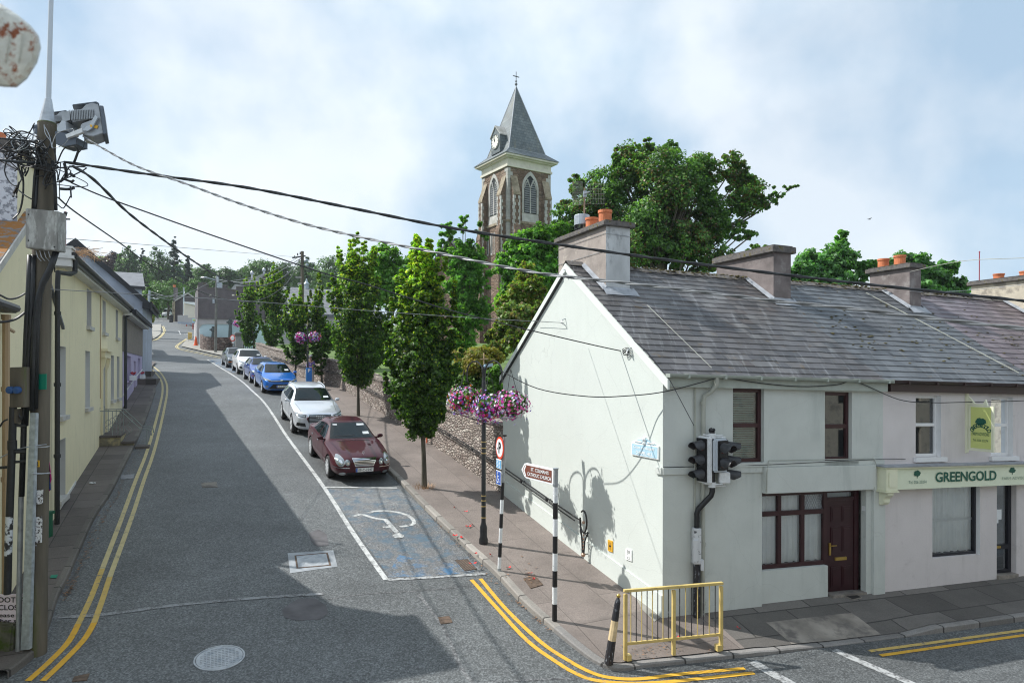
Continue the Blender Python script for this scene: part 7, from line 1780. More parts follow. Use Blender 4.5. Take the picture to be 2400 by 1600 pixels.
# tangle of service cables round the top
rg = random.Random(21); m = MB()
def loop(c, r, n=9, th=.008):
  pts = [c+Vector((rg.gauss(0,r), rg.gauss(0,.10)-.18, rg.gauss(0,r*.8))) for _ in range(n)]; m.tube(spline(pts, 5), th, 5)
for _ in range(5): loop(q_(65,372), .20, 6, rg.uniform(.008,.012))
for _ in range(6): loop(q_(105,385), .20, 6, rg.uniform(.007,.012))
for _ in range(5): loop(q_(150,425), .17, 6, rg.uniform(.006,.010))
for _ in range(4): loop(q_(60,335), .17, 5, .008)
for (pts, th) in (([(15,360),(20,325),(45,310),(75,318),(100,335)],.011),([(14,365),(22,350),(60,345),(90,352)],.012),([(15,350),(12,375),(18,372),(40,356),(62,340)],.012),([(0,327),(40,330),(75,342),(110,350)],.010),([(0,378),(30,380),(80,383),(110,372)],.016),
          ([(48,355),(50,400),(54,430),(52,470),(44,500),(30,515)],.014),([(38,370),(44,400),(52,425)],.014),([(64,350),(66,395),(58,415)],.012),([(75,470),(60,462),(45,450),(42,447)],.010),([(40,440),(32,455),(30,463)],.016),([(44,430),(38,455),(38,465)],.014),
          ([(133,385),(150,350),(175,348),(183,355)],.010),([(183,355),(176,375),(173,382)],.018),([(198,322),(195,345),(184,360)],.006),([(180,325),(176,345)],.006),([(133,480),(145,490),(152,485),(164,462)],.008),
          ([(140,445),(160,446),(172,443)],.022),([(150,385),(155,410),(150,425)],.022),([(165,410),(172,415)],.025),([(164,440),(166,465)],.012),([(145,420),(165,428),(172,424)],.018)):
  m.tube(spline([q_(a, b, -.2+rg.uniform(-.1,.1)) for a, b in pts], 5), th, 5)
o = m.build('cable_tangle', MATS['cable_black'], t); o['kind'] = 'stuff'
m = MB()
for _ in range(5): loop(q_(85,350), .16, 5, .005)
for pts in ([(102,295),(105,315),(118,335),(122,350)],[(104,300),(115,322),(120,348)],[(120,345),(130,318),(150,308),(170,304)],[(122,350),(150,340),(172,306)]): m.tube(spline([q_(a,b,-.2) for a,b in pts], 5), .006, 4)
o = m.build('grey_wires', MATS['galvanised'], t); o['kind'] = 'stuff'
# lamp mast on top
t = thing('lamp_mast', 'slim grey steel lamp mast rising from the top of the wooden pole', 'lamp mast', q_(109,300))
m = MB(); m.tube([q_(109,300), q_(112,235)], [.125,.048], 14); m.build('cone', MATS['galvanised'], t, smooth=True)
m = MB(); m.tube([q_(112,240), q_(115,120), q_(118,0), q_(119,-60), q_(116,-110), q_(105,-150)], [.038,.034,.032,.030,.028,.027], 12); m.build('tube', MATS['signal_grey'], t, smooth=True)
m = MB(); m.obox(q_(85,-158), (-1,0,.3), (0,1,0), up, .3, .09, .05); m.build('lantern', MATS['signal_grey'], t)
# floodlights
pbr('flood_body', (.36,.38,.40), .42, .5, var=.2, vs=5); pbr('flood_dark', (.10,.12,.15), .4, .3)
EX = lambda w: (-.52*w, w, 0)
def flood(label, off, sc_, dy):
  o_ = lambda u, v, e=0: q_(off[0]+u*sc_, off[1]+v*sc_, dy+e)
  t = thing('floodlight', label, 'floodlight', o_(90,340), 'floodlights on the wooden pole'); W2 = .2*sc_
  m = MB(); m.prism([o_(u,v,-W2) for u,v in ((163,262),(190,258),(200,247),(214,243),(229,246),(232,256),(241,314),(218,322),(194,318),(187,300),(190,292),(216,282),(212,281),(168,288))], EX(W2*2)); bd = m.build('housing', MATS['flood_body'], t, bevel=.01)
  m = MB()
  for k in range(15): u = 160+k*3.9; m.prism([o_(u,260-.15*k,-W2-.02), o_(u+1.6,260-.15*k,-W2-.02), o_(u+2.8,284-.3*k,-W2-.02), o_(u+1.2,284-.3*k,-W2-.02)], EX(W2*2+.04))
  m.prism([o_(142,266,-W2*.8), o_(160,262,-W2*.8), o_(162,284,-W2*.8), o_(145,288,-W2*.8)], EX(W2*1.6)); m.build('cooling_fins', MATS['flood_body'], bd)
  m = MB(); m.prism([o_(232,249,-W2-.03), o_(241,250,-W2-.03), o_(250,315,-W2-.03), o_(241,317,-W2-.03)], EX(W2*2+.06)); m.build('glass_frame', MATS['flood_dark'], t, bevel=.006)
  m = MB(); m.prism([o_(168,249,-W2*.9), o_(170,247,-W2*.9), o_(224,240,-W2*.9), o_(231,244,-W2*.9), o_(231,248,-W2*.9), o_(224,243,-W2*.9)], EX(W2*1.8)); m.build('visor', MATS['flood_dark'], t)
  m = MB(); m.prism([o_(221,272,-W2-.05), o_(228,277,-W2-.05), o_(213,303,-W2-.05), o_(204,309,-W2-.05), o_(192,308,-W2-.05), o_(200,299,-W2-.05), o_(208,296,-W2-.05)], (0,.02,0)); m.prism([o_(132,303,-W2), o_(143,285,-W2), o_(152,286,-W2), o_(154,308,-W2), o_(135,312,-W2)], (0,.3,0)); m.build('stirrup', MATS['signal_grey'], t)
  m = MB(); m.prism([o_(209,294,-W2-.054), o_(215,295,-W2-.054), o_(214,300,-W2-.054), o_(211,300,-W2-.054)], (0,.003,0)); m.prism([o_(221,295,-W2-.012), o_(229,297,-W2-.012), o_(226,304,-W2-.012), o_(219,302,-W2-.012)], (0,.003,0)); m.build('sticker', MATS['tag_yellow'], t)
  return t
flood('big grey floodlight with cooling fins on the right of the pole top', (0,0), 1, 0)
flood('smaller floodlight half hidden behind the big one and the pole', (14,112), .62, .45)
t = thing('pole_bracket', 'galvanised crossarm and bracket holding the floodlights to the pole', 'bracket', q_(130,320))
m = MB(); m.prism([q_(152,318,-.25), q_(190,302,-.25), q_(192,312,-.25), q_(155,326,-.25)], (0,.06,0)); m.build('arm', MATS['post_white'], t)
m = MB(); m.prism([q_(128,310,-.2), q_(160,315,-.2), q_(180,325,-.2), q_(180,340,-.2), q_(148,345,-.2), q_(130,340,-.2)], (0,.25,0)); m.prism([q_(74,296,-.1), q_(95,293,-.1), q_(93,318,-.1), q_(78,315,-.1)], (0,.25,0)); m.build('plate', MATS['flood_dark'], t)
# black service post with meter box at the left edge
t = thing('service_post', 'black pipe post with mossy wooden box and blue sockets at the left edge', 'post', q_(18,1400,-.2))
m = MB(); m.tube([q_(31,955,-.3), q_(29,1040,-.3), q_(23,1215,-.3)], .050, 10); m.tube([q_(20.5,1300,-.3), q_(18.5,1394,-.3)], .05, 10); m.lathe(q_(29,1045,-.3), [(.062,-.07),(.062,.07)], 10); m.build('pipe', MATS['cable_black'], t, smooth=True)
m = MB(); m.tube([q_(23,1212,-.3), q_(20,1303,-.3)], .051, 10); m.build('white_band', pbr('white_flaky', (.60,.63,.65), .6, spots=(9,.50,.56,(.03,.03,.03))), t, smooth=True)
m = MB(); m.prism([q_(22,863,-.36), q_(56,862,-.36), q_(56,957,-.36), q_(22,957,-.36)], (0,.14,0)); m.prism([q_(22,962,-.33), q_(42,960,-.33), q_(40,995,-.33), q_(23,993,-.33)], (0,.1,0)); bx = m.build('box', MATS['pole_wood'], t, bevel=.008)
for px in (27,43): m = MB(); m.lathe(q_(px,916,-.37), [(.055,0),(.055,.05),(.03,.06)], 12, (0,-1,0)); m.build('blue_socket', MATS['connector_blue'], bx)
m = MB(); m.tube([q_(0,1098,-.3), q_(28,1096,-.3)], .022, 6); m.tube([q_(30,1085,-.3), q_(60,1083,-.25)], .02, 6); m.tube([q_(35,1060,-.3), q_(60,1059,-.25)], .03, 6); m.tube([q_(35,998,-.3), q_(60,1000,-.25)], .025, 6)
m.tube(spline([q_(0,1002,-.3), q_(8,990,-.3), q_(18,985,-.3)], 5), .014, 5); m.tube(spline([q_(42,965,-.3), q_(50,985,-.3), q_(56,960,-.3)], 5), .01, 5); m.build('clamp', MATS['cable_black'], t)
# election-style placard edge and notice board
t = thing('placard', 'narrow blue and magenta placard tied to the far side of the pole', 'placard', q_(113,1150))
m = MB(); m.prism([q_(107,1098,.05), q_(117,1092,.05), q_(119,1150,.05), q_(107,1152,.05)], (0,.01,0)); m.build('board', MATS['poster_blue'], t)
m = MB(); m.prism([q_(107,1152.5,.05), q_(118.5,1147,.05), q_(117,1152,.05), q_(107,1158,.05)], (0,.01,0)); m.prism([q_(112,1080,.05), q_(116,1084,.05), q_(121,1125,.05), q_(118,1135,.05)], (0,.008,0)); m.build('magenta_edge', MATS['poster_magenta'], t)
Yn = YP-.1; n_ = lambda px, py, e=0: at(px, py, Yn+e)
t = thing('notice_board', 'white footpath closed notice behind the conduit in the bottom left corner', 'notice', n_(20,1458))
m = MB(); m.prism([n_(-40,1397), n_(66,1393), n_(64,1460), n_(-42,1463)], (0,.02,0)); nb = m.build('board', pbr('notice_white', (.88,.78,.88), .6), t)
for txt, px, py, w in (('FOOTPATH',36,1407,96),('CLOSED',32,1425,68),('Please use',27,1443,84),('other side',24,1456,78)):
  m = MB(); text_mb(m, txt, n_(px,py,-.004), (1,0,0), up, w*Yn/1600, (12.5 if py < 1430 else 9.5)*Yn/1600, bold=.015); m.build('lettering', MATS['sign_black'], nb)
m = MB(); m.prism([n_(-60,1462,-.1), n_(33,1466,-.1), n_(25,1550,-.1), n_(-60,1590,-.1)], (0,.35,0)); tag(m.build('concrete_block', MATS['mossy_concrete'], None, bevel=.03), 'mossy concrete block under the footpath closed notice', 'block')
g0 = G(104,1262,.1)-Vector((.0,.5,0)); m = MB(); m.obox(g0+up*.25+Vector((0,.5,0)), (1,0,0), (0,1,0), up, .12, .1, .26); m.obox(g0+up*.53+Vector((0,.5,0)), (1,0,0), (0,1,0), up, .15, .13, .03); tag(m.build('green_bin', pbr('bin_green', (.01,.10,.05), .5), None), 'small dark green bin mostly hidden behind the wooden pole', 'bin')
# rusty aerial mast beside the box
t = thing('aerial_mast', 'thin red-brown mast with small insulators above the yellow house corner', 'mast', at(153,590,17)); m = MB(); m.tube([at(153,590,17), at(153,498,17)], .018, 5); m.build('pole', MATS['mast_red'], t); m = MB(); m.ball(at(152,505,17), .05, 6); m.tube([at(150,500,17), at(156,502,17)], .03, 5); m.tube([at(152,516,17), at(163,516,17)], .02, 5); m.build('insulators', MATS['cable_black'], t)
# litter on the left footpath
g0 = G(128,1352,.115); m = MB(); m.prism([G(121,1349,.125), G(137,1348,.125), G(133,1356,.125), G(118,1356,.125)], (0,0,.004)); tag(m.build('green_paper', MATS['green_board']), 'small green rectangle of card lying on the left footpath', 'litter')
m = MB(); c_ = G(214,1135,.125); m.ball(c_+up*.02, .05, 6, (1.3,.8,.5)); m.ball(c_+Vector((.08,.02,.02)), .035, 6, (1.2,.8,.5)); tag(m.build('paper_litter', MATS['paper']), 'crumpled white paper on the left footpath', 'litter')
# ---- out-of-focus rusty fitting in the top left corner, close to the camera
pbr('rusty_white', (.60,.63,.60), .6, var=.15, vs=30, bmp=.5, bs=60, spots=(34,.52,.60,(.25,.07,.02)))
Y = 1.25; bb = lambda px, py, e=0: at(px, py, Y+e)
t = thing('rusty_fitting', 'blurred rust-stained white metal fitting poking into the top left corner', 'fitting', bb(0,100))
out = [(-90,20),(-60,-15),(0,12),(40,38),(70,62),(90,88),(95,115),(86,150),(62,188),(38,208),(8,207),(-40,200),(-90,180)]
m = MB(); rings = []
for e, s_ in ((-.018,.80),(-.012,.95),(0,1),(.04,1),(.055,.92)):
  rings.append([m.p(bb(10+(u-10)*s_, 100+(v-100)*s_, e)) for u, v in out])
n = len(out)
for a, b in zip(rings, rings[1:]):
  for k in range(n): m.face((a[k], a[(k+1)%n], b[(k+1)%n], b[k]))
m.face(rings[0][::-1]); m.face(rings[-1]); m.build('casing', MATS['rusty_white'], t, smooth=True)
m = MB()
for k in range(5): m.tube([bb(-60+30*k,30+8*k,-.02), bb(-40+30*k,60+8*k,-.022), bb(-50+30*k,150,-.02)], .0015, 5)
m.build('ribs', MATS['rusty_white'], t)
m = MB(); m.tube([bb(-40,60,.03), bb(-400,0,.1)], .01, 8); m.build('arm', MATS['galvanised'], t)
# ------------------------------------------------------------------ trees and shrubs
pbr('bark', (.085,.075,.055), .9, var=.4, vs=6, bmp=.9, bs=14, stretch=(1,1,.3))
pbr('bark_light', (.20,.17,.13), .9, var=.3, vs=6, bmp=.7, bs=14, stretch=(1,1,.3))
leaf_mat('leaf_oak', [(.018,.05,.013),(.038,.092,.018),(.07,.15,.024),(.13,.25,.034)], .4)
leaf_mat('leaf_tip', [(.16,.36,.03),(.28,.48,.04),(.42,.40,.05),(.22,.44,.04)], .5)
leaf_mat('leaf_lime', [(.07,.17,.035),(.12,.27,.05),(.17,.34,.07),(.23,.40,.10)], .5)
leaf_mat('leaf_sycamore', [(.045,.11,.035),(.075,.165,.045),(.12,.235,.06),(.19,.33,.085)], .46)
leaf_mat('leaf_brown', [(.09,.06,.02),(.15,.09,.03),(.10,.10,.03)], .3)
leaf_mat('leaf_maple', [(.06,.16,.035),(.10,.24,.045),(.15,.32,.06),(.20,.38,.08)], .5)
leaf_mat('leaf_vine', [(.08,.17,.04),(.14,.24,.05),(.22,.30,.07),(.24,.17,.06),(.10,.22,.05)], .45)
leaf_mat('leaf_copper', [(.20,.19,.04),(.30,.22,.06),(.18,.26,.05),(.38,.28,.08)], .4)
leaf_mat('leaf_bright', [(.08,.20,.03),(.12,.28,.04),(.20,.36,.07)], .4)
leaf_mat('leaf_far', [(.035,.08,.026),(.055,.115,.035),(.08,.155,.045)], .3)
leaf_mat('leaf_far_light', [(.06,.13,.03),(.09,.19,.045),(.12,.22,.05)], .2)
leaf_mat('leaf_conifer', [(.014,.045,.026),(.024,.065,.035),(.035,.085,.042)], .1)
leaf_mat('leaf_purple', [(.035,.015,.018),(.055,.022,.025),(.075,.035,.03)], .15)
leaf_mat('leaf_windy', [(.07,.18,.06),(.11,.26,.08),(.16,.33,.11)], .45)
def leaves(name, C, rc, per, size, mats, parent, seed, centre=None, flat=.75, tipfrac=None, aspect=.55, droop=.0):
  rg = np.random.RandomState(seed); C = np.asarray(C, float); n = len(C); rc = np.broadcast_to(np.asarray(rc, float), (n,))
  idx = np.repeat(np.arange(n), per); N = len(idx)
  d = rg.normal(size=(N,3)); d /= np.linalg.norm(d,axis=1)[:,None]; rad = rg.rand(N)**.45
  P = C[idx]+d*(rad*rc[idx])[:,None]*np.array([1,1,flat])
  cen = np.asarray(centre if centre is not None else C.mean(0), float)
  out = P-cen; out /= np.linalg.norm(out,axis=1)[:,None]+1e-6
  nn = out*.5+d*.5+rg.normal(size=(N,3))*.55+np.array([0,0,.45]); nn /= np.linalg.norm(nn,axis=1)[:,None]
  t1 = np.cross(nn, rg.normal(size=(N,3))); t1 /= np.linalg.norm(t1,axis=1)[:,None]; t2 = np.cross(nn, t1)
  s = (size*(.65+.7*rg.rand(N)))[:,None]; a = t1*s*.5; b = t2*s*.5*aspect*1.3; f = nn*s*.09
  V = np.stack([P-a-f, P-b+f, P+a-f, P+b+f], 1)
  mi = None
  if tipfrac is not None:
    pr = tipfrac(P, d, rad*1.0); mi = (rg.rand(N) < pr).astype(int)
  return fastquads(name, V, mats, parent, mi)
def limbs(base, top, cents, r0, matn, parent, seed, nl=14, wob=.12):
  rg = random.Random(seed); base, top = Vector(base), Vector(top); m = MB()
  L_ = (top-base).length; tr = [base.lerp(top, k/8)+Vector((rg.gauss(0,1), rg.gauss(0,1), 0))*wob*r0*(0 if k < 1 else 1.5) for k in range(9)]
  m.tube([tr[0]-up*.3]+tr, [r0*1.25]+[r0*(1.12 if k == 0 else 1-.80*k/8) for k in range(9)], 9)
  tk = m.build('trunk', MATS[matn], parent, smooth=True)
  m = MB()
  for c in rg.sample(list(cents), min(nl, len(cents))):
    c = Vector(c); zt = max(.30, min(.92, (c.z-base.z)/max(L_, .1)*.75)); k = int(zt*8); s = tr[k]; mid = s.lerp(c, .5)+Vector((0,0,-.06*(c-s).length)); rr = r0*(1-.8*k/8)*.55
    m.tube(spline([s, mid, c], 3), [rr*(1-.8*i/6)+.004 for i in range(7)], 5)
  m.build('branches', MATS[matn], parent, smooth=True)
  return tk
BOX = []
def column_tree(label, base, px, pytop, pybot, halfpx, seed, nc, per, leaf, young=.5, group='street trees along the footpath', shape=None):
  Y = base.y; top = at(px, pytop, Y); bot = at(px, pybot, Y); R_ = halfpx/1600*Y; hgt = top.z-bot.z
  t = thing('street_tree', label, 'tree', base, group); rg = np.random.RandomState(seed)
  prof = shape or (lambda u: np.interp(u, [0,.06,.25,.5,.72,.88,1], [.15,.42,.85,1,.90,.60,.14]))
  C = []; rcs = []; axx = top.x
  nb = max(18, nc//6)
  for b_ in range(nb):
    u1 = rg.uniform(.12, 1.0)**.85; r = prof(u1)*R_*rg.uniform(.72, 1.12); a = rg.rand()*6.283; u0 = max(.0, u1-rg.uniform(.22,.38)); n_ = max(4, nc//nb)
    for j in range(n_):
      k = (j+.5)/n_; rr = r*(.12+.88*k**.8); uu = u0+(u1-u0)*k+rg.normal()*.01
      C.append((axx+rr*math.cos(a)+rg.normal()*R_*.04, Y+rr*math.sin(a)+rg.normal()*R_*.04, bot.z+hgt*uu)); rcs.append(R_*rg.uniform(.13,.25)*(1.1-.55*k))
    if rg.rand() < .55:      # leading shoot
      for j in range(3): C.append((axx+r*math.cos(a)*(1.02+.02*j), Y+r*math.sin(a)*1.02, bot.z+hgt*u1+R_*.13*(j+1))); rcs.append(R_*(.085-.018*j))
  for _ in range(int(nc*.25)):
    u = rg.uniform(.1,.85); r = prof(u)*R_*.55*rg.rand()**.5; a = rg.rand()*6.283; C.append((axx+r*math.cos(a), Y+r*math.sin(a), bot.z+hgt*u)); rcs.append(R_*rg.uniform(.2,.3))
  C = np.array(C); z0, hh = bot.z, hgt
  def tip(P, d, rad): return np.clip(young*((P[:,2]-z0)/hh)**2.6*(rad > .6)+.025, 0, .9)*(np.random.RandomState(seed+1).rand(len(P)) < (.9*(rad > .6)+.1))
  limbs(base, (top.x, Y, bot.z+hgt*.8), [tuple(c) for c in C[:nc]], .07 if Y > 25 else .075, 'bark', t, seed, 16, .15)
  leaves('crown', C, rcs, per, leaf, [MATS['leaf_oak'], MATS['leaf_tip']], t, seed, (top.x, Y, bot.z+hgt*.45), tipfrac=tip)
  return t
def blob_tree(name, label, cat, base, blobs, seed, nc, per, leaf, matn, r0=.2, depth=1., rcf=(.22,.42), group=None, bark='bark', trunk=True, tips=None, nl=18, topz=None, tipc=.12):
  """blobs: (px, py, Y, rx_px, ry_px) - the crown's masses, each an ellipsoid at its own distance"""
  base = Vector(base); t = thing(name, label, cat, base, group); rg = np.random.RandomState(seed); B = []
  for (px, py, Y, rx, ry) in blobs: c = at(px, py, Y); B.append((np.array(c), rx/1600*Y, ry/1600*Y))
  w = np.array([b[1]*b[2] for b in B]); w = w/w.sum(); C = []; rcs = []
  for _ in range(nc):
    c, rx, rz_ = B[rg.choice(len(B), p=w)]; d = rg.normal(size=3); d /= np.linalg.norm(d); k = rg.rand()**.4
    C.append(c+d*k*np.array([rx, rx*depth, rz_])*.88); rcs.append(min(rx, rz_)*rg.uniform(*rcf))
  C = np.array(C); cen = sum(b[0]*q for b, q in zip(B, w))
  if trunk: limbs(base, (cen[0], cen[1], topz if topz is not None else cen[2]+.2*(C[:,2].max()-cen[2])), [tuple(b[0]) for b in B]+[tuple(c) for c in C[:nl]], r0, bark, t, seed, nl+len(B))
  tf = None; mats = [MATS[matn]]
  if tips: mats = [MATS[matn], MATS[tips]]; tf = lambda P, d, rad: np.where(rad > .6, tipc*2, tipc*.3)*(1+np.sin(P[:,0]*1.3+P[:,2]))
  leaves('crown' if trunk else 'foliage', C, rcs, per, leaf, mats, t, seed, cen, tipfrac=tf)
  return t
tree_specs = [
 ('tall dense street tree nearest the corner house, dark green with lime tips', (995,1143), 988, 585, 1018, 92, 1, 520, 120, .092, .85),
 ('dense dark street tree behind the silver car, second nearest along the footpath', (840,975), 836, 578, 900, 76, 2, 430, 92, .105, .8),
 ('thin sparse street tree right of the blue parking meter', (755,903), 745, 650, 880, 34, 3, 170, 42, .13, .5),
 ('small light street tree just left of the parking meter and flower basket', (692,897), 695, 682, 852, 40, 4, 210, 44, .13, .8),
 ('tapered dark street tree by the blue cars with orange young shoots', (641,854), 640, 632, 812, 42, 5, 260, 38, .15, .6),
 ('farthest slim street tree standing by the stone gate pillar', (597,838), 585, 648, 812, 30, 6, 220, 34, .16, .6)]
for lab, b, px, pt_, pb, hw_, sd, nc, per, lf, yg in tree_specs:
  column_tree(lab, G(b[0], b[1], .11), px, pt_, pb, hw_, sd, nc, per, lf, yg,
    shape=None if sd != 3 else (lambda u: np.interp(u, [0,.05,.25,.5,.75,.9,1], [.2,.9,1,.75,.7,.45,.1])))
# grass tuft at the foot of the nearest tree
m = MB(); c = G(995,1143,.11); rnd = random.Random(2)
for k in range(150):
  a = rnd.random()*6.28; r = rnd.random()**.5*.33; b0 = c+Vector((r*math.cos(a), r*math.sin(a), 0)); h = rnd.uniform(.04,.16); d = Vector((math.cos(a)*h*.6+rnd.gauss(0,.02), math.sin(a)*h*.6, h)); w_ = Vector((-math.sin(a), math.cos(a), 0))*.008
  m.poly([b0-w_, b0+w_, b0+d])
tag(m.build('dry_grass', MATS['straw']), 'dry grass tuft round the foot of the nearest street tree', 'grass', kind='stuff')
def gr(px, Y, o=1.2): x = (px-1200)/1600*Y; return (x, Y, gz(x, Y)+o)
# big sycamore behind the terrace
Y = 38
blob_tree('sycamore', 'big spreading sycamore above the corner house roof, some leaves turning brown', 'tree', gr(1555,Y,-1),
  [(1408,470,Y,62,85),(1475,405,Y,55,80),(1510,350,Y,26,42),(1450,375,Y,24,36),(1565,420,Y-1,80,85),(1570,360,Y,30,34),(1640,410,Y,60,60),(1715,395,Y,34,50),(1500,530,Y-1,70,70),(1570,500,Y+1,60,70),(1610,560,Y-1,60,50),(1530,590,Y,90,40),(1665,510,Y,55,75),(1745,455,Y,52,60),(1790,470,Y,35,25),(1830,448,Y,34,14),(1860,436,Y,14,7),
   (1330,520,Y,45,70),(1350,440,Y,24,38),(1300,560,Y,30,40),(1620,600,Y,110,45),(1420,590,Y-2,110,60),(1730,540,Y,50,28),(1775,585,Y+2,42,16),(1745,420,Y,26,36)], 31, 2300, 48, .155, 'leaf_sycamore', .34, .9, (.15,.34), tips='leaf_brown', nl=60, topz=12, tipc=.07)
Y = 33
blob_tree('lime_tree', 'bright green leafy tree between the church tower and the corner house chimney', 'tree', gr(1235,Y,0),
  [(1235,580,Y,55,42),(1190,620,Y,38,55),(1270,560,Y,38,40),(1250,650,Y,60,60),(1205,700,Y,45,60),(1290,620,Y,40,50),(1310,545,Y,24,30)], 32, 420, 52, .18, 'leaf_maple', .18, .8, (.22,.42), nl=14)
Y = 36
blob_tree('maple', 'light green maple with pointed shoots standing before the church tower', 'tree', gr(1092,Y,0),
  [(1045,545,Y,20,32),(1085,520,Y,13,28),(1130,540,Y,18,30),(1090,600,Y,48,45),(1075,660,Y,45,50),(1115,650,Y,40,45),(1105,730,Y,48,55),(1085,790,Y,40,35),(1040,590,Y,22,30)], 33, 420, 44, .17, 'leaf_maple', .14, .7, (.18,.34), bark='bark_light', nl=16)
blob_tree('birch', 'pale bushy tree showing between the two nearest street trees', 'tree', gr(905,44,0),
  [(905,610,44,48,42),(880,660,44,40,50),(930,680,44,50,60),(975,640,44,40,60),(1000,590,44,22,26),(975,570,44,16,22)], 34, 260, 40, .24, 'leaf_lime', .15, .7, (.2,.4))
blob_tree('ivy_mass', 'tangled yellow-green creeper climbing behind the upper gable edge', 'creeper', gr(1215,24,1),
  [(1225,690,25,45,45),(1205,740,24,40,40),(1180,775,24.5,34,34),(1255,685,25,28,45),(1160,825,24,30,34),(1240,750,24,36,40),(1205,800,23.5,36,32),(1270,720,24,18,30),(1185,720,25,26,34),(1230,640,25.5,30,30),(1150,790,24.6,18,22)], 35, 620, 34, .13, 'leaf_vine', .08, .6, (.16,.34), trunk=False)
blob_tree('shrub', 'rounded russet and green shrub above the wall left of the gable', 'shrub', gr(1120,23,1.3),
  [(1110,835,23,32,22),(1082,850,23,24,20),(1140,828,23,32,22),(1168,838,23,24,20),(1100,862,22.7,34,20),(1115,850,22,44,34),(1078,835,22.8,20,26),(1125,815,23.3,18,12)], 36, 220, 46, .08, 'leaf_copper', .05, .8, (.3,.5), trunk=False)
blob_tree('laurel_bush', 'glossy bright green bush right behind the near lamp post arch', 'shrub', gr(1160,21.5,1.3),
  [(1160,893,21.5,26,42),(1150,925,21.5,26,30)], 37, 70, 60, .10, 'leaf_bright', .05, .8, (.3,.5), trunk=False)
blob_tree('hedge', 'dark green hedge growing over the long stone wall', 'hedge', gr(1050,25,1.5),
  [(1040,870,25,50,40),(960,840,28,50,40),(1090,905,23,36,30),(1130,915,22,30,26),(890,810,33,45,44),(820,800,38,40,40),(760,790,42,40,36),(1010,900,25,40,30),(1115,885,22.2,34,30),(1090,860,22.4,30,26)], 38, 320, 50, .15, 'leaf_oak', .05, .6, (.3,.5), trunk=False)
# trees on the right behind the roofs
Y = 45
blob_tree('ash_tree', 'pale green tree with a pointed top rising behind the middle chimney', 'tree', gr(1950,Y,-1),
  [(1972,565,Y,18,34),(1965,610,Y,45,45),(1905,620,Y,45,45),(1870,640,Y,26,34),(2025,635,Y,34,36),(1940,660,Y,80,40)], 41, 330, 45, .26, 'leaf_windy', .22, .8, (.2,.4))
blob_tree('ash_tree', 'lower leafy tree behind the twin terracotta pots on the right', 'tree', gr(2170,Y,-1),
  [(2110,612,Y,34,26),(2150,630,Y,44,38),(2200,645,Y,45,40),(2245,672,Y,28,30),(2160,680,Y,80,30),(2225,625,Y,20,20)], 42, 280, 42, .26, 'leaf_windy', .2, .8, (.2,.4))
# far woods above the street: each tree its own
far = [ # px, top, bottom, half width, Y, material
 (262,590,660,24,215,'leaf_purple','dark copper beech on the hill above the gabled house'),
 (300,575,680,30,210,'leaf_far','broad dark tree right of the copper beech'),
 (335,582,700,26,205,'leaf_conifer','dark conifer with a spiky top left of the tall spruce'),
 (370,574,700,34,200,'leaf_far','rounded dark tree beside the tall spruce'),
 (408,555,710,36,195,'leaf_conifer','tallest dark spruce in the wood at the head of the street'),
 (440,600,700,22,200,'leaf_conifer','lower dark spruce just right of the tallest one'),
 (478,618,690,28,215,'leaf_far_light','lighter rounded tree in the far tree line above the castle-like wall'),
 (530,622,690,34,215,'leaf_far','dark rounded tree above the stepped grey wall'),
 (572,625,690,24,220,'leaf_far','narrow dark tree left of the round-crowned oak'),
 (610,598,690,38,205,'leaf_far_light','big round-crowned oak in the far tree line'),
 (665,612,690,30,210,'leaf_far','dark tree left of the second utility pole'),
 (715,602,690,34,205,'leaf_far','dark tree right of the second utility pole'),
 (768,596,690,40,190,'leaf_far_light','broad tree above the long slate roof'),
 (825,585,700,40,185,'leaf_far','dark tree seen between two street trees'),
 (890,590,700,40,180,'leaf_far','dark tree far behind the pale bushy tree'),
 (230,600,660,20,240,'leaf_far','small dark tree on the hill at the left'),
 (395,648,735,52,150,'leaf_far_light','bright green tree overhanging the far end of the road'),
 (455,655,700,24,165,'leaf_far_light','bright green bush above the far stone building'),
 (350,670,760,20,100,'leaf_far_light','leafy roadside tree left of the far road'),
 (344,700,775,16,85,'leaf_vine','yellow-green bush behind the far lamp pole'),
 (430,690,735,30,175,'leaf_far','dark bush behind the white van'),
 (500,660,700,40,190,'leaf_far','dark low tree behind the stepped grey wall'),
]
for k, (px, pt_, pb, hw_, Y, mt_, lab) in enumerate(far):
  x = (px-1200)/1600*Y; hgt = (pb-pt_)
  if mt_ == 'leaf_conifer':
    bl = [(px, pt_+hgt*(u), Y, hw_*(.12+.95*u), hgt*.09) for u in (.04,.14,.25,.37,.5,.64,.8)]
  else:
    bl = [(px, pt_+hgt*.45, Y, hw_, hgt*.42), (px-hw_*.45, pt_+hgt*.5, Y, hw_*.6, hgt*.4), (px+hw_*.5, pt_+hgt*.48, Y, hw_*.55, hgt*.38), (px+hw_*.1, pt_+hgt*.2, Y, hw_*.5, hgt*.2)]
  blob_tree('conifer' if mt_ == 'leaf_conifer' else 'far_tree', lab, 'tree', (x, Y, (872-pb-25)/1600*Y), bl, 100+k, 110, 34, max(.42, Y/1600*4.2), mt_, .35, .8, (.25,.5), 'trees on the hill above the street', nl=6)
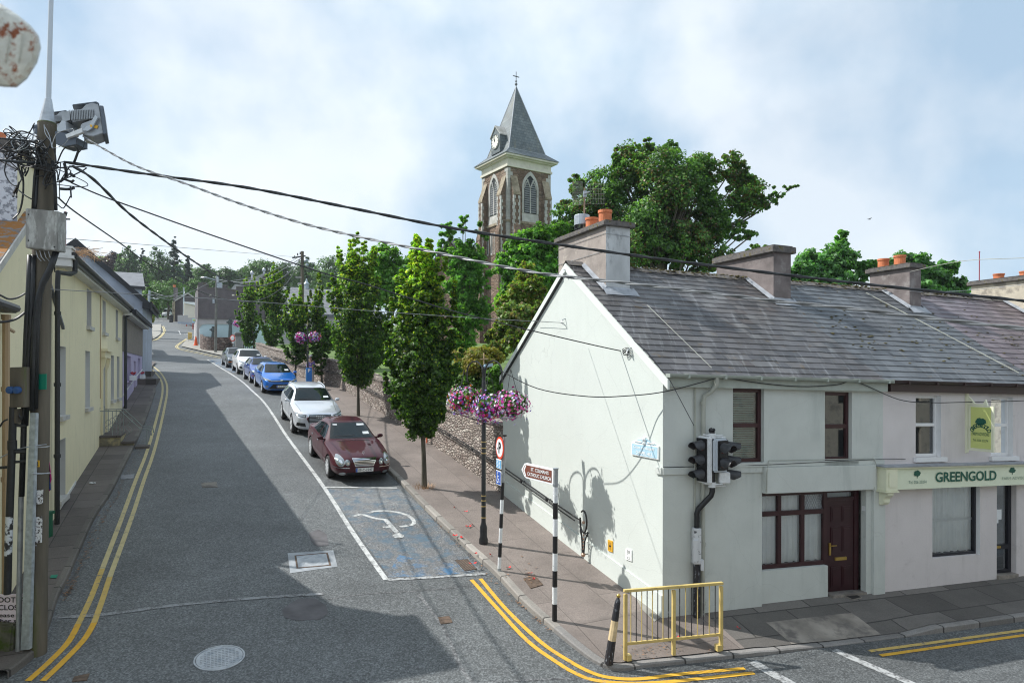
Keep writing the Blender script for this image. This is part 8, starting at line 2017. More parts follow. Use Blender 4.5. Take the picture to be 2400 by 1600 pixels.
# a dark wooded bank closing the view behind them
rg = np.random.RandomState(77); C = []
for px in np.linspace(215, 960, 330):
  Y = rg.uniform(225, 262); C.append(at(px+rg.normal()*4, 640+rg.uniform(-8,50)+(18 if px > 440 else 0), Y))
t = thing('woodland', 'far dark woodland filling in behind the separate trees on the hill', 'woodland', at(500,700,240)); t['kind'] = 'stuff'
leaves('foliage', np.array([tuple(c) for c in C]), 4.2, 40, 1.5, [MATS['leaf_far']], t, 78, (-100,245,10))['kind'] = 'stuff'
C = [at(px+rg.normal()*3, 705+rg.uniform(-12,25), rg.uniform(150,200)) for px in np.linspace(225, 420, 70)]
leaves('undergrowth', np.array([tuple(c) for c in C]), 2.6, 40, 1.0, [MATS['leaf_far']], t, 79, (-90,175,5))['kind'] = 'stuff'
# ------------------------------------------------------------------ church
rubble('church_stone', [(.12,.075,.05),(.17,.11,.075),(.22,.15,.105),(.14,.09,.06),(.26,.19,.14)], (.14,.105,.075), 1.5, (1,1,2.0), .06)
pbr('limestone', (.42,.41,.38), .9, var=.2, vs=1.5, spots=(.8,.55,.68,(.27,.26,.22)))
pbr('limestone_pale', (.60,.57,.48), .9, var=.12, vs=1.2, spots=(1,.6,.7,(.40,.37,.30)))
pbr('weathered_stone', (.30,.25,.18), .9, var=.3, vs=2, spots=(1.2,.5,.62,(.17,.14,.09)))
def slate_rows(name, c1, c2, row=.35, wdt=.5):
  m, nt, b = mat0(name); v = coords(nt, rotv=(R(90),0,R(0)));
  tcn = nd(nt, 'ShaderNodeTexCoord'); sx = nd(nt, 'ShaderNodeSeparateXYZ', {0: tcn.outputs['Object']})
  z = sx.outputs[2]; h = nd(nt, 'ShaderNodeMath', {0: sx.outputs[0], 1: sx.outputs[1]}, operation='ADD').outputs[0]
  v = nd(nt, 'ShaderNodeCombineXYZ', {0: h, 1: z}).outputs[0]
  br = nd(nt, 'ShaderNodeTexBrick', {'Vector': v, 'Color1': c4(c1), 'Color2': c4(c2), 'Mortar': c4([x*.45 for x in c1]), 'Scale': 1., 'Mortar Size': .018, 'Brick Width': wdt, 'Row Height': row})
  c = mixc(nt, .8, br.outputs[0], ramp(nt, noise_(nt, coords(nt), .9, 5, .7), [(.3,.65),(.7,1.3)]), 'MULTIPLY')
  c = mixc(nt, ramp(nt, noise_(nt, coords(nt, scale=(1,1,.4)), 1.3, 5, .7), [(.56,0),(.68,.5)]), c, (.20,.19,.12))
  nt.links.new(c, b.inputs['Base Color']); b.inputs['Roughness'].default_value = .6; MATS[name] = m; return m
slate_rows('spire_slate', (.10,.125,.135), (.15,.175,.18)); slate_rows('far_slate', (.13,.14,.155), (.17,.18,.195), .3, .45)
CK = 75/60.
CP = Vector((-.41*CK, 75)); CL = Vector((-.5403,.8415)); CR = Vector((.8415,.5403)); NL, NR = 4.48*CK, 4.62*CK
def T_(l, r, z): q = CP+CL*l+CR*r; return Vector((q.x, q.y, z))
zz = lambda py, l=0, r=0: (872-py)/1600*T_(l, r, 0).y
zE_, zS, zB_ = zz(362), zz(387), zz(517)
t = thing('church_tower', 'brown stone church tower with slate spire, clock and louvred windows', 'church tower', T_(2.8,2.8,0))
m = MB(T_); m.box(0, NL, 0, NR, -2, zS); m.build('wall', MATS['church_stone'], t)
m = MB(T_)
rg = random.Random(8)
for (a, b) in ((0,0),(NL,0),(0,NR)):
  z = -1; k = 0
  while z < zS-.3:
    h = .42; w1, w2 = (.62,.34) if k % 2 else (.34,.62)
    l0, l1 = (-.03, w1) if a == 0 else (NL-w1, NL+.03); r0, r1 = (-.03, w2) if b == 0 else (NR-w2, NR+.03)
    m.box(l0, l1, r0, r1, z, z+h-.02); z += h; k += 1
m.build('quoins', MATS['limestone'], t)
m = MB(T_)
EB = []
for face, s in (('l',.35),('l',NL-1.15),('r',.35),('r',NR-1.15)):
  m = MB(); w = .85; z1, z2 = zz(452), zz(410); pj = .65
  f = (lambda u, d, z: T_(u, d, z)) if face == 'l' else (lambda u, d, z: T_(d, u, z))
  for (ua, ub) in ((s, s+w),):
    prof = [(0,-2),(-pj-.3,-2),(-pj-.3,zB_-1.2),(-pj,zB_-.3),(-pj,z1),(0,z2)]
    a = [f(ua,d,z) for d,z in prof]; b = [f(ub,d,z) for d,z in prof]; n = len(prof); ia = [m.p(q) for q in a]; ib = [m.p(q) for q in b]
    m.face(ia); m.face(ib[::-1])
    for k in range(n): m.face((ia[k], ia[(k+1)%n], ib[(k+1)%n], ib[k]))
  bt = m.build('buttress', MATS['church_stone'], t)
  m = MB();
  m.poly([f(s-.04,-pj-.04,z1), f(s+w+.04,-pj-.04,z1), f(s+w+.04,.0,z2+.06), f(s-.04,0,z2+.06)]); m.poly([f(s-.04,-pj-.04,z1-.2), f(s+w+.04,-pj-.04,z1-.2), f(s+w+.04,-pj-.04,z1), f(s-.04,-pj-.04,z1)])
  m.build('weathering', MATS['weathered_stone'], bt)
  m = MB(); z = 8; k = 0
  while z < z1-.4:
    w_ = .28 if k % 2 else .16
    for u0, u1 in ((s-.02, s+w_), (s+w-w_, s+w+.02)):
      pts = [f(u0,-pj-.03,z), f(u1,-pj-.03,z), f(u1,-pj-.03,z+.36), f(u0,-pj-.03,z+.36)]; m.poly(pts)
      uu = u0 if u0 < s else u1; d1 = -pj-.03+(.28 if k % 2 == 0 else .16); m.poly([f(uu,-pj-.03,z), f(uu,d1,z), f(uu,d1,z+.36), f(uu,-pj-.03,z+.36)])
    z += .38; k += 1
  if z1 > 8: m.build('quoins', MATS['limestone'], bt)
m = MB(T_); o = .12; m.box(-o, NL+o, -o, NR+o, zB_-.12, zB_+.16); m.build('string_course', MATS['weathered_stone'], t)
m = MB(T_); m.box(-.16, NL+.16, -.16, NR+.16, zS-.12, zS+.14); m.box(-.05, NL+.05, -.05, NR+.05, zS+.14, zE_-.35); m.box(-.35, NL+.35, -.35, NR+.35, zE_-.35, zE_-.2); m.box(-.62, NL+.62, -.62, NR+.62, zE_-.2, zE_); m.build('cornice', MATS['limestone_pale'], t)
# spire with flared foot
ov = .72; ins = 1.0; zt_ = zz(205, NL/2, NR/2)+.1; zk = zE_+.95
def quad_ring(o, z): return [T_(-o,-o,z), T_(NL+o,-o,z), T_(NL+o,NR+o,z), T_(-o,NR+o,z)]
m = MB(); r0, r1, r2 = quad_ring(ov, zE_+.01), quad_ring(-.42, zk), None; apx = T_(NL/2, NR/2, zt_)
for k in range(4): m.poly([r0[k], r0[(k+1)%4], r1[(k+1)%4], r1[k]]); m.poly([r1[k], r1[(k+1)%4], apx])
m.poly(r0); sp_ = m.build('spire', MATS['spire_slate'], t)
m = MB()
for k in range(4): m.tube([r0[k], r1[k], apx], .055, 5)
for k in range(4): m.tube([r1[k], r1[(k+1)%4]], .05, 5)
m.build('lead_hips', MATS['lead_flash'], sp_)
m = MB(); m.ball(apx+up*.25, .17, 8); m.tube([apx-up*.3, apx+up*1.7], .045, 5); m.obox(apx+up*1.15, CR.to_3d(), CL.to_3d(), up, .42, .04, .04); m.obox(apx+up*.6, CR.to_3d(), CL.to_3d(), up, .09, .09, .05); m.build('cross', MATS['far_slate'], sp_)
# clock dormer on the left face (plane r)
def dm(u, d, z): return T_(u, -d, z)  # left face is the plane r=0 seen from -r
def lf(l, d, z): return T_(l, d, z)
# the left-hand face runs along l at r=0
czt = zz(335, NL/2, .6)
dl0, dl1 = NL/2-.95, NL/2+.95; zb1, zb2, zb3 = czt-1.3, czt+.75, czt+1.75
m = MB(T_); prof = [(dl0,.0,zb1),(dl1,.0,zb1),(dl1,.0,zb2),(NL/2,.0,zb3),(dl0,.0,zb2)]
m.prism([(a,.12,c) for a,b,c in prof], (0,2.3,0)); dmr = m.build('clock_dormer', MATS['spire_slate'], sp_)
m = MB(T_)
for s_ in (-1,1): xe = NL/2+s_*1.1; m.prism([(NL/2,.02,zb3+.12),(xe,.02,zb2-.06),(xe,.02,zb2-.18),(NL/2,.02,zb3-.02)], (0,2.3,0))
m.build('dormer_roof', MATS['limestone'], dmr)
cc = T_(NL/2, .10, czt); dn = -CR.to_3d(); m = MB(); m.lathe(cc, [(.80,0),(.80,.06),(.0,.07)], 28, dn); cf = m.build('clock_face', pbr('clock_cream', (.75,.74,.66), .6), dmr)
m = MB(); dl_ = -CL.to_3d()
for k in range(12): a = k*math.pi/6; m.obox(cc+dn*.085+dl_*.66*math.sin(a)+up*.66*math.cos(a), dl_*math.cos(a)-up*math.sin(a), dn, dl_*math.sin(a)+up*math.cos(a), .028, .008, .09)
m.obox(cc+dn*.095+up*.26, dl_, dn, up, .03, .01, .30); m.obox(cc+dn*.095-dl_*.12+up*.2, (dl_*.85+up*.5), dn, (up*.85-dl_*.5), .035, .01, .24); m.tube([cc+dn*.08+dl_*.78*math.sin(a)+up*.78*math.cos(a) for a in np.linspace(0,6.283,25)], .02, 4); m.build('clock_hands', MATS['sign_black'], cf)
# belfry windows
def belfry(face):
  f = (lambda u, d, z: T_(u, d, z)) if face == 'l' else (lambda u, d, z: T_(d, u, z))
  c = (NL if face == 'l' else NR)/2+(.1); w = .85; z0 = zB_+1.15; zs = z0+2.75; R_ = 2*w*1.05
  def arch(w, top=None, n=9):
    R2 = 2*w*1.02; pts = []
    for k in range(n+1):
      a = math.acos(1-w/R2)*k/n; pts.append((c+w-R2*(1-math.cos(a)), zs+R2*math.sin(a)))
    return pts
  def outline(w, dz=0):
    A = arch(w); return [(c-w, z0-dz), (c+w, z0-dz)]+A+[(2*c-u, z) for u, z in A[::-1]]
  m = MB(); ro, ri = outline(w+.26, 0), outline(w, 0)
  n = len(ro)
  for k in range(n): m.poly([f(ro[k][0],-.06,ro[k][1]), f(ro[(k+1)%n][0],-.06,ro[(k+1)%n][1]), f(ri[(k+1)%n][0],-.06,ri[(k+1)%n][1]), f(ri[k][0],-.06,ri[k][1])]); m.poly([f(ri[k][0],-.06,ri[k][1]), f(ri[(k+1)%n][0],-.06,ri[(k+1)%n][1]), f(ri[(k+1)%n][0],.25,ri[(k+1)%n][1]), f(ri[k][0],.25,ri[k][1])]); m.poly([f(ro[k][0],-.06,ro[k][1]), f(ro[(k+1)%n][0],-.06,ro[(k+1)%n][1]), f(ro[(k+1)%n][0],.02,ro[(k+1)%n][1]), f(ro[k][0],.02,ro[k][1])])
  wn_ = m.build('belfry_window', MATS['limestone'], t)
  m = MB(); ri2 = outline(w-.01); m.poly([f(u,-.005,z) for u,z in ri2]); m.build('dark_opening', MATS['room_dark'], wn_)
  m = MB(); z = z0+.1
  while z < zs+1.1:
    for s_ in (-1,1):
      hw = w*.42 if z < zs+.2 else max(.1, w*.42*(1-(z-zs-.2)/1.6)); cu = c+s_*w*.48
      m.poly([f(cu-hw,-.045,z), f(cu+hw,-.045,z), f(cu+hw,-.012,z+.17), f(cu-hw,-.012,z+.17)])
    z += .25
  m.build('louvres', pbr('louvre', (.17,.18,.185), .8), wn_)
  m = MB(f); m.box(c-.07, c+.07, -.055, .05, z0, zs+.25)
  m.fn = None
  for s_ in (-1,1):
    m.tube([f(c,-.03,zs+.1), f(c+s_*w*.35,-.03,zs+.75), f(c+s_*w*.55,-.03,zs+1.05)], .06, 5); m.tube([f(c+s_*w*.94,-.03,zs), f(c+s_*w*.75,-.03,zs+.55), f(c+s_*w*.42,-.03,zs+.85)], .06, 5)
  m.build('tracery', MATS['limestone'], wn_)
  m = MB(); m.poly([f(c-w-.3,-.10,z0-1.05), f(c+w+.3,-.10,z0-1.05), f(c+w+.26,.0,z0), f(c-w-.26,.0,z0)]); m.poly([f(c-w-.3,-.10,z0-1.1), f(c+w+.3,-.10,z0-1.1), f(c+w+.3,-.10,z0-1.05), f(c-w-.3,-.10,z0-1.05)]); m.build('sill', MATS['limestone'], wn_)
belfry('l'); belfry('r')
for fc in ('l','r'):
  f = (lambda u, d, z: T_(u, d, z)) if fc == 'l' else (lambda u, d, z: T_(d, u, z));
  for k in range(4):
    u = 1.65+k*.78; zl = zB_-3.3; m = MB(f); m.box(u, u+.46, -.03, .1, zl, zl+2.5); lw = m.build('lancet_window', MATS['limestone'], t); m = MB(f); m.box(u+.14, u+.32, -.035, .1, zl+.2, zl+2.2); m.build('opening', MATS['room_dark'], lw)
for k, (l_, z_) in enumerate(((1.5,5.5),(1.5,9.0))):
  m = MB(T_); m.box(l_, l_+1.0, -.05, .1, z_, z_+2.6); lw = m.build('lower_window', MATS['limestone_pale'], t); m = MB(T_); m.box(l_+.3, l_+.7, -.06, .1, z_+.2, z_+2.3); m.build('opening', MATS['room_dark'], lw)
# nave behind the trees
t = thing('church_nave', 'stone church nave with slate roof, glimpsed between the trees left of the tower', 'church', at(1060,800,80))
m = MB(); a, b, c_ = at(1000,640,84), at(1052,566,82), at(1118,640,80)
lo = lambda q: Vector((q.x, q.y, -2)); dv = Vector((6,14,0)); m.poly([lo(a), lo(c_), c_, b, a]); m.poly([lo(c_), lo(c_)+dv, c_+dv, c_]); m.poly([lo(a), lo(a)+dv, a+dv, a]); m.build('wall', MATS['church_stone'], t)
m = MB(); e_ = Vector((0,-.4,.15)); m.prism([a+e_-up*.3, b+e_, b+e_+up*.25, a+e_+Vector((-.3,0,-.2))], dv); m.prism([c_+e_-up*.3, b+e_, b+e_+up*.25, c_+e_+Vector((.3,0,-.2))], dv); m.build('roof', MATS['far_slate'], t)
# ------------------------------------------------------------------ far end of the street
pbr('school_dash', (.125,.11,.115), .95, var=.14, vs=2, bmp=.9, bs=20, spots=(14,.56,.66,(.19,.17,.17)))
pbr('pale_wall', (.46,.44,.44), .85, var=.08, vs=1)
pbr('blue_wall', (.52,.66,.70), .8, var=.04, vs=.8)
pbr('cream_shed', (.70,.64,.55), .8, var=.05, vs=.8)
pbr('granite', (.24,.25,.25), .8, var=.2, vs=6, bmp=.3)
pbr('cross_stone', (.10,.12,.12), .85, var=.25, vs=4)
pbr('pole_far', (.17,.17,.155), .85, var=.2, vs=3)
pbr('steel_far', (.36,.42,.46), .5, .3)
pbr('cone_orange', (.75,.10,.02), .6)
rubble('low_stone', [(.12,.085,.075),(.20,.15,.13),(.15,.11,.10),(.27,.22,.19)], (.07,.06,.055), 2.6, (1,1,1.9), .07)
def slab(name, px, Y, D, matn, parent, dx=None):
  dx = -.5*D if dx is None else dx
  return slab_(name, px, Y, D, matn, parent, dx)
def slab_(name, px, Y, D, matn, parent, dx): m = MB(); m.prism([at(a, b, Y) for a, b in px], (dx, D, 0)); return m.build(name, MATS[matn], parent)
Y = 77
t = thing('castellated_building', 'dark grey pebble-dashed gable with stepped battlements at the top of the street', 'building', at(560,850,Y))
top_ = [(464,667),(480,667),(480,671.5),(485,672),(485,678),(503,681),(503,674),(530,673),(530,679),(535,681.5),(553,685),(553,676.5),(577,676.5),(577,668),(620,668)]
slab('wall', [(464,747)]+[(620,747)]+top_[::-1], Y, 10, 'school_dash', t)
m = MB()
for (a, b), (c_, d) in zip(top_, top_[1:]):
  if abs(c_-a) > 4: p, q = at(a, b, Y-.05), at(c_, d, Y-.05); m.prism([p, q, q+up*.22, p+up*.22], (0,.5,0))
m.build('coping', MATS['cap_stone'], t)
slab('base_wall', [(462,747.5),(620,750),(620,870),(460,870)], Y+.1, 9.5, 'pale_wall', t); slab('string', [(463,745),(620,747.5),(620,750),(463,747.6)], Y-.15, .3, 'school_dash', t)
slab('vent', [(489,691),(495,691),(495,694.5),(489,694.5)], Y-.03, .1, 'cream_shed', t); slab('vent', [(543,691),(549,691),(549,694.5),(543,694.5)], Y-.03, .1, 'cream_shed', t)
slab('corner_pipe', [(458.5,690),(460.5,690),(460.5,850),(458,850)], Y-.2, .15, 'pale_wall', t)
t = thing('gabled_hall', 'hall with weathered pale slate roof and stone finials behind the battlemented wall', 'building', at(600,800,86))
slab('wall', [(560,680),(590,660),(622,642),(660,690),(660,840),(560,840)], 86, 8, 'school_dash', t)
m = MB(); m.prism([at(538,681,84), at(550,668,84), at(600,650,84), at(620,640,86), at(600,672,84), at(590,690,84)], (0,.3,0)); m.build('roof', pbr('pale_slate', (.36,.37,.36), .8, var=.15, vs=1.5), t)
m = MB(); m.lathe(at(618,643,85), [(.12,0),(.12,.3),(.22,.35),(.2,.6),(0,.8)], 8); m.build('finial', MATS['galvanised'], t); m = MB(); m.lathe(at(590,656,85), [(.12,0),(.12,.6),(.22,.65),(.2,.9),(0,1.1)], 8); m.build('finial', MATS['galvanised'], t)
t = thing('long_roofed_building', 'long dark slate roofed building with small vent turrets behind the street trees', 'building', at(740,800,80))
m = MB(); m.prism([at(655,672,84), at(840,684,84), at(900,740,74), at(655,735,74)], (0,0,-.3)); m.build('roof', MATS['far_slate'], t); slab('wall', [(655,735),(900,740),(900,850),(655,850)], 74.3, 8, 'pale_wall', t)
m = MB(); m.lathe(at(718,678,84), [(.28,0),(.28,.5),(.4,.6),(.15,.9),(.05,1.3)], 8); m.build('turret', MATS['steel_far'], t)
# pale blue wall with high crosses
Y = 73; t = thing('memorial_wall', 'pale blue painted memorial wall behind two tall stone crosses', 'wall', at(520,800,Y))
slab('wall', [(468,768),(473,762),(480,760.5),(640,761.5),(640,830),(468,830)], Y, .4, 'blue_wall', t); slab('coping', [(466,768),(472,760.5),(480,759),(640,760),(640,761.5),(480,760.6),(473,762.2),(468,768.2)], Y-.1, .6, 'sill_grey', t)
def celtic(label, px, pyt, pyb, Y, s):
  t = thing('celtic_cross', label, 'cross', at(px,pyb,Y), 'stone crosses at the memorial wall'); k = Y/1600*s; zc = at(px,pyt,Y).z-6.2*k; c = Vector((at(px,pyt,Y).x, Y, zc)); zb = at(px,pyb,Y).z
  m = MB(); m.prism([c+Vector((a,0,b)) for a,b in ((-1.6*k,6.2*k),(1.6*k,6.2*k),(1.3*k,1.3*k),(1.3*k,-1.3*k),(2.6*k,zb-zc),(-2.6*k,zb-zc),(-1.3*k,-1.3*k),(-1.3*k,1.3*k))], (0,.35,0)); m.prism([c+Vector((a,-.01,b)) for a,b in ((-5.6*k,-1.4*k),(5.6*k,-1.4*k),(5.6*k,1.4*k),(-5.6*k,1.4*k))], (0,.36,0)); m.build('shaft', MATS['cross_stone'], t)
  m = MB(); m.tube([c+Vector((3.9*k*math.cos(a), .17, 3.9*k*math.sin(a))) for a in np.linspace(0,6.283,22)], .75*k, 6); m.build('ring', MATS['cross_stone'], t)
celtic('shorter stone cross left in front of the pale blue wall', 498, 766, 792, 72, 1.25); celtic('taller stone cross right in front of the pale blue wall', 538, 748, 793, 72, 1.35)
t = thing('low_stone_wall', 'curved low dark stone wall below the two stone crosses', 'wall', at(508,822,71))
m = MB(); P = [G(468,815,.0), G(472,822,0), G(500,825,0), G(530,825,0), G(549,824,0)]; rows = []
for p, pyt in zip(densify([Vector((p.x,p.y,0)) for p in P], .6), [0]*999):
  z = gz(p.x,p.y); rows.append([m.p(p.x,p.y,z-.3), m.p(p.x,p.y,z+1.45), m.p(p.x+.1,p.y+.5,z+1.45)])
for a, b in zip(rows, rows[1:]): m.face((a[0],b[0],b[1],a[1])); m.face((a[1],b[1],b[2],a[2]))
m.build('masonry', MATS['low_stone'], t)
Y = G(560,826).y-.5; t = thing('gate_pillar', 'grey cut-stone gate pillar with moulded cap at the memorial garden', 'pillar', at(560,826,Y))
slab('shaft', [(552,787),(569,787),(569,830),(552,830)], Y, 1.0, 'granite', t); slab('cap', [(549.5,783),(571.5,783),(570,788),(551,788)], Y-.12, 1.2, 'cap_stone', t); slab('cap_top', [(553,779.5),(568,779.5),(571,783),(550,783)], Y-.05, 1.1, 'granite', t)
t = thing('garden_railing', 'thin black railings beside the gate pillar with grass behind', 'railing', at(590,820,Y))
for k in range(9): m = MB(); px = 571+k*4.4; m.tube([at(px,806,Y+.5), at(px,829,Y+.5)], .03, 4); m.build('bar', MATS['black_paint'], t)
m = MB(); m.tube([at(570,806,Y+.5), at(610,804,Y+.5)], .04, 4); m.build('rail', MATS['black_paint'], t)
m = MB(); m.poly([at(570,829,Y+.7), at(640,829,Y+.7), at(640,812,Y+6), at(570,812,Y+6)]); struct(m.build('garden_lawn', pbr('lawn_bright', (.16,.34,.04), .9, var=.2, vs=3)))
# far sign, cone, barrier, posts
B = G(547,823,.1); Y = B.y; t = thing('parking_sign', 'small far round red-edged sign on a striped post before the stone pillar', 'sign', B)
m = MB(); m.tube([B, at(546,786,Y)], .06, 6); m.build('post', MATS['post_white'], t); m = MB(); c_ = at(545.5,793.5,Y-.1); m.lathe(c_, [(.33,0),(.33,.03),(0,.04)], 18, (-.3,-1,0)); d_ = m.build('disc', MATS['sign_red'], t); m = MB(); m.lathe(c_+Vector((-.01,-.045,0)), [(.24,0),(.24,.02),(0,.03)], 18, (-.3,-1,0)); m.build('face', MATS['sign_white'], d_)
m = MB(); m.obox(at(546,803,Y-.1), (1,0,0), (0,1,0), up, .12, .01, .14); m.build('plate', MATS['sign_white'], t); m = MB(); m.tube([at(546.7,813,Y-.01), at(547,823,Y-.01)], .065, 6); m.build('black_band', MATS['post_black'], t)
B = G(459,811,.1); m = MB(); m.lathe(B, [(.28,0),(.26,.06),(.2,.08),(.06,1.0),(0,1.02)], 10); tag(m.build('traffic_cone', MATS['cone_orange']), 'orange traffic cone by the wall at the far footpath', 'cone')
B = G(441,797,.1); t = thing('guard_railing', 'short far pedestrian railing at the side street corner', 'railing', B)
for k in range(5): m = MB(); px = 441+k*2; m.tube([at(px,781+k*.2,B.y), at(px,797-k*.4,B.y)], .05, 4); m.build('bar', MATS['railing_yellow'], t)
m = MB(); m.tube([at(440.5,781,B.y), at(449.5,781.5,B.y)], .06, 4); m.build('rail', MATS['railing_yellow'], t)
for px, py, lab in ((437,766,'left of two thin red bollards at the side street mouth'),(452,773,'right of two thin red bollards at the side street mouth')):
  B = G(px, py, 0); m = MB(); m.tube([B, B+up*.95], .09, 8); tag(m.build('bollard', pbr('bollard_red', (.40,.05,.03), .6)), lab, 'bollard', 'red bollards')
# far stone cottage, cream shed, grey wall
Y = 140; t = thing('stone_cottage', 'old grey stone cottage with chimney beyond the side street', 'cottage', at(425,755,Y))
slab('gable_wall', [(410,758),(410,706),(440,689),(460,703),(460,760)], Y, 8, 'school_dash', t); slab('side_wall', [(403,756),(403,712),(410,706),(410,758)], Y-1.5, 1.4, 'weathered_stone', t)
slab('verge', [(409,705),(440,687),(461,702),(461,704.5),(440,690),(409,708)], Y-.4, 8, 'sill_grey', t); m = MB(); m.prism([at(406,675,Y+1), at(411,675,Y+1), at(411,712,Y+1), at(406,712,Y+1)], (0,1,0)); ch = m.build('chimney', MATS['school_dash'], t)
m = MB(); m.lathe(at(408.5,675,Y+1.5), [(.3,0),(.3,.5)], 8); m.build('chimney_pot', MATS['terracotta'], ch)
Y = 118; t = thing('cream_shed', 'small cream building with white sloping roof beside the battlemented gable', 'building', at(443,745,Y))
slab('wall', [(431,711),(459,719),(459,748),(440,748),(431,740)], Y, 8, 'cream_shed', t); slab('roof', [(430.5,708.5),(461,710),(461,718),(431,711)], Y-.3, 9, 'sign_white', t)
Y = 112; t = thing('grey_wall', 'painted pale grey yard wall with a dark base by the side street', 'wall', at(438,760,Y))
slab('upper_wall', [(416,740),(440,740),(440,746),(458,746),(458,762),(416,756)], Y, .4, 'pale_wall', t); slab('base', [(416,755),(458,758),(458,764),(416,759)], Y-.1, .4, 'render_bluegrey', t)
Y = 108; t = thing('poster_board', 'small green and white poster board on the grey yard wall', 'sign', at(454,756,Y)); slab('board', [(450,747),(459,748),(459,758),(450,757)], Y, .1, 'plaque_blue', t); slab('poster', [(451,749),(458,750),(458,754),(451,753)], Y-.05, .04, 'sign_yellowgreen', t)
B = G(401,757,0); m = MB(); m.lathe(B, [(.35,0),(.42,1.4),(.3,1.5),(0,1.55)], 8); tag(m.build('litter_bin', MATS['black_paint']), 'dark litter bin at the corner of the old stone cottage', 'bin')
# house piece and parked car at the left of the far junction
t = thing('white_cottage', 'white cottage end beyond the yellow warning sign', 'cottage', at(338,800,62)); slab('wall', [(333,771),(342,771),(342,798),(333,798)], 62, 6, 'sign_white', t); slab('door', [(342.2,772),(345,774),(345,797),(342.2,798)], 62.3, .3, 'post_grey', t)
# poles
def pole(label, base, top, r, matn, name='utility_pole', cat='utility pole'):
  t = thing(name, label, cat, base); m = MB(); m.tube([base, top], [r, r*.75], 8); m.build('post', MATS[matn], t, smooth=True); return t
B = G(505,826,.1); Y = B.y
t = pole('wooden pole carrying a street lamp before the battlemented gable', B, at(507,652,Y), .15, 'pole_far')
m = MB(); m.tube([at(507,658,Y), at(495,655,Y-.5), at(484,653,Y-.9)], .05, 5); m.build('arm', MATS['steel_far'], t); m = MB(); m.ball(at(478,652,Y-1), .35, 8, (1.1,.6,.3)); m.build('lantern', MATS['galvanised'], t)
m = MB(); m.lathe(at(510,664,Y-.2), [(.13,0),(.13,.7)], 8); m.obox(at(514,670,Y), (1,0,0), (0,1,0), up, .22, .15, .25); m.obox(at(501,706,Y-.2), (1,0,0), (0,1,0), up, .10, .1, .25); m.build('fittings', MATS['galvanised'], t)
YM = 47.; B = Vector(gr(708,YM,1.0));
t = pole('tall wooden utility pole with insulators standing among the street trees', B, at(708,590,YM), .14, 'pole_wood')
m = MB(); m.obox(at(700,603,YM), (1,0,.15), (0,1,0), up, .45, .05, .04)
for px, py in ((690,606),(697,600),(703,597)): m.lathe(at(px,py,YM), [(.03,0),(.06,.05),(.03,.1),(.06,.14),(0,.18)], 6)
m.build('crossarm', MATS['cable_black'], t)
m = MB(); m.ball(at(717,612,YM-.2), .17, 8, (1,1,.9)); m.ball(at(719,622,YM-.2), .12, 8); m.build('transformer', MATS['steel_far'], t)
m = MB(); m.obox(at(702,668,YM-.2), (1,0,0), (0,1,0), up, .10, .08, .12); m.obox(at(699,651,YM-.2), (1,0,0), (0,1,0), up, .2, .05, .03); m.build('box', MATS['pale_wall'], t)
B = G(347,797,.1); Y = B.y; t = pole('grey steel lamp pole at the left of the far junction', B, at(350,682,Y), .16, 'steel_far', 'lamp_pole', 'lamp post'); m = MB(); m.tube([at(350,700,Y), at(362,701,Y-.3)], .05, 5); m.ball(at(366,702,Y-.4), .25, 6, (1.3,.6,.3)); m.build('lantern', MATS['galvanised'], t)
t = pole('thin wooden pole left of the far steel lamp pole', G(345,799,.1)+Vector((0,1,0)), at(346,690,Y+1), .12, 'pole_far')
B = G(430,738,0); B = at(430,739,120); t = pole('slim steel pole beside the small cream building', B, at(430.5,675,120), .13, 'steel_far')
c_ = at(348.5,772,G(347,797).y-.4); t = thing('warning_sign', 'yellow diamond warning sign on the far grey lamp pole', 'sign', c_)
m = MB(); m.prism([c_+Vector((a,0,b)) for a,b in ((0,.36),(.36,0),(0,-.36),(-.36,0))], (0,.03,0)); m.build('plate', MATS['tag_yellow'], t)
m = MB(); m.obox(c_+Vector((0,-.01,-.03)), (1,0,0), (0,1,0), up, .04, .01, .14); m.obox(c_+Vector((0,-.01,.05)), (1,0,0), (0,1,0), up, .14, .01, .03); m.build('symbol', MATS['sign_black'], t)
# bird
c_ = at(2037,512,70); m = MB(); m.ball(c_, .10, 8, (1.6,.6,.5)); m.poly([c_+Vector((.05,0,.02)), c_+Vector((-.05,.3,.12)), c_+Vector((-.12,.3,.12)), c_+Vector((-.08,0,.02))]); m.poly([c_+Vector((.05,0,.02)), c_+Vector((.12,-.3,.10)), c_+Vector((.04,-.3,.10)), c_+Vector((-.08,0,.02))]); m.poly([c_+Vector((-.12,0,0)), c_+Vector((-.26,-.05,0)), c_+Vector((-.26,.05,0))])
tag(m.build('bird', MATS['cable_black']), 'tiny dark bird flying above the trees on the right', 'bird')
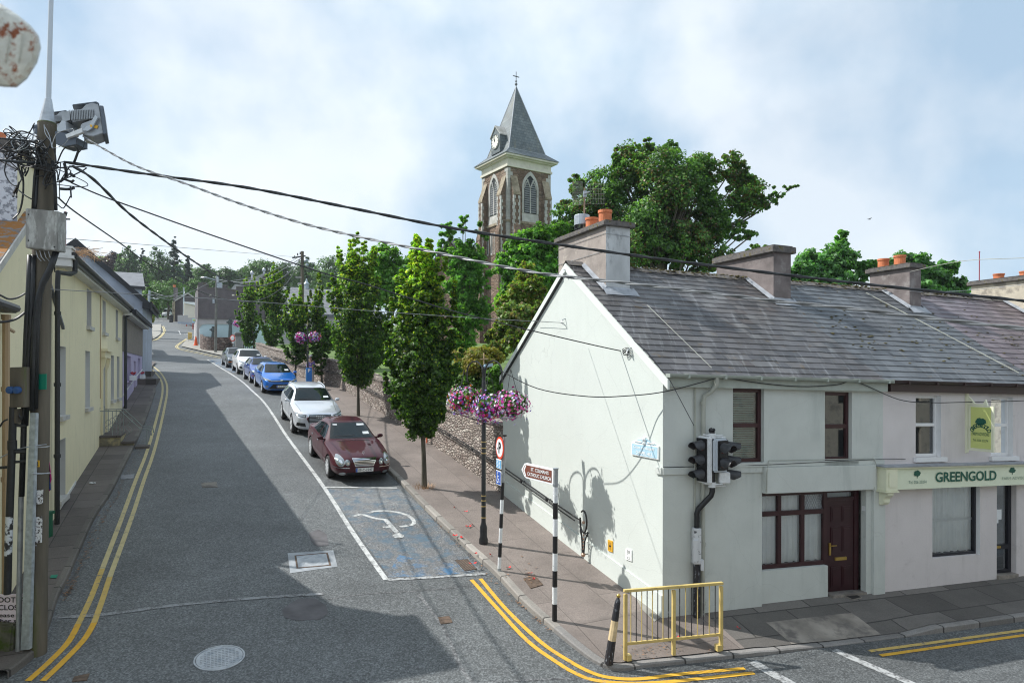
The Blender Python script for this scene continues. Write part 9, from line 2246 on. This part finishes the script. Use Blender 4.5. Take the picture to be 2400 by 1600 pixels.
# ------------------------------------------------------------------ overhead cables
pbr('cable_grey', (.20,.21,.22), .4, .2, var=.3, vs=9)
def cab(label, pts, r, matn='cable_black', twist=None, name='cable', n=5, r1=None, group=None):
  P = spline([Vector(p) for p in pts], n); m = MB()
  if twist:
    pitch, rad = twist; L_ = [0]
    for a, b in zip(P, P[1:]): L_.append(L_[-1]+(b-a).length)
    nn = int(L_[-1]/pitch*8); xs = np.linspace(0, L_[-1], nn)
    C = [np.interp(xs, L_, [p[i] for p in P]) for i in range(3)]
    for ph in ((0, math.pi) if len(twist) == 2 else (0,)):
      Q = []
      for k in range(nn):
        c = Vector((C[0][k], C[1][k], C[2][k])); d = Vector((C[0][min(k+1,nn-1)]-C[0][max(k-1,0)], C[1][min(k+1,nn-1)]-C[1][max(k-1,0)], C[2][min(k+1,nn-1)]-C[2][max(k-1,0)])).normalized()
        u = d.cross(up).normalized(); v = u.cross(d); a = 2*math.pi*xs[k]/pitch+ph
        Q.append(c+(u*math.cos(a)+v*math.sin(a))*rad)
      m.tube(Q, r, 6)
  else: m.tube(P, r if r1 is None else list(np.linspace(r, r1, len(P))), 6)
  return tag(m.build(name, MATS[matn], None, smooth=True), label, 'cable', group)
def lerpY(pts, Y0, Y1):
  """points given as pixels on the line of sight, their distance running from Y0 to Y1"""
  n = len(pts); x0, x1 = pts[0][0], pts[-1][0]
  out = []
  for x, y in pts:
    k0, k1 = (x0-1200)/1600, (x1-1200)/1600; k = (x-1200)/1600      # straight in plan
    A = Vector((k0*Y0, Y0)); B = Vector((k1*Y1, Y1)); D = B-A; s = (k*A.y-A.x)/(D.x-k*D.y); Yc = A.y+D.y*s
    out.append(at(x, y, Yc))
  return out
cab('thick black cable bundle sweeping from the near pole across the sky to the right edge', lerpY([(150,382),(330,408),(571,440),(800,484),(1036,531),(1240,563),(1500,600),(1735,630),(2000,661),(2250,687),(2420,705),(2700,740)], 10.4, 9.2), .0155, 'cable_black', (.9,.0085), n=6)
cab('pale twisted pair of cables crossing the corner house roof, thick at the right', lerpY([(194,322),(240,350),(320,392),(439,434),(560,478),(714,526),(870,562),(1020,592),(1174,624),(1300,645),(1480,664),(1700,690),(1837,706),(2000,722),(2200,746),(2400,768),(2800,812)], 10.3, 4.1), .0085, 'cable_grey', (.5,.0085), n=6)
cab('black cable falling steeply from the near pole then rising to the far wooden pole', lerpY([(170,392),(220,424),(299,500),(380,562),(447.6,610),(507,646),(552,665),(596,671),(625,668),(656,655),(682,634),(706,604)], 10.5, 47), .018, 'cable_black', (1.3,.009), n=6)
cab('thin black cable from the near pole to the coil on the gable', lerpY([(165,430),(240,462),(346,500),(447.6,536),(567,577),(700,622),(775,646),(850,665),(1047,725),(1240,773),(1400,810),(1478,826)], 10.5, 14.0), .011, n=6)
cab('deep-hanging black cable between the near pole and the far wooden pole', lerpY([(135,465),(177,500),(284,574),(350,622),(418,658),(477,688),(530,703),(567,708),(600,706),(640,690),(675,660),(703,612)], 10.5, 47), .013, n=6)
cab('thin taut wire from the near pole across the trees to the gable', lerpY([(118,680),(300,690),(567,706),(850,727.7),(1060,742),(1200,750),(1322,756)], 10.5, 15.2), .006, 'cable_grey', n=4)
p0 = at(1171,867,14.95); a_ = ha(1689, -.2); p2 = H(a_, -.2, -.05); mid = [at(1260,910,14.2), at(1380,928.6,13.4), at(1480,926,12.9), at(1556,917,12.5), at(1640,896,12.6)]
cab('slack dark cable hanging across the gable from the lamp post to the gutter', [p0]+mid+[p2], .010, n=6)
pts = [p2]+[H(ha(px,-.15), -.15, hz(py, ha(px,-.15), -.15)) for px, py in ((1780,896),(1878,904),(1960,900),(2007,893),(2106,933.7),(2180,941),(2259,940),(2400,936),(2500,925))]
cab('dark cable looping along the house fronts below the gutter', pts, .009, n=6)
cab('very thin wire stretched from the left roofs to the far wooden pole', lerpY([(150,561),(400,580),(700,604)], 18, 47), .008, 'cable_grey', n=4)
cab('thin cable running from the far wooden pole down into the street trees', lerpY([(708,620),(775,648),(860,672)], 47, 30), .012, n=4)
for lab, pts, Y0, Y1 in (('left cable of those strung over the far junction', [(350,684),(400,697),(450,684),(506,655)], 82, 71), ('lower slack cable strung over the far junction', [(350,688),(395,704),(430,692),(432,678)], 82, 118),
  ('thin cable between the lamp pole and the second wooden pole', [(508,656),(560,663),(620,655),(705,606)], 71, 47), ('thin cable from the second wooden pole up towards the hill trees', [(705,600),(660,625),(600,650),(510,664)], 47, 71), ('cable from the far stone cottage chimney to the slim steel pole', [(350,692),(380,700),(430,684)], 82, 118)):
  cab(lab, lerpY(pts, Y0, Y1), .028 if Y0 > 60 else .018, 'cable_grey', n=4)
cab('pale wire from the right chimney to beyond the right edge', [H(ax3, bx3-.02, zc3-.10), at(2250,610,14), at(2400,602,12.6), at(2600,592,11.5)], .006, 'pipe_cream', n=4)
cab('thin wire slung below the right chimney towards the cream chimney', [H(ax3, bx3-.02, zc3-.62), H(ax3+.7, bx3-.02, zc3-.60), at(2270,678,19), at(2400,664,18)], .006, 'galvanised', n=4)
cab('thin wire fixed to the upper bracket on the gable', [gp(1325,756,.12), gp(1290,754,.12), gp(1262,752,.14)], .005, 'cable_black', n=4)
cab('black cable entering from the left edge to the near pole', lerpY([(-60,320),(0,327),(60,332),(100,345)], 9, 10.4), .012, n=4)
cab('thicker black cable entering lower from the left edge', lerpY([(-60,374),(0,378),(60,383),(100,384)], 9, 10.4), .018, n=4)
cab('black cable looping from the pole to the left edge beside the mossy roof', lerpY([(58,690),(40,700),(20,703),(0,694),(-40,676)], 10.2, 9.8), .014, n=4)
cab('lower black cable loop between the pole and the left edge', lerpY([(57,735),(40,748),(20,755),(0,757),(-50,760)], 10.2, 9.8), .018, n=4)
# ------------------------------------------------------------------ thin summer haze
m = MB(); m.box(-260, 160, -70, 420, -8, 60)
hz_o = m.build('haze', bpy.data.materials.new('haze')); hm = hz_o.data.materials[0]; hm.use_nodes = True; nt = hm.node_tree; nt.nodes.clear()
pv = nt.nodes.new('ShaderNodeVolumePrincipled'); pv.inputs['Color'].default_value = (.86,.92,1,1); pv.inputs['Density'].default_value = .00022; pv.inputs['Anisotropy'].default_value = .3
oo_ = nt.nodes.new('ShaderNodeOutputMaterial'); nt.links.new(pv.outputs[0], oo_.inputs['Volume']); hz_o['kind'] = 'stuff'
# ------------------------------------------------------------------ loose pieces of some parts become parts of their own
def split_loose(ob):
  me = ob.data; n = len(me.vertices); par = list(range(n))
  def find(a):
    while par[a] != a: par[a] = par[par[a]]; a = par[a]
    return a
  for e in me.edges:
    a, b = find(e.vertices[0]), find(e.vertices[1])
    if a != b: par[a] = b
  groups = {}
  for p in me.polygons: groups.setdefault(find(p.vertices[0]), []).append(p)
  if len(groups) < 2 or len(groups) > 14: return
  co = [v.co.copy() for v in me.vertices]; mats = list(me.materials)
  for k, polys in enumerate(groups.values()):
    ids = sorted({v for p in polys for v in p.vertices}); mp_ = {v: i for i, v in enumerate(ids)}
    nm = bpy.data.meshes.new(ob.name.split('.')[0]); nm.from_pydata([co[v] for v in ids], [], [tuple(mp_[v] for v in p.vertices) for p in polys])
    nm.polygons.foreach_set('use_smooth', [p.use_smooth for p in polys]); nm.polygons.foreach_set('material_index', [p.material_index for p in polys])
    for mt_ in mats: nm.materials.append(mt_)
    if k == 0: first = nm
    else:
      o = ob.copy(); o.data = nm; o.name = ob.name.split('.')[0]; COL.objects.link(o)
  ob.data = first
for ob in [o for o in S.objects if o.type == 'MESH' and o.parent and o.name.split('.')[0] in ('upright','upper_cables','clamp','foot_block','notice','brackets','tree_emblem','wall_pipes','cable_bundle','bolts','box_tails','strap','sun_strip','chains','mirror_glass','insulators','stay','plate','fittings','vent')]:
  if not ob.children: split_loose(ob)
